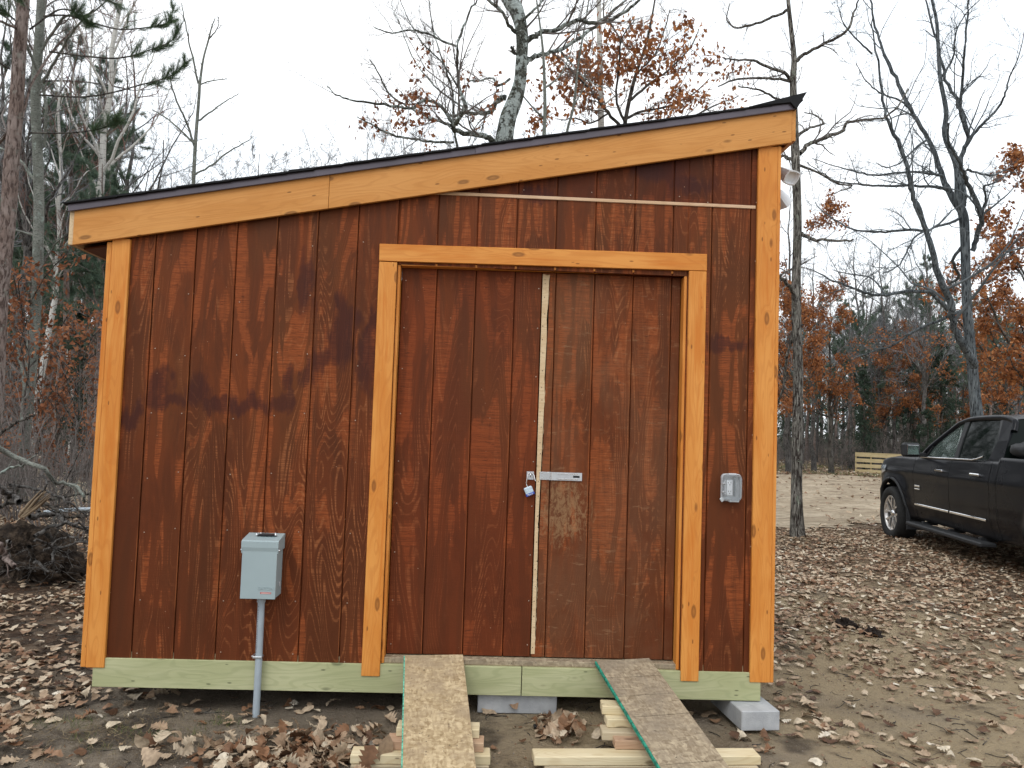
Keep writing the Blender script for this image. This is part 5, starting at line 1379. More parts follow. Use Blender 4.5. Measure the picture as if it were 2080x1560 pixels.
# --- big two-stemmed oak behind the truck
tr = [(1988, 880, 34), (1980, 800, 28), (1971, 700, 25), (1965, 636, 24), (1962, 559, 23), (1960, 482, 23), (1957, 440, 24), (1947, 404, 18), (1943, 335, 16), (1919, 275, 13), (1922, 226, 12), (1910, 161, 10), (1906, 101, 9), (1902, 40, 8), (1890, -20, 6), (1884, -140, 4)]
lb = [[(1978, 745, 22, -.3), (1956, 700, 20, -.6), (1939, 662, 18, -.8), (1934, 624, 18, -1), (1916, 580, 17, -1.1), (1893, 503, 15, -1.2), (1875, 452, 13, -1.2), (1854, 396, 12, -1.3), (1842, 343, 11, -1.4), (1822, 283, 10, -1.4), (1801, 242, 8, -1.5), (1793, 194, 7, -1.5), (1777, 109, 5, -1.6), (1770, 40, 3, -1.7)],
      [(1955, 432, 20, .1), (1927, 388, 16, .3), (1910, 343, 13, .5), (1886, 283, 11, .6), (1854, 230, 10, .7), (1822, 162, 9, .8), (1797, 113, 7, .9), (1781, 61, 6, 1), (1769, 0, 4.5, 1), (1760, -80, 3, 1.2)],
      [(1955, 425, 16, 0), (1959, 396, 14, 0), (1951, 323, 12, .2), (1967, 279, 11, .3), (1947, 210, 9, .4), (1922, 162, 8, .5), (1902, 81, 6, .6), (1880, 0, 4, .6), (1872, -70, 3, .7)],
      [(1967, 279, 9), (1951, 226, 8), (1955, 162, 7), (1959, 101, 6), (1967, 20, 5), (1972, -60, 3)],
      [(1975, 510, 13), (1986, 470, 13), (1993, 436, 13), (1967, 376, 11), (1955, 343, 9), (1930, 300, 7), (1926, 250, 5)],
      [(1960, 300, 9), (1985, 262, 8), (2007, 242, 7), (2030, 215, 6), (2042, 190, 5), (2052, 153, 4), (2068, 120, 3), (2082, 60, 2)],
      [(1965, 345, 7), (1990, 352, 5), (2018, 356, 4), (2040, 346, 3), (2060, 350, 2)],
      [(1993, 436, 8), (2003, 405, 6), (1998, 380, 5), (2020, 372, 4), (2045, 352, 3)],
      [(1927, 386, 10), (1895, 379, 8), (1846, 377, 7), (1790, 378, 6), (1745, 375, 5), (1700, 368, 4), (1670, 352, 3), (1640, 330, 2)],
      [(1915, 358, 8), (1902, 355, 7), (1860, 350, 6), (1826, 351, 5.5), (1780, 356, 5), (1745, 350, 4.5), (1700, 338, 3), (1650, 322, 2)],
      [(1926, 629, 12), (1900, 603, 11), (1886, 592, 10), (1836, 593, 9), (1798, 600, 8), (1759, 595, 7), (1734, 585, 6), (1703, 575, 5), (1670, 557, 4), (1640, 545, 2.5)],
      [(1958, 629, 9), (1913, 649, 8), (1862, 670, 7), (1811, 703, 5), (1759, 718, 4), (1720, 735, 2)],
      [(1885, 470, 8), (1850, 466, 7), (1800, 471, 6), (1745, 468, 5), (1710, 455, 4), (1672, 430, 3), (1655, 410, 2)],
      [(1957, 440, 8), (1930, 452, 7), (1900, 462, 6), (1862, 478, 5), (1845, 505, 5), (1825, 540, 4), (1795, 555, 3)],
      [(1956, 500, 9), (1935, 530, 8), (1948, 560, 7), (1930, 575, 6), (1925, 562, 4)],
      [(1798, 600, 5), (1770, 565, 4), (1720, 556, 3), (1690, 548, 2)],
      [(1886, 283, 6), (1860, 300, 5), (1830, 330, 4), (1800, 340, 3), (1780, 330, 2)],
      [(1854, 230, 6), (1830, 205, 5), (1790, 190, 4), (1760, 165, 3), (1740, 130, 2)],
      [(1910, 161, 6), (1935, 120, 5), (1940, 70, 4), (1960, 30, 3), (1990, 0, 2)],
      [(1771, 109, 5), (1740, 80, 4), (1715, 50, 3), (1700, 10, 2)]]
skeleton_tree('oak_tree', 'tall bare oak with two leaning stems and a wide crown rising behind the truck', 'tree', tr, lb, 14.5, MT['bark_blue'], MT['twig_blue'], 22, ((11, 0.34), (6, 0.55), (4, 0.55)), dyr=2.2, wig=0.2, tmin=0.0024, wf=0.76)

# --- mossy old oak behind the roof
tr = [(1020, 320, 38), (1023, 293, 37), (1032, 240, 34), (1046, 204, 31), (1056, 168, 26), (1059, 125, 24), (1061, 84, 25), (1057, 48, 26), (1048, 19, 30), (1037, 0, 33), (1020, -50, 30), (1000, -140, 24), (990, -260, 16)]
lb = [[(1066, 88, 12), (1080, 76, 11), (1100, 67, 10), (1140, 55, 9), (1179, 41, 8), (1222, 46, 8), (1261, 29, 7), (1285, 12, 6), (1330, -30, 4), (1380, -60, 3)],
      [(1064, 128, 12), (1080, 117, 10), (1100, 110, 9), (1136, 101, 8), (1169, 82, 7), (1208, 55, 6.5), (1249, 19, 5.5), (1280, -10, 4), (1330, -60, 2)],
      [(1050, 66, 8), (1032, 48, 7), (1020, 24, 6.5), (996, 5, 6), (975, -20, 4)],
      [(1012, 296, 14), (1006, 291, 13), (991, 279, 12), (967, 274, 11), (924, 264, 10), (932, 240, 9), (946, 221, 8.5), (936, 187, 7.5), (929, 135, 6), (929, 94, 5.5), (948, 38, 4.5), (967, 0, 3), (985, -30, 2)],
      [(924, 264, 9), (915, 240, 8), (895, 216, 7), (876, 204, 6.5), (855, 206, 6), (835, 220, 5.5), (780, 212, 5), (720, 205, 4), (685, 193, 3), (665, 175, 2)],
      [(1024, 196, 12), (1010, 205, 11), (1000, 222, 9), (980, 231, 8), (948, 228, 7), (925, 236, 6)],
      [(917, 255, 7), (895, 247, 6), (874, 240, 6), (835, 221, 4)],
      [(929, 94, 5), (900, 84, 4.5), (881, 74, 4), (840, 62, 3.5), (794, 66, 3), (760, 56, 2)],
      [(922, 289, 5), (869, 288, 5), (840, 282, 4.5), (816, 279, 4.5), (780, 267, 4), (755, 252, 3), (725, 238, 2)],
      [(931, 310, 5), (922, 260, 4.5), (920, 200, 4), (915, 168, 4), (898, 120, 3), (880, 60, 2.4), (872, 0, 1.8)],
      [(835, 221, 4), (790, 190, 3.5), (770, 150, 3), (750, 120, 2)],
      [(1036, 160, 5), (1010, 175, 5), (1000, 158, 4), (970, 165, 4), (945, 160, 2)],
      [(946, 221, 4), (900, 190, 3.5), (870, 160, 3), (840, 120, 2.5), (820, 70, 2), (800, 20, 1.6)],
      [(936, 187, 4), (900, 130, 3.2), (860, 90, 2.6), (830, 40, 2), (810, -10, 1.6)],
      [(1136, 101, 4), (1160, 130, 3), (1190, 160, 2.4), (1230, 180, 2)],
      [(1049, 110, 5, -0.2), (1042, 106, 6, -0.35), (1040, 96, 5, -0.45)],
      [(1055, 48, 6), (1085, 20, 5), (1110, -10, 4), (1140, -50, 3)]]
tO, lv, rg = skeleton_tree('oak_tree', 'old mossy oak with pale lichen trunk rising behind the middle of the roof', 'tree', tr, lb, 9.6, MT['bark_mossy'], MT['twig'], 23, ((11, 0.42), (6, 0.5), (4, 0.5)), dyr=1.6, wig=0.11, up=0.05, tmin=0.0016)
leaf_clusters(tO, rg, [(805, 215, 38, 1.0), (850, 205, 34, 1.5), (870, 235, 26, .8), (840, 185, 28, .7), (830, 245, 30, .7), (790, 250, 22, .5), (900, 130, 30, .35), (850, 120, 20, .25), (925, 155, 22, .4), (960, 165, 22, .4), (1010, 160, 18, .35), (865, 305, 22, .6), (870, 95, 14, .15), (985, 235, 20, .3), (745, 240, 20, .3)], 9.6, 0.085, MT['rust_dull'], 60)

# --- oak with rust leaves right of it
tr = [(1262, 330, 9), (1268, 262, 8.5), (1278, 205, 8), (1292, 150, 7), (1312, 90, 5.5), (1325, 30, 4), (1335, -30, 3)]
lb = [[(1266, 265, 7), (1236, 230, 6), (1205, 190, 5), (1178, 160, 4), (1150, 130, 2.5)],
      [(1270, 250, 6), (1252, 200, 5), (1258, 140, 4), (1262, 80, 3), (1290, 40, 2)],
      [(1278, 205, 6), (1320, 170, 5), (1360, 140, 4), (1400, 100, 3), (1420, 60, 2)],
      [(1272, 240, 6), (1310, 225, 5), (1360, 215, 4), (1410, 190, 3), (1440, 160, 2)],
      [(1268, 262, 6), (1330, 262, 5), (1400, 240, 4), (1450, 215, 3), (1500, 195, 2)],
      [(1236, 230, 4), (1200, 250, 3.5), (1170, 240, 3), (1140, 245, 2)],
      [(1292, 150, 4), (1330, 110, 3.5), (1350, 60, 3), (1360, 20, 2)]]
tR, lv, rg = skeleton_tree('oak_tree', 'oak holding rust brown leaves behind the high end of the roof', 'tree', tr, lb, 12.0, MT['bark_dark'], MT['twig'], 24, ((11, 0.5), (6, 0.5), (4, 0.5)), dyr=1.6, wig=0.15, up=0.03)
sp = [(1130, 128, 24, .9), (1165, 112, 26, 1.1), (1188, 128, 28, 1.4), (1160, 155, 26, 1.0), (1140, 170, 22, .7), (1195, 165, 30, 1.5), (1220, 155, 30, 1.5), (1182, 215, 22, .9), (1165, 190, 22, .8), (1205, 190, 22, .8), (1235, 90, 28, .9), (1255, 110, 30, 1.8), (1250, 65, 24, .8), (1285, 95, 30, 1.3), (1275, 140, 28, 1.4), (1300, 120, 26, 1.3), (1315, 150, 24, 1.1), (1290, 60, 22, .6), (1330, 85, 26, .8),
      (1350, 120, 26, .8), (1370, 105, 26, .8), (1390, 70, 28, .6), (1400, 50, 22, .4), (1380, 140, 26, .9), (1345, 205, 26, .8), (1375, 185, 28, 1.0), (1400, 200, 26, .8), (1360, 225, 20, .6), (1430, 130, 30, .5), (1430, 190, 26, .5), (1465, 160, 28, .4), (1480, 205, 24, .5), (1095, 175, 16, .5), (1100, 235, 22, .9), (1075, 245, 14, .4), (1335, 235, 18, .6), (1500, 150, 24, .3), (1450, 100, 24, .3)]
leaf_clusters(tR, rg, sp, 12.0, 0.115, MT['rust'], 80)

# --- thin stems behind the roof
def stem_tree(name, label, cat, px, Y, bark_m, seed, limbs_=(), tw=((6, 0.3), (4, 0.5), (3, 0.5)), group=None, twm=None, **kw):
    return skeleton_tree(name, label, cat, px, list(limbs_), Y, bark_m, twm or MT['twig'], seed, tw, group=group, dyr=0.6, **kw)
stem_tree('birch_tree', 'slender pale birch trunk behind the high half of the roof', 'tree', [(1222, 300, 13), (1221, 262, 13), (1220, 192, 12), (1218, 96, 11), (1216, 0, 9), (1214, -120, 6)], 13.0, MT['birch'], 31, [[(1218, 125, 4), (1195, 90, 3), (1170, 60, 2)], [(1219, 220, 4), (1250, 195, 3), (1285, 178, 2)], [(1217, 30, 4), (1240, -10, 3), (1260, -40, 2)]])
stem_tree('young_tree', 'thin grey sapling just right of the mossy oak trunk', 'tree', [(1104, 330, 9), (1105, 276, 8), (1107, 216, 7), (1104, 120, 5.5), (1098, 60, 4), (1090, 0, 3), (1085, -60, 2)], 9.0, MT['bark_smooth'], 32, [[(1106, 180, 4), (1140, 150, 3), (1160, 100, 2), (1180, 20, 1.4)], [(1104, 240, 4), (1075, 210, 3), (1050, 175, 2)]])
stem_tree('young_tree', 'very thin grey sapling between the mossy oak and the pale birch', 'tree', [(1148, 330, 6), (1152, 267, 5.5), (1165, 216, 5), (1176, 120, 4), (1190, 40, 3), (1200, -30, 2)], 10.0, MT['bark_smooth'], 33, [[(1165, 216, 3), (1185, 180, 2), (1190, 150, 1.4)]])
# --- sapling left of centre above the roof
sl = [[(396, 300, 5), (383, 260, 4.5), (366, 220, 4), (350, 180, 3), (345, 150, 2)], [(403, 170, 4.5), (392, 120, 3.6), (383, 80, 3), (375, 40, 2.4), (368, 5, 1.5)], [(404, 245, 4), (430, 225, 3), (460, 205, 2.2), (485, 190, 1.4)], [(397, 295, 4.5), (360, 258, 3.6), (330, 235, 3), (308, 222, 2)],
      [(396, 355, 4), (430, 335, 3.5), (465, 308, 3), (500, 288, 2), (515, 277, 1.3)], [(403, 173, 3), (425, 165, 2.4), (460, 160, 1.6)], [(424, 80, 3), (440, 60, 2), (445, 35, 1.4)]]
stem_tree('young_tree', 'slender forked grey sapling alone against the sky above the low end of the roof', 'tree', [(392, 420, 8), (393, 373, 7.5), (397, 290, 7), (404, 200, 6), (406, 170, 5.5), (413, 120, 4), (423, 83, 3.5), (430, 55, 2.6), (437, 37, 1.6)], 8.5, MT['bark_smooth'], 34, sl, ((5, 0.25), (3, 0.45), (2, 0.5)), up=0.05, wig=0.1)
# --- smooth grey tree at far left
tr = [(30, 1015, 26), (42, 980, 24), (50, 880, 23), (60, 780, 22), (68, 680, 22), (75, 580, 21), (78, 480, 20), (79, 400, 19), (76, 300, 19), (72, 200, 18), (78, 100, 17), (84, 0, 16), (88, -100, 13), (92, -240, 8)]
lb = [[(60, 840, 8), (50, 790, 7), (42, 740, 6.5), (30, 680, 6), (26, 640, 5), (22, 600, 4)], [(78, 380, 7), (60, 350, 6), (35, 320, 5), (0, 300, 4)], [(92, 300, 6), (94, 240, 6), (88, 180, 6), (70, 130, 6), (52, 90, 6), (40, 40, 5), (20, 0, 4)],
      [(84, 170, 6), (120, 110, 5), (150, 60, 4), (190, 20, 3)], [(80, 110, 6), (130, 35, 5), (180, 30, 3.5), (240, -20, 2)], [(78, 480, 5), (40, 470, 4), (0, 455, 3)], [(75, 560, 4), (110, 500, 3), (140, 470, 2)]]
skeleton_tree('maple_tree', 'slim smooth grey tree trunk at the left edge in front of the reddish pine', 'tree', tr, lb, 8.0, MT['bark_smooth'], MT['twig'], 41, ((7, 0.4), (5, 0.5), (3, 0.5)), dyr=1.0)
# --- red pine at far left with long needled boughs
tr = [(-22, 1080, 36), (-14, 900, 34), (-6, 700, 32), (0, 600, 31), (8, 520, 30), (17, 433, 29), (23, 333, 28), (32, 233, 26), (40, 100, 24), (48, 0, 22), (54, -120, 18), (60, -300, 12)]
t, lv, rg = skeleton_tree('pine_tree', 'reddish barked pine trunk leaning along the left edge', 'tree', tr, [[(40, 60, 6), (-10, 40, 5), (-60, 30, 3)], [(30, 250, 6), (-10, 300, 5), (-50, 330, 3)], [(44, 240, 5), (70, 160, 4.5), (120, 90, 4), (170, 40, 3)]], 7.0, MT['bark_pine'], MT['twig'], 42, ((5, 0.35), (4, 0.5), (2, 0.5)))
def boughs(t, rng, lines, Y, n_tuft, ln, mat, side=0.22, dens=26, wd=0.0011):
    T = Tubes(); parts = []
    for i, (line, lo) in enumerate(lines):
        dy = rng.uniform(-0.5, 0.5); m = len(line)
        q = [(u, v, w_, dy*j/(m-1)) for j, (u, v, w_) in enumerate(line)]
        p_, r_ = limb(q, Y, 30); T.add(p_, r_, 5)
        k0 = int(lo*29)
        S, SR = spawn(rng, p_[None, k0:], r_[None, k0:], n_tuft, 0.3, 5, (0.5, 1.1), 0.10, 0.10, 0.6, 0.0, 0.0025, 0.4, lens=side)
        T.add(S, SR, 4)
        ends = np.concatenate([S[:, -1], S[:, -2], p_[-8::2], S[:, -3]]); d = np.concatenate([S[:, -1]-S[:, -2], S[:, -2]-S[:, -3], (p_[-8::2]-p_[-9:-1:2]), S[:, -3]-S[:, -4]])
        d /= np.linalg.norm(d, axis=1, keepdims=True)+1e-9; d[:, 2] += 0.25
        parts.append(needles(rng, ends, d, dens, ln, wd, 0.55))
    world_mesh('bough', T.mesh(), MT['bark_dark'], t)
    world_mesh('needles', cloud_mesh(parts), mat, t)
bl = [([(88, 33, 4), (140, 32, 3.6), (200, 50, 3.4), (250, 60, 3), (317, 53, 2.6), (345, 42, 2), (352, 10, 1.5)], 0.5),
      ([(100, 105, 4), (200, 117, 3.6), (250, 117, 3.2), (300, 103, 2.6), (345, 85, 2), (362, 60, 1.5)], 0.45),
      ([(80, 193, 4), (167, 197, 3.6), (233, 187, 3.2), (283, 173, 3), (333, 160, 2.4), (360, 145, 2), (376, 127, 1.5)], 0.5),
      ([(60, 270, 4), (140, 270, 3), (200, 262, 2.6), (240, 245, 2)], 0.6),
      ([(60, -40, 4), (120, -20, 3.4), (190, -10, 3), (240, 10, 2)], 0.3), ([(60, 60, 4), (120, 20, 3.4), (160, 30, 3), (185, 50, 2)], 0.5),
      ([(20, 140, 4), (-20, 120, 3), (-60, 130, 2)], 0.3), ([(30, 40, 4), (0, 20, 3), (-30, 30, 2)], 0.2), ([(60, 20, 4), (40, -10, 3), (60, -40, 2)], 0.2)]
boughs(t, rg, bl, 6.4, 26, 0.115, MT['needle'], dens=36, wd=0.0013)
# distant pine tufts through the boughs at left

# ------------------------------------------------------------------ tree kinds for the surrounding wood
def proto_bare(seed, H, r, spread, lev=(13, 7, 6, 3), up=0.06, crown0=0.3, wig=0.2):
    rng = np.random.default_rng(seed); K = 16
    z = np.linspace(0, H, K); P = np.stack([np.cumsum(rng.normal(size=K)*0.05*H/10), np.cumsum(rng.normal(size=K)*0.05*H/10), z], 1); P[0, :2] = 0; P[1, :2] *= 0.3
    Rr = r*(1-0.9*(z/H)**1.1)+r*0.35*np.exp(-z/0.4)
    T = Tubes(); T.add(P, Rr, 8)
    P1, R1 = spawn(rng, P[None], Rr[None], lev[0], spread, 9, (0.5, 1.15), wig*0.8, up, 0.55, crown0, 0.008); T.add(P1, R1, 5)
    C = Tubes()
    P2, R2 = spawn(rng, P1, R1, lev[1], 0.5, 6, (0.4, 1.0), wig, up, 0.6, 0.15, 0.005); C.add(P2, R2, 4)
    P3, R3 = spawn(rng, P2, R2, lev[2], 0.5, 5, (0.4, 1.0), wig, up*0.7, 0.6, 0.1, 0.0035); C.add(P3, R3, 3)
    if lev[3]:
        P4, R4 = spawn(rng, P3, R3, lev[3], 0.55, 4, (0.4, 1.0), wig, up*0.7, 0.7, 0.1, 0.0028); C.add(P4, R4, 3)
    else: P4 = P3
    return T.mesh('trunk'), C.mesh('twigs'), (P1, P2, P3, P4), rng
def proto_spruce(seed, H, r, dens=1.0, ln=0.05):
    rng = np.random.default_rng(seed)
    T = Tubes(); z = np.linspace(0, H, 8); T.add(np.stack([z*0, z*0, z], 1), 0.014*H*(1-z/H*0.95)+0.01, 7)
    n = int(H*17*dens); zz = H*(0.05+0.95*np.sort(rng.uniform(0, 1, n))); L_ = r*(1-zz/H)**0.8*rng.uniform(0.7, 1.1, n)+0.06
    a = rng.uniform(0, 2*PI, n); t = np.linspace(0, 1, 5)[None, :]
    x = np.cos(a)[:, None]*L_[:, None]*t; y = np.sin(a)[:, None]*L_[:, None]*t; zz2 = zz[:, None]-0.42*L_[:, None]*t**1.3+0.12*L_[:, None]*t**3
    B = np.stack([x, y, zz2], -1); T.add(B, np.tile(np.linspace(0.012, 0.003, 5), (n, 1)), 3)
    S, SR = spawn(rng, B, np.full(B.shape[:2], 0.004), 9, 0.4, 3, (0.7, 1.1), 0.1, -0.06, 0.7, 0.1, 0.002)
    pts = np.concatenate([sample_on(rng, B, n*8, 0.02, 0.15), sample_on(rng, S, n*60, 0.02, 0.0)])
    d = rng.normal(size=pts.shape); d[:, 2] -= 0.5; d /= np.linalg.norm(d, axis=1, keepdims=True)
    return T.mesh('trunk'), cloud_mesh([needles(rng, pts, d, 2, 0.14, 0.017, 0.6)])
def proto_pine(seed, H, r):
    rng = np.random.default_rng(seed); tr_, tw_, (P1, P2, P3, P4), rng = proto_bare(seed, H, r, 0.24, (24, 7, 4, 0), 0.03, 0.35, 0.12)
    e = P3[:, -1]; d = P3[:, -1]-P3[:, -2]; d /= np.linalg.norm(d, axis=1, keepdims=True)+1e-9; d[:, 2] += 0.3
    e2 = P3[:, 2]; 
    return tr_, tw_, cloud_mesh([needles(rng, np.concatenate([e, e2]), np.concatenate([d, d]), 34, 0.18, 0.006, 0.75)])
PB = [proto_bare(101, 13, 0.13, 0.42, (15, 7, 6, 4)), proto_bare(102, 15, 0.15, 0.36, (17, 7, 6, 4)), proto_bare(103, 11, 0.09, 0.34, (18, 7, 6, 4), 0.10)]
PBB = [proto_bare(111, 15, 0.12, 0.26, (18, 6, 5, 2), 0.12, 0.35)]
PS = [proto_spruce(121, 7, 1.9), proto_spruce(122, 10, 2.3)]
PP = [proto_pine(131, 14, 0.16), proto_pine(132, 11, 0.13)]
def proto_rust(seed, H, r, n, sz, spread=0.5, lev=(14, 7, 5, 0), crown0=0.2):
    tr_, tw_, (P1, P2, P3, P4), rng = proto_bare(seed, H, r, spread, lev, 0.03, crown0)
    # leaves sit in bunches on some twigs only
    sel = rng.random(len(P3)) < 0.75; Q = P3[sel]
    c = sample_on(rng, Q, n//5, 0.04); pts = np.repeat(c, 5, 0)+rng.normal(size=(len(c)*5, 3))*sz*0.8
    return tr_, tw_, cloud_mesh([leaf_cloud(rng, pts, sz, 0.4)])
PR = [proto_rust(141, 9, 0.13, 10500, 0.115), proto_rust(142, 7, 0.10, 4600, 0.105)]
PY = [proto_rust(151, 3.4, 0.022, 700, 0.085, 0.55, (12, 5, 4, 0), 0.08), proto_rust(152, 2.6, 0.018, 520, 0.085, 0.6, (10, 5, 4, 0), 0.06)]
def shrub(seed, H, n):
    rng = np.random.default_rng(seed); T = Tubes()
    a = rng.uniform(0, 2*PI, n); P = np.stack([np.zeros((n, 2)), np.zeros((n, 2))], 1)
    base = np.stack([np.cos(a)*0.12, np.sin(a)*0.12, a*0], 1); top = np.stack([np.cos(a)*rng.uniform(0.1, 0.7, n), np.sin(a)*rng.uniform(0.1, 0.7, n), H*rng.uniform(0.6, 1.1, n)], 1)
    t = np.linspace(0, 1, 6)[None, :, None]; B = base[:, None]+(top-base)[:, None]*t+rng.normal(size=(n, 6, 3))*0.03
    Rr = np.tile(np.linspace(0.009, 0.003, 6), (n, 1)); T.add(B, Rr, 4)
    P2, R2 = spawn(rng, B, Rr, 7, 0.35, 5, (0.4, 1.1), 0.2, 0.03, 0.6, 0.2, 0.002); T.add(P2, R2, 3)
    P3, R3 = spawn(rng, P2, R2, 4, 0.5, 4, (0.4, 1.1), 0.2, 0.02, 0.7, 0.2, 0.0018); T.add(P3, R3, 3)
    return T.mesh('stems')
PH = [shrub(161, 1.6, 14), shrub(162, 1.1, 12)]

PLANTED = []
def plant(kind, px, Y, sc=1.0, label=None, group=None, rng=random.Random(5), x=None, dz=0.0):
    """stand a tree of that kind at photo column px, distance Y"""
    if x is None: x = float(at(px, 880, Y)[0])
    z = float(gh(x, Y))-0.06+dz
    name, cat, meshes = kind
    t = bpy.data.objects.new(name, None); COL.objects.link(t); t.location = (x, Y, z); s_ = sc*rng.uniform(0.93, 1.07); t.scale = (s_, s_, s_); t.rotation_euler = (0, 0, rng.uniform(0, 2*PI))
    tag(t, label, cat, group); PLANTED.append((t, px, Y, label))
    for nm, me, m in meshes:
        if not me.materials: me.materials.append(m)
        o = bpy.data.objects.new(nm, me); COL.objects.link(o); o.parent = t
    return t
def K_(name, cat, pr, mats, names=('trunk', 'twigs', 'foliage')):
    return (name, cat, [(n, me, m) for n, me, m in zip(names, pr, mats)])
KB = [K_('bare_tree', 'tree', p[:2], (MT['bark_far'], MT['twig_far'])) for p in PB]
KBG = [K_('birch_tree', 'tree', p[:2], (MT['birch'], MT['twig_red'])) for p in PBB]
KS = [K_('spruce_tree', 'tree', p, (MT['bark_dark'], MT['needle_dark']), ('trunk', 'foliage')) for p in PS]
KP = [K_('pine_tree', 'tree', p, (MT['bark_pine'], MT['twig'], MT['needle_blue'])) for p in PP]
KR = [K_('rust_oak', 'tree', p, (MT['bark_dark'], MT['twig'], MT['rust'])) for p in PR]
KY = [K_('young_oak', 'tree', p, (MT['bark_dark'], MT['twig'], MT['rust_dull'])) for p in PY]
KH = [('shrub', 'shrub', [('stems', p, MT['twig'])]) for p in PH]

GB = 'bare trees of the surrounding wood'; GP = 'pines of the surrounding wood'; GS = 'spruces across the drive'; GR = 'oaks with rust leaves across the drive'
# named neighbours of the view at the right
plant(KR[0], 1618, 24, 0.90, 'rust-leaved oak showing behind the slim oak near the shed corner')
plant(KR[1], 1690, 27, 0.92, 'rust-leaved oak between the slim oak and the slatted fence', GR)
plant(KR[0], 2092, 19, 1.04, 'large rust-leaved oak at the right edge above the truck')
plant(KR[1], 2040, 24, 1.0, 'rust-leaved oak low behind the truck cab')
plant(KR[1], 1880, 31, 0.85, 'small rust-leaved oak behind the truck hood')
plant(KR[1], 1790, 33, 0.75, 'small rust-leaved oak above the slatted fence')
plant(KR[1], 1955, 33, 0.8, 'small rust-leaved oak right behind the two-stemmed oak')
for i, (px, Y, sc, k_, lb_) in enumerate([(1755, 31, 0.50, 1, 'dark drooping spruce just left of the truck mirror above the fence'), (1885, 29, 0.52, 0, 'dark spruce low beside the truck windshield'), (1735, 38, 0.75, 0, 'dark low spruce left of the slatted fence end'), (1790, 40, 0.9, 1, 'dark spruce rising straight behind the slatted fence'), (1850, 36, 0.8, 0, 'dark spruce behind the hood of the truck'), (1912, 32, 0.95, 0, 'dark drooping spruce left of the two-stemmed oak'),
                                         (1600, 44, 0.8, 1, 'dark spruce between the shed corner and the slim oak'), (1660, 48, 0.7, 0, 'small dark spruce right of the slim oak'), (2030, 36, 0.7, 0, 'green spruce over the truck cab roof')]):
    plant(KS[k_], px, Y, sc, lb_, GS)
for px, Y, sc, k_ in [(1720, 36, 0.62, 0), (1775, 38, 0.68, 1), (1840, 37, 0.66, 0), (1895, 40, 0.72, 1), (1985, 34, 0.62, 0), (2045, 38, 0.70, 0), (1655, 36, 0.60, 1), (1600, 38, 0.66, 0), (1800, 56, 1.05, 0), (1925, 58, 1.0, 1), (1670, 60, 0.9, 0), (1760, 46, 0.85, 0), (1830, 50, 0.9, 1), (1880, 44, 0.9, 0), (1700, 55, 0.85, 1), (1640, 42, 0.72, 0), (2010, 46, 0.85, 1), (2060, 52, 0.85, 0), (1945, 52, 0.9, 1)]:
    plant(KP[k_], px, Y, sc, 'blue-green pine in the wood beyond the drive on the right', GP)
rb_ = random.Random(99)
for i in range(44):
    px = 1565+i*13.5+rb_.uniform(-8, 8); Y = rb_.uniform(31, 62)
    plant(rb_.choice(KB), px, Y, rb_.uniform(0.60, 0.95), 'bare grey tree in the wood beyond the drive on the right', GB+' on the right')
for px, Y, sc in [(1604, 27, .75), (1655, 29, .7), (1785, 34, .8), (1870, 30, .75), (1725, 36, .8)]:
    plant(KB[1], px, Y, sc, 'darker bare tree at the near edge of the wood beyond the drive', 'bare trees at the edge of the drive')
for px, Y in [(1690, 40), (1762, 52), (1815, 45), (1903, 50)]:
    plant(KBG[0], px, Y, 0.75, 'thin white birch in the wood beyond the drive', 'white birches on the right')
for i in range(60):
    px = 1560+i*9.5+rb_.uniform(-8, 8); Y = rb_.uniform(28, 44)
    plant(rb_.choice(KH), px, Y, rb_.uniform(0.9, 1.6), 'reddish leafless shrub along the far side of the drive', 'shrubs along the far side of the drive')
# low tree tops seen over the roof
for i in range(40):
    px = 280+i*20+rb_.uniform(-9, 9); Y = rb_.uniform(48, 66); kk = rb_.choice((0, 1, 2)); Hk = (13, 15, 11)[kk]
    v_ = 412-(px-147)*0.1385-rb_.uniform(-5, 42)
    plant(KB[kk], px, Y, ((862-v_)/F0*(Y+3.9)+1.5)/(Hk*1.06), 'far bare tree whose top shows over the roof', 'far tree tops over the roof')
plant(KP[1], 288, 38, 1.0, 'green pine top poking over the low end of the roof')
for px in (330, 520, 600, 700, 790): plant(KP[0], px, 60, 0.62, 'far pine hidden low behind the roof', 'far pines behind the roof')
plant(KP[1], 1085, 22, 0.72, 'small green pine behind the rust oak over the roof')
# the wood goes on behind the shed, low enough to stay under the roof line
for i in range(18):
    px = 1080+i*27+rb_.uniform(-9, 9); plant(rb_.choice(KB), px, rb_.uniform(34, 58), rb_.uniform(0.5, 0.66), 'bare grey tree of the wood straight behind the shed', 'bare trees of the wood behind the shed')
for i in range(14): plant(rb_.choice(KH), 1080+i*34+rb_.uniform(-9, 9), rb_.uniform(29, 38), rb_.uniform(1.0, 1.6), 'leafless shrub behind the shed beyond the drive', 'shrubs beyond the drive behind the shed')
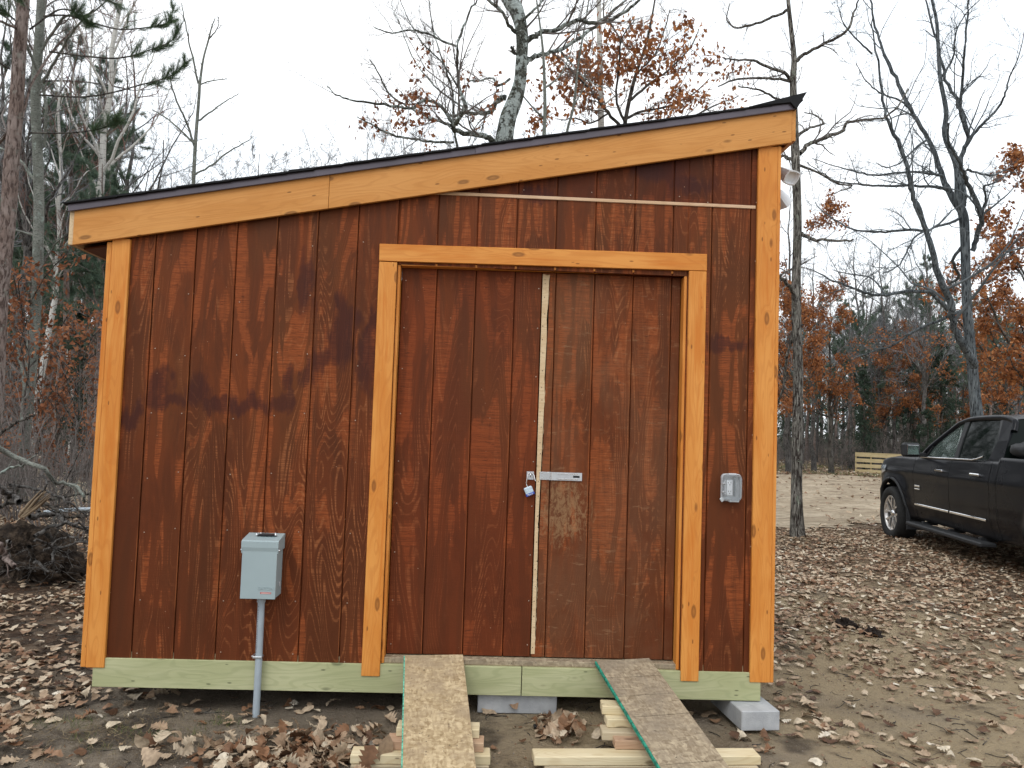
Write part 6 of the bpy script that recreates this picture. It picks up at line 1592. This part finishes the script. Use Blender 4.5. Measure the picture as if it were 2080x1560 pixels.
# left wood
plant(KP[1], 196, 10.5, 0.52, 'green pine low beside the left corner board')
plant(KP[1], 100, 14.5, 0.60, 'low green pine right of the smooth grey tree')
plant(KP[1], 30, 16, 0.75, 'green pine left of the smooth grey tree')
plant(KP[1], 178, 11.5, 0.58, 'green pine close behind the low eave of the shed')
plant(KP[1], 118, 12.5, 0.80, 'green topped pine between the smooth grey tree and the eave')
for px, Y, sc_, lb_ in ((1735, 33, 0.78, 'soft green pine behind the fence, its crown left of the leaning stem'), (1860, 36, 0.92, 'soft green pine whose crown fills the fork of the leaning stem'), (2015, 30, 0.72, 'soft green pine right of the two-stemmed oak')): plant(KP[1], px, Y, sc_, lb_)
for px, Y, sc, k_ in [(130, 14, 0.75, 1), (175, 19, 0.9, 0), (95, 22, 1.0, 0), (20, 26, 1.0, 1), (-60, 18, 0.9, 0), (215, 30, .95, 1)]:
    plant(KP[k_], px, Y, sc, 'green pine in the wood left of the shed', GP+' on the left')
for px, Y, sc, k_ in [(150, 13, 0.55, 0), (60, 30, 0.8, 1), (190, 26, 0.7, 0), (-30, 15, 0.7, 0)]:
    if px in (60, 150): plant(KS[k_], px, Y, sc, 'dark spruce in the wood left of the shed', GS.replace('across the drive', 'left of the shed'))
plant(KBG[0], 213, 11.5, 0.85, 'pale stemmed birch against the sky left of the low roof end')
plant(KBG[0], 62, 10.5, 0.62, 'thin white birch directly behind the smooth grey tree')
plant(KBG[0], 150, 17, 0.85, 'thin white birch deeper in the left wood')
for i in range(16):
    px = -90+i*23+rb_.uniform(-9, 9); Y = rb_.uniform(10, 34) if i % 3 else rb_.uniform(22, 50)
    plant(rb_.choice(KB), px, Y, rb_.uniform(0.65, 0.95), 'bare grey tree in the wood left of the shed', GB+' on the left')
for i in range(15):
    px = -60+i*19+rb_.uniform(-9, 9); Y = rb_.uniform(6.2, 11.5) if i % 2 else rb_.uniform(14, 24)
    plant(rb_.choice(KY), px, Y, rb_.uniform(0.75, 1.1) if Y < 12 else rb_.uniform(1.3, 1.9), 'young oak with rust brown leaves in the thicket left of the shed', 'young oaks left of the shed')
for i in range(17):
    px = -60+i*17+rb_.uniform(-9, 9); Y = rb_.uniform(4.5, 12)
    if px > 205: continue
    plant(rb_.choice(KH), px, Y, rb_.uniform(0.6, 1.1), 'leafless shrub in the thicket left of the shed', 'shrubs left of the shed')

# tell the many apart by what they stand behind and their order there
def name_by_place():
    ordw = 'first second third fourth fifth sixth seventh eighth ninth tenth eleventh twelfth thirteenth fourteenth'.split()
    def where(px, Y):
        if px < 30: return 'at the left photo edge'
        if px < 95: return 'around the smooth grey tree'
        if px < 150: return 'left of the low eave'
        if px < 235: return 'beside the left corner board'
        if px < 420: return 'over the low end of the roof'
        if px < 560: return 'over the roof step of the shingles'
        if px < 700: return 'over the joint of the fascia'
        if px < 900: return 'over the left end of the pale strip'
        if px < 1120: return 'around the mossy oak behind the roof'
        if px < 1560: return 'over the high half of the roof'
        if px < 1640: return 'around the slim oak'
        if px < 1735: return 'between the slim oak and the slatted fence'
        if px < 1850: return 'over the slatted fence'
        if px < 1935: return 'over the truck hood'
        if px < 2010: return 'around the two-stemmed oak'
        return 'over the truck cab'
    by = {}
    for t, px, Y, lb in PLANTED: by.setdefault(lb, []).append((px, Y, t))
    for lb, L_ in by.items():
        if len(L_) < 2: continue
        short = lb.split(' in the ')[0].split(' of the wood straight')[0].split(' behind the shed')[0].split(' whose ')[0].split(' at the near')[0].split(' along the ')[0].split(' hidden ')[0].split(' deeper ')[0]
        sub = {}
        for px, Y, t in L_: sub.setdefault((where(px, Y), 'nearer' if Y < 21 else ('distant' if Y > 45 else 'mid-distance')), []).append((px, Y, t))
        for (wh, dc), M_ in sub.items():
            M_.sort(key=lambda z: z[0])
            for i, (px, Y, t) in enumerate(M_):
                t['label'] = (f'{dc} {short}, ' + ('' if len(M_) == 1 else f'{ordw[min(i, 13)]} from the left, ') + wh)
name_by_place()

# far wood that reads as one mass
def far_wood():
    rng = np.random.default_rng(77); n = 460
    th = rng.uniform(-0.95, 0.95, n); d = rng.uniform(66, 110, n); x = 1.7+np.sin(th)*d; y = -3.9+np.cos(th)*d; g_ = gh(x, y)
    H = rng.uniform(7, 15, n); T = Tubes()
    z = np.linspace(0, 1, 7)[None, :]
    P = np.stack([x[:, None]+rng.normal(size=(n, 7))*0.15, y[:, None]+rng.normal(size=(n, 7))*0.15, g_[:, None]-0.3+H[:, None]*z], -1)
    Rr = 0.14*(1-0.85*z)*np.ones((n, 1)); T.add(P, Rr, 5)
    P1, R1 = spawn(rng, P, Rr, 11, 0.3, 5, (0.5, 1.1), 0.2, 0.08, 0.6, 0.1, 0.012); T.add(P1, R1, 3)
    P2, R2 = spawn(rng, P1, R1, 6, 0.55, 4, (0.4, 1.0), 0.2, 0.06, 0.6, 0.1, 0.010); T.add(P2, R2, 3)
    P3, R3 = spawn(rng, P2, R2, 3, 0.6, 3, (0.4, 1.0), 0.2, 0.06, 0.6, 0.1, 0.009); T.add(P3, R3, 3)
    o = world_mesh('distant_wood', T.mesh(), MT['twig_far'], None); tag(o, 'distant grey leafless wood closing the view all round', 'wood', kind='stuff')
    m = 9000; i = rng.integers(0, n, m); pts = np.stack([x[i]+rng.normal(size=m)*1.8, y[i]+rng.normal(size=m)*1.8, g_[i]+H[i]*rng.uniform(0.0, 0.62, m)], 1)
    dd = rng.normal(size=(m, 3)); dd[:, 2] -= 0.3; dd /= np.linalg.norm(dd, axis=1, keepdims=True)
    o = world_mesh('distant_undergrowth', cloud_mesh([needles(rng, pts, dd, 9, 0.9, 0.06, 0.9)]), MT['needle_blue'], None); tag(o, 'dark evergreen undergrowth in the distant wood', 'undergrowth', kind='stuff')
far_wood()

# ------------------------------------------------------------------ uprooted stump and brush at the left
def stump():
    c = np.array([-2.05, 2.6, 0.0]); g0 = float(gh(c[0], c[1]))
    pz = at(55, 1080, 2.6)
    t = thing('uprooted_stump', 'dark uprooted stump with tangled roots at the left edge beside the shed', 'stump', (float(pz[0]), 2.6, g0))
    bm = bmesh.new(); bmesh.ops.create_icosphere(bm, subdivisions=5, radius=1.0)
    for v in bm.verts:
        n = v.co.normalized(); f = 1+0.75*(float(vnoise(n.x*2.2+n.z*2, n.y*2.6-n.z, 1, 2))-0.5)*2+0.16*(float(vnoise(n.x*9, n.y*9+n.z*9, 1, 3))-0.5)*2+0.10*(float(vnoise(n.x*24+n.z*11, n.y*24, 1, 4))-0.5)*2
        v.co = Vector((n.x*0.31*f, n.y*0.24*f, n.z*0.21*f-0.10*abs(n.x)))
    k = NM('dark_root_soil', 0.95, 0.1); p = k.obj()
    m = k.base(k.mix(k.step(k.noise(p, 14, 5, 0.7), 0.4, 0.65), (0.022, 0.017, 0.014), (0.075, 0.055, 0.04))); k.bump(k.noise(p, 40, 4, 0.7), 0.9, 0.02)
    world_mesh('root_ball', bm_mesh(bm, sm=False), m, t); o = t.children[0]; o.location = Vector((-0.02, 0, 0.17))
    rng = np.random.default_rng(12); T = Tubes(); T2 = Tubes()
    cc = np.array([pz[0], 2.55, g0+0.3])
    # main roots: thick, twisting, seen against the litter
    for px, w_, Y in [([(60, 1050), (110, 1045), (140, 1062), (178, 1078)], 12, 2.3), ([(70, 1090), (110, 1070), (150, 1060), (180, 1075)], 9, 2.2), ([(40, 1020), (22, 1008), (0, 990), (-30, 970)], 14, 2.4),
                      ([(95, 1085), (112, 1110), (108, 1140), (118, 1165)], 8, 2.2), ([(60, 1110), (72, 1140), (100, 1160)], 10, 2.1), ([(70, 1100), (120, 1112), (165, 1103), (195, 1108)], 6, 2.1), ([(20, 1100), (15, 1130), (35, 1160)], 9, 2.1), ([(80, 1040), (72, 1010), (92, 990), (88, 960)], 7, 2.5)]:
        q = [(u, v, w_*(1-0.6*i/(len(px)-1)), 0.15*math.sin(i*2.1)) for i, (u, v) in enumerate(px)]
        p_, r_ = limb(q, Y, 16); p_ = wav(p_, rng, 0.008); T.add(p_, r_, 7)
        S, SR = spawn(rng, p_[None], r_[None], 7, 0.5, 6, (0.5, 1.2), 0.3, -0.03, 0.35, 0.1, 0.002); T2.add(S, SR, 4)
        S, SR = spawn(rng, S, SR, 3, 0.5, 5, (0.5, 1.2), 0.3, -0.03, 0.5, 0.1, 0.0015); T2.add(S, SR, 3)
    world_mesh('roots', T.mesh(), MT['bark_far'], t); world_mesh('rootlets', T2.mesh(), MT['bark_far'], t)
    # splintered pale wood
    T = Tubes()
    for i in range(9):
        a = at(46+rng.uniform(-6, 8), 1042+rng.uniform(-6, 10), 2.2); b = at(84+rng.uniform(-12, 22), 1004+rng.uniform(-10, 8), 2.2+rng.uniform(-.1, .1)); T.add(np.stack([a, (a+b)/2+rng.normal(size=3)*0.006, b]), np.array([0.012, 0.011, 0.003]), 5)
    world_mesh('splintered_wood', T.mesh(), MT['pallet_old'], t)
stump()
def fallen(label, px, w_, Y, seed, bark_m, nt=5):
    rng = np.random.default_rng(seed)
    q = [(u, v, w_*(1-0.5*i/(len(px)-1)), 0.1*math.sin(i*1.7)) for i, (u, v) in enumerate(px)]
    p_, r_ = limb(q, Y, 22); p_ = wav(p_, rng, 0.006)
    t = thing('fallen_branch', label, 'branch', tuple(float(z) for z in p_[0]), 'dead branches lying by the stump')
    T = Tubes(); T.add(p_, r_, 8); world_mesh('limb', T.mesh(), bark_m, t)
    T = Tubes(); S, SR = spawn(rng, p_[None], r_[None], nt, 0.4, 7, (0.4, 1.0), 0.2, 0.0, 0.4, 0.1, 0.002); T.add(S, SR, 4)
    S, SR = spawn(rng, S, SR, 4, 0.5, 5, (0.4, 1.0), 0.2, 0.0, 0.5, 0.1, 0.0016); T.add(S, SR, 3); world_mesh('twigs', T.mesh(), bark_m, t)
fallen('thick weathered dead branch arching down to the shed corner above the stump', [(-10, 905), (30, 928), (60, 940), (92, 955), (115, 980), (150, 985), (168, 1005), (173, 1018)], 11, 2.9, 51, MT['bark_smooth'])
fallen('dark thin dead branch rising from the left edge in front of the grey tree', [(-20, 905), (10, 875), (40, 855), (70, 843)], 7, 3.0, 52, MT['bark_dark'], 3)
fallen('pale short broken branch leaning on the left of the root ball', [(-6, 1105), (8, 1125), (20, 1142), (32, 1152)], 14, 1.7, 53, MT['bark_pine'], 2)
fallen('long dark twiggy branch across the brush just above the stump', [(70, 1022), (110, 1030), (150, 1036), (185, 1040)], 4, 2.4, 54, MT['bark_dark'], 5)
fallen('grey forked branch in the brush left of the smooth grey tree', [(-10, 968), (20, 952), (45, 945), (70, 925)], 6, 3.3, 55, MT['bark_smooth'], 4)
fallen('thin leaning dead sapling close to the left wall of the shed', [(172, 905), (150, 860), (128, 820), (116, 785)], 3, 5.0, 56, MT['bark_dark'], 4)
fallen('crooked grey branch curving over the brush to the eave side of the stump', [(20, 985), (60, 990), (100, 1000), (140, 1020), (175, 1050)], 7, 2.7, 58, MT['bark_far'], 7)
fallen('dark forked branch just above the root ball', [(0, 1030), (40, 1018), (90, 1022), (130, 1045), (165, 1052)], 8, 2.5, 59, MT['bark_dark'], 7)
fallen('thin grey branch leaning up between the grey tree and the corner board', [(110, 1060), (125, 1000), (150, 940), (172, 900)], 4, 3.2, 60, MT['bark_far'], 8)
fallen('thin dark branch arching low to the corner board beside the root ball', [(90, 1120), (120, 1095), (155, 1092), (192, 1112)], 5, 2.2, 61, MT['bark_far'], 7)
fallen('low grey branch in the leaves behind the stump', [(90, 1015), (130, 1010), (165, 1003), (190, 1006)], 6, 3.4, 57, MT['bark_dark'], 6)

# ------------------------------------------------------------------ leaf litter
def oak_leaf(var, fine=True):
    ts = [0, .10, .22, .30, .42, .50, .63, .70, .82, .90, 1.0]
    if var == 0: ws = [.012, .12, .28, .17, .38, .21, .42, .24, .33, .20, .02]
    elif var == 1: ws = [.012, .06, .20, .15, .30, .22, .42, .30, .40, .26, .04]
    elif var == 2: ws = [.012, .15, .30, .17, .38, .17, .36, .16, .25, .12, .01]
    else: ws = [.012, .16, .28, .33, .36, .36, .33, .29, .20, .12, .01]
    if not fine: ts = [ts[i] for i in (0, 2, 4, 5, 8, 10)]; ws = [ws[i] for i in (0, 2, 4, 5, 8, 10)]
    sw = [0.0, 0.03] if var != 3 else [0, 0]
    V = [(-0.22, 0.0, 0.0)]
    for i, (t, w_) in enumerate(zip(ts, ws)):
        fwd = 0.05 if i % 2 == 0 and 0 < i < len(ts)-1 and var != 3 else 0
        V += [(t, 0, 0), (t+fwd, w_, 0), (t+fwd*0.6+0.02, -w_*0.93, 0)]
    F = []
    for i in range(len(ts)-1):
        a = 1+3*i; b = a+3
        F += [(a, b, b+1), (a, b+1, a+1), (a, a+2, b+2), (a, b+2, b)]
    F.append((0, 3, 2))
    V = np.array(V, float); V[:, 0] -= 0.5
    return V, np.array(F)
def leaves_at(rng, xy, size, var, fine, lift=0.0, flat=0.35, zsrc=gh):
    V0, F0_ = oak_leaf(var, fine); n = len(xy)
    sz = (size*rng.uniform(0.65, 1.3, n))[:, None, None]
    c1 = rng.normal(size=(n, 1))*0.55; c2 = rng.normal(size=(n, 1))*0.35; c3 = rng.uniform(-1, 1, (n, 1))*0.55; tw = rng.normal(size=(n, 1))*0.35
    X = V0[None, :, 0]; Y = V0[None, :, 1]*rng.uniform(0.8, 1.2, (n, 1))
    Z = c1*Y*Y*1.6+c2*X*X+np.abs(Y)*c3*0.5+tw*X*Y+rng.normal(size=(n, V0.shape[0]))*0.025
    P = np.stack([X+0*Z, Y+0*Z, Z], -1)*sz
    a = rng.uniform(0, 2*PI, n); ti = rng.normal(size=n)*flat; tj = rng.normal(size=n)*flat
    ca, sa = np.cos(a), np.sin(a); ci, si = np.cos(ti), np.sin(ti); cj, sj = np.cos(tj), np.sin(tj)
    Rz = np.zeros((n, 3, 3)); Rz[:, 0, 0] = ca; Rz[:, 0, 1] = -sa; Rz[:, 1, 0] = sa; Rz[:, 1, 1] = ca; Rz[:, 2, 2] = 1
    Rx = np.zeros((n, 3, 3)); Rx[:, 0, 0] = 1; Rx[:, 1, 1] = ci; Rx[:, 1, 2] = -si; Rx[:, 2, 1] = si; Rx[:, 2, 2] = ci
    Ry = np.zeros((n, 3, 3)); Ry[:, 1, 1] = 1; Ry[:, 0, 0] = cj; Ry[:, 0, 2] = sj; Ry[:, 2, 0] = -sj; Ry[:, 2, 2] = cj
    P = np.einsum('nij,nkj->nki', Rz @ Rx @ Ry, P)
    z = zsrc(xy[:, 0], xy[:, 1])
    mn = P[..., 2].min(1)
    base = z-mn*0.72+rng.uniform(0, 0.012, n)+lift*rng.uniform(0, 1, n)
    P[..., 0] += xy[:, None, 0]; P[..., 1] += xy[:, None, 1]; P[..., 2] += base[:, None]
    m = len(V0)
    F = (F0_[None]+(np.arange(n)*m)[:, None, None]).reshape(-1, 3)
    r_ = np.clip(rng.beta(1.6, 1.5, n), 0, 1)
    return P.reshape(-1, 3), F, np.repeat(r_, len(F0_))
def density(x, y):
    """leaves per square metre, 0..1 of the full cover"""
    n1 = vnoise(x, y, 1.1, 21); n2 = vnoise(x, y, 3.1, 22); n3 = vnoise(x, y, 0.35, 23)
    d = 0.30*ss(0.52, 0.85, n1*0.6+n2*0.4)+0.10
    left = ss(-0.15, -0.5, x); d = d*(1-left)+left*(0.35+0.65*ss(0.30, 0.55, n1*0.5+n2*0.5))
    # right of the shed: thin near, dense band further back
    right = ss(3.2, 3.6, x); band = ss(0.6, 2.4, y+n3*1.0+(n1-0.5)*1.4-0.10*(x-3.5)); 
    dr = 0.10+0.55*ss(0.55, 0.75, n1*0.5+n2*0.5)
    dr = dr*(1-band)+band*(0.42+0.58*ss(0.3, 0.6, n2*0.6+n1*0.4))
    d = d*(1-right)+right*dr
    # piles in front: between the conduit and left ramp, and at the right stack
    d = np.maximum(d, 0.62*np.exp(-(((x-0.98)/0.42)**2+((y+0.52)/0.24)**2)))
    d = np.maximum(d, 0.9*np.exp(-(((x-2.12)/0.15)**2+((y+0.16)/0.12)**2)))
    d = np.maximum(d, 0.45*np.exp(-(((x-3.45)/0.15)**2+((y-0.15)/0.45)**2)))
    # front left: bare earth strip before the wall
    d = d*(1-0.75*ss(-0.5, -0.2, x)*ss(0.62, 0.45, x)*ss(-1.1, -0.75, y)*ss(0.1, 0.0, y))
    rd = gmask(x, y); d = d*(1-0.86*rd)
    under = (x > 0.1)*(x < 3.1)*(y > 0.1)*(y < 2.4); d = np.where(under, 0.03, d)
    return d
def scatter(rng, n, x0, x1, y0, y1, wedge=True):
    x = rng.uniform(x0, x1, n); y = rng.uniform(y0, y1, n)
    k_ = rng.random(n) < density(x, y)
    if wedge:
        dx = x-CAM[0]; dy = y-CAM[1]; u = dx/np.maximum(dy, 0.1)
        k_ &= (np.abs(u) < 0.95)
        # hidden straight behind the shed
        k_ &= ~((y > 3.2) & (u > -0.34) & (u < 0.20))
    return np.stack([x[k_], y[k_]], 1)
rng = np.random.default_rng(2024)
parts = []
def add_leaves(xy, size, fine, lift=0.0, flat=0.22):
    v_ = rng.integers(0, 5, len(xy)); v_ = np.where(v_ == 4, 1, v_)
    for k_ in range(4):
        q = xy[v_ == k_]
        if len(q): parts.append(leaves_at(rng, q, size, k_, fine, lift, flat))
near = scatter(rng, 3600, -1.6, 5.0, -1.45, 0.35)
dist = np.hypot(near[:, 0]-CAM[0], near[:, 1]-CAM[1]); order = np.argsort(dist)
near = near[order]
blk = lambda q: ~(((q[:, 0] > 1.3) & (q[:, 0] < 1.78) & (q[:, 1] < 0)) | ((q[:, 0] > 2.25) & (q[:, 0] < 2.85) & (q[:, 1] < 0) & (q[:, 1] > -0.75)) | ((q[:, 0] > 1.9) & (q[:, 0] < 3.0) & (q[:, 1] > -0.62) & (q[:, 1] < -0.42)) | ((q[:, 0] > 1.17) & (q[:, 0] < 1.8) & (q[:, 1] > -0.68) & (q[:, 1] < -0.45)))
near = near[blk(near)]
# the three hundred leaves that show largest are pieces of the ground in their own right
hero = near[:290]; rest = near[290:]
protos = []
for k_ in range(4):
    for j in range(5):
        P_, F_, r_ = leaves_at(rng, np.array([[0.0, 0.0]]), 0.074, k_, True, 0, 0.22, lambda x, y: np.zeros(len(x)))
        c_ = rng.beta(1.6, 1.5) if j else 0.9
        me = np_mesh(P_, F_, 'fallen_leaf', False, np.full(len(F_), c_)); me.materials.append(MT['litter']); protos.append(me)
for i, (x, y) in enumerate(hero):
    o = bpy.data.objects.new('fallen_leaf', protos[int(rng.integers(0, len(protos)))]); COL.objects.link(o); o.parent = GROUND
    s_ = rng.uniform(0.75, 1.25); o.location = (float(x), float(y), float(gh(x, y))+0.001+rng.uniform(0, 0.006)); o.scale = (s_, s_, s_); o.rotation_euler = (rng.normal()*0.12, rng.normal()*0.12, rng.uniform(0, 2*PI))
add_leaves(rest, 0.070, True)
q = scatter(rng, 84000, -6, 12, -1.4, 8.5); q = q[blk(q)]; q = q[~((q[:, 1] < 0.35) & (q[:, 0] > -1.6) & (q[:, 0] < 5.0)) | (rng.random(len(q)) < 0.75)]
dist = np.hypot(q[:, 0]-CAM[0], q[:, 1]-CAM[1]); add_leaves(q[dist < 4.8], 0.058, True, 0.008, 0.17); add_leaves(q[dist >= 4.8], 0.057, False, 0.008, 0.16)
# extra depth in the piles
m = 230; q = np.stack([rng.normal(size=m)*0.26+0.98, rng.normal(size=m)*0.13-0.52], 1); q = q[blk(q)]; q = q[(q[:, 1] < -0.05)]; add_leaves(q, 0.072, True, 0.03, 0.5)
m = 34; q = np.stack([rng.normal(size=m)*0.08+2.13, rng.normal(size=m)*0.06-0.20], 1); add_leaves(q, 0.07, True, 0.03, 0.6)
q = scatter(rng, 70000, -22, 32, 8.5, 42); add_leaves(q, 0.10, False, 0.02)
o = world_mesh('leaf_litter', cloud_mesh(parts), MT['litter'], None); tag(o, 'brown and tan fallen oak leaves covering the ground', 'leaf litter', kind='stuff')
# leaf lying on the left stack
for (u, v, y, lbl, rx, kk) in ((748, 1540, -0.63, 'curled brown oak leaf propped against the left lumber stack', 1.1, 1), (782, 1520, -0.60, 'upright pinkish leaf stuck in the left lumber stack', 1.3, 3)):
    c = at(u, v, y); V_, F_ = oak_leaf(0 if kk == 1 else 3, True); V_ = V_*0.11; V_[:, 2] = (V_[:, 1]**2)*6
    me = np_mesh(V_, F_, 'leaf', False, np.full(len(F_), 0.22 if kk == 1 else 0.5)); me.materials.append(MT['litter'])
    o = bpy.data.objects.new('oak_leaf', me); COL.objects.link(o); o.location = [float(z) for z in c]; o.rotation_euler = (rx, -1.2, 0.3*kk); tag(o, lbl, 'leaf')

# twigs, straw and pebbles on the soil
def debris():
    T = Tubes(); n = 1100
    x = rng.uniform(-1.5, 6.0, n); y = rng.uniform(-1.4, 3.0, n); a = rng.uniform(0, PI, n); l_ = rng.uniform(0.02, 0.12, n)
    k_ = ~((x > 0) & (x < 3.1) & (y > 0.3)); x, y, a, l_ = x[k_], y[k_], a[k_], l_[k_]; n = len(x)
    t = np.linspace(-0.5, 0.5, 4)[None, :]
    X = x[:, None]+np.cos(a)[:, None]*l_[:, None]*t; Y = y[:, None]+np.sin(a)[:, None]*l_[:, None]*t; bend = rng.normal(size=(n, 1))*0.15*l_[:, None]*(t**2*4)
    X = X-np.sin(a)[:, None]*bend; Y = Y+np.cos(a)[:, None]*bend
    T.add(np.stack([X, Y, gh(X, Y)+0.003], -1), np.tile(rng.uniform(0.0008, 0.0025, (n, 1)), (1, 4)), 4)
    o = world_mesh('twig_debris', T.mesh(), MT['bark_dark'], None); tag(o, 'small twigs and sticks scattered on the soil', 'twigs', kind='stuff')
    # straw and short grass near the left corner
    parts_ = []
    m = 1500; gx = rng.normal(size=m)*0.28+0.05; gy_ = rng.normal(size=m)*0.20-0.28; k_ = gy_ < 0.02; gx, gy_ = gx[k_], gy_[k_]
    pts = np.stack([gx, gy_, gh(gx, gy_)], 1); d = rng.normal(size=pts.shape); d[:, 2] = np.abs(d[:, 2])*0.25+0.05; d /= np.linalg.norm(d, axis=1, keepdims=True)
    o = world_mesh('dry_straw', cloud_mesh([needles(rng, pts+d*0.02, d, 1, 0.055, 0.0012, 0.4)]), MT['straw'], None); tag(o, 'dry straw and dead grass in front of the left corner', 'straw', kind='stuff')
    cen = rng.uniform(size=(14, 2))*np.array([0.9, 0.35])+np.array([-0.35, -0.42]); i = rng.integers(0, 14, 620); gx = cen[i, 0]+rng.normal(size=620)*0.035; gy_ = cen[i, 1]+rng.normal(size=620)*0.025
    pts = np.stack([gx, gy_, gh(gx, gy_)+0.01], 1); d = rng.normal(size=pts.shape)*0.5; d[:, 2] = np.abs(d[:, 2])+0.7; d /= np.linalg.norm(d, axis=1, keepdims=True)
    o = world_mesh('grass_tufts', cloud_mesh([needles(rng, pts, d, 1, 0.035, 0.0011, 0.2)]), MT['grass'], None); tag(o, 'sparse green grass tufts before the left corner of the shed', 'grass', kind='stuff')
    # broken leaf crumbs
    n = 26000; x = rng.uniform(-2.5, 8.0, n); y = rng.uniform(-1.4, 6.5, n)
    k_ = (rng.random(n) < 0.35+0.65*density(x, y)) & ~((x > 0.1) & (x < 3.1) & (y > 0.15) & (y < 2.5)); x, y = x[k_], y[k_]
    pts = np.stack([x, y, gh(x, y)+0.003], 1); V_, F_, r_ = leaf_cloud(rng, pts, 0.020, 0.0, 0.6); V_[:, 2] = np.repeat(pts[:, 2], 4)+np.abs(V_[:, 2]-np.repeat(pts[:, 2], 4))*0.35
    o = world_mesh('leaf_crumbs', cloud_mesh([(V_, F_, r_*0.7)]), MT['litter'], None); tag(o, 'broken leaf bits strewn over the soil', 'leaf litter', kind='stuff')
    # pebbles and crumbs
    n = 9000; x = rng.uniform(-1.5, 6.5, n); y = rng.uniform(-1.4, 4.0, n); s_ = rng.uniform(0.0015, 0.0065, n)**1.0
    oct_ = np.array([[1, 0, 0], [0, 1, 0], [-1, 0, 0], [0, -1, 0], [0, 0, 0.7], [0, 0, -0.7]]); fc = np.array([[0, 1, 4], [1, 2, 4], [2, 3, 4], [3, 0, 4], [1, 0, 5], [2, 1, 5], [3, 2, 5], [0, 3, 5]])
    V = oct_[None]*s_[:, None, None]*rng.uniform(0.6, 1.3, (n, 6, 1)); V = V+np.stack([x, y, gh(x, y)+s_*0.3], 1)[:, None]
    F = (fc[None]+(np.arange(n)*6)[:, None, None]).reshape(-1, 3)
    o = world_mesh('pebbles', np_mesh(V.reshape(-1, 3), F), plain('pebble_stone', (0.24, 0.20, 0.16), 0.9, 0.2, var=0.5, sc=3), None); tag(o, 'small pebbles and soil crumbs on the ground', 'pebbles', kind='stuff')
debris()
# grass beyond the drive
n = 14000; gx = rng.uniform(4, 34, n); gy_ = rng.uniform(25.5, 37, n); k_ = vnoise(gx, gy_, 0.5, 31) > 0.42; gx, gy_ = gx[k_], gy_[k_]
pts = np.stack([gx, gy_, gh(gx, gy_)], 1); d = rng.normal(size=pts.shape)*0.5; d[:, 2] = np.abs(d[:, 2])+0.6; d /= np.linalg.norm(d, axis=1, keepdims=True)
o = world_mesh('verge_grass', cloud_mesh([needles(rng, pts, d, 2, 0.14, 0.012, 0.4)]), MT['grass'], None); tag(o, 'thin green grass on the verge beyond the drive', 'grass', kind='stuff')
# dark clod of earth in the litter right of the shed
def clod(label, x, y, s, seed):
    bm = bmesh.new(); bmesh.ops.create_icosphere(bm, subdivisions=4, radius=1.0)
    for v in bm.verts:
        n = v.co.normalized(); f = 1+0.5*(float(vnoise(n.x*3+n.z*2, n.y*3, 1, seed))-0.5)*2+0.2*(float(vnoise(n.x*11+n.z*9, n.y*11, 1, seed+1))-0.5)*2
        v.co = Vector((n.x*s*f, n.y*s*0.7*f, n.z*s*0.55*f))
    k = NM('dark_clod', 0.95, 0.1); k.bump(k.noise(k.obj(), 60, 4), 0.8, 0.01)
    o = link('earth_clod', bm_mesh(bm, sm=False), k.base((0.028, 0.022, 0.019)), None, (x, y, float(gh(x, y))+s*0.15)); tag(o, label, 'clod')
p1 = at(1775, 1245, 1.75); p2 = at(1722, 1232, 1.95)
clod('dark clod of earth among the leaves below the truck, the right one', float(p1[0]), 1.75, 0.075, 61); clod('dark clod of earth among the leaves, left of the other', float(p2[0]), 1.95, 0.085, 71)
# small flat dark scrap before the middle block
pc_ = at(1098, 1474, -0.16); o = link('rubber_scrap', boxm((0.068, 0.03, 0.012), 0.003), MT['black'], None, (float(pc_[0]), -0.16, float(gh(pc_[0], -0.16))+0.008), (0.05, 0.05, 0.1)); tag(o, 'small flat black scrap on the soil before the middle concrete block', 'scrap')
# bluish plastic pipe half hidden in the brush
T_ = Tubes(); p_, r_ = limb([(90, 1040, 7), (140, 1036, 8), (185, 1034, 8)], 4.4, 8); T_.add(p_, r_, 10); o = world_mesh('plastic_pipe', T_.mesh(), MT['pvc'], None); tag(o, 'pale blue-grey plastic pipe lying in the brush behind the stump', 'pipe')

for o in SC.objects:
    if o.type == 'MESH' and o.parent is not None and o.name.split('.')[0] in ('twigs', 'foliage', 'needles', 'rootlets', 'stems', 'roots', 'splintered_wood', 'bough'): o['kind'] = 'stuff'
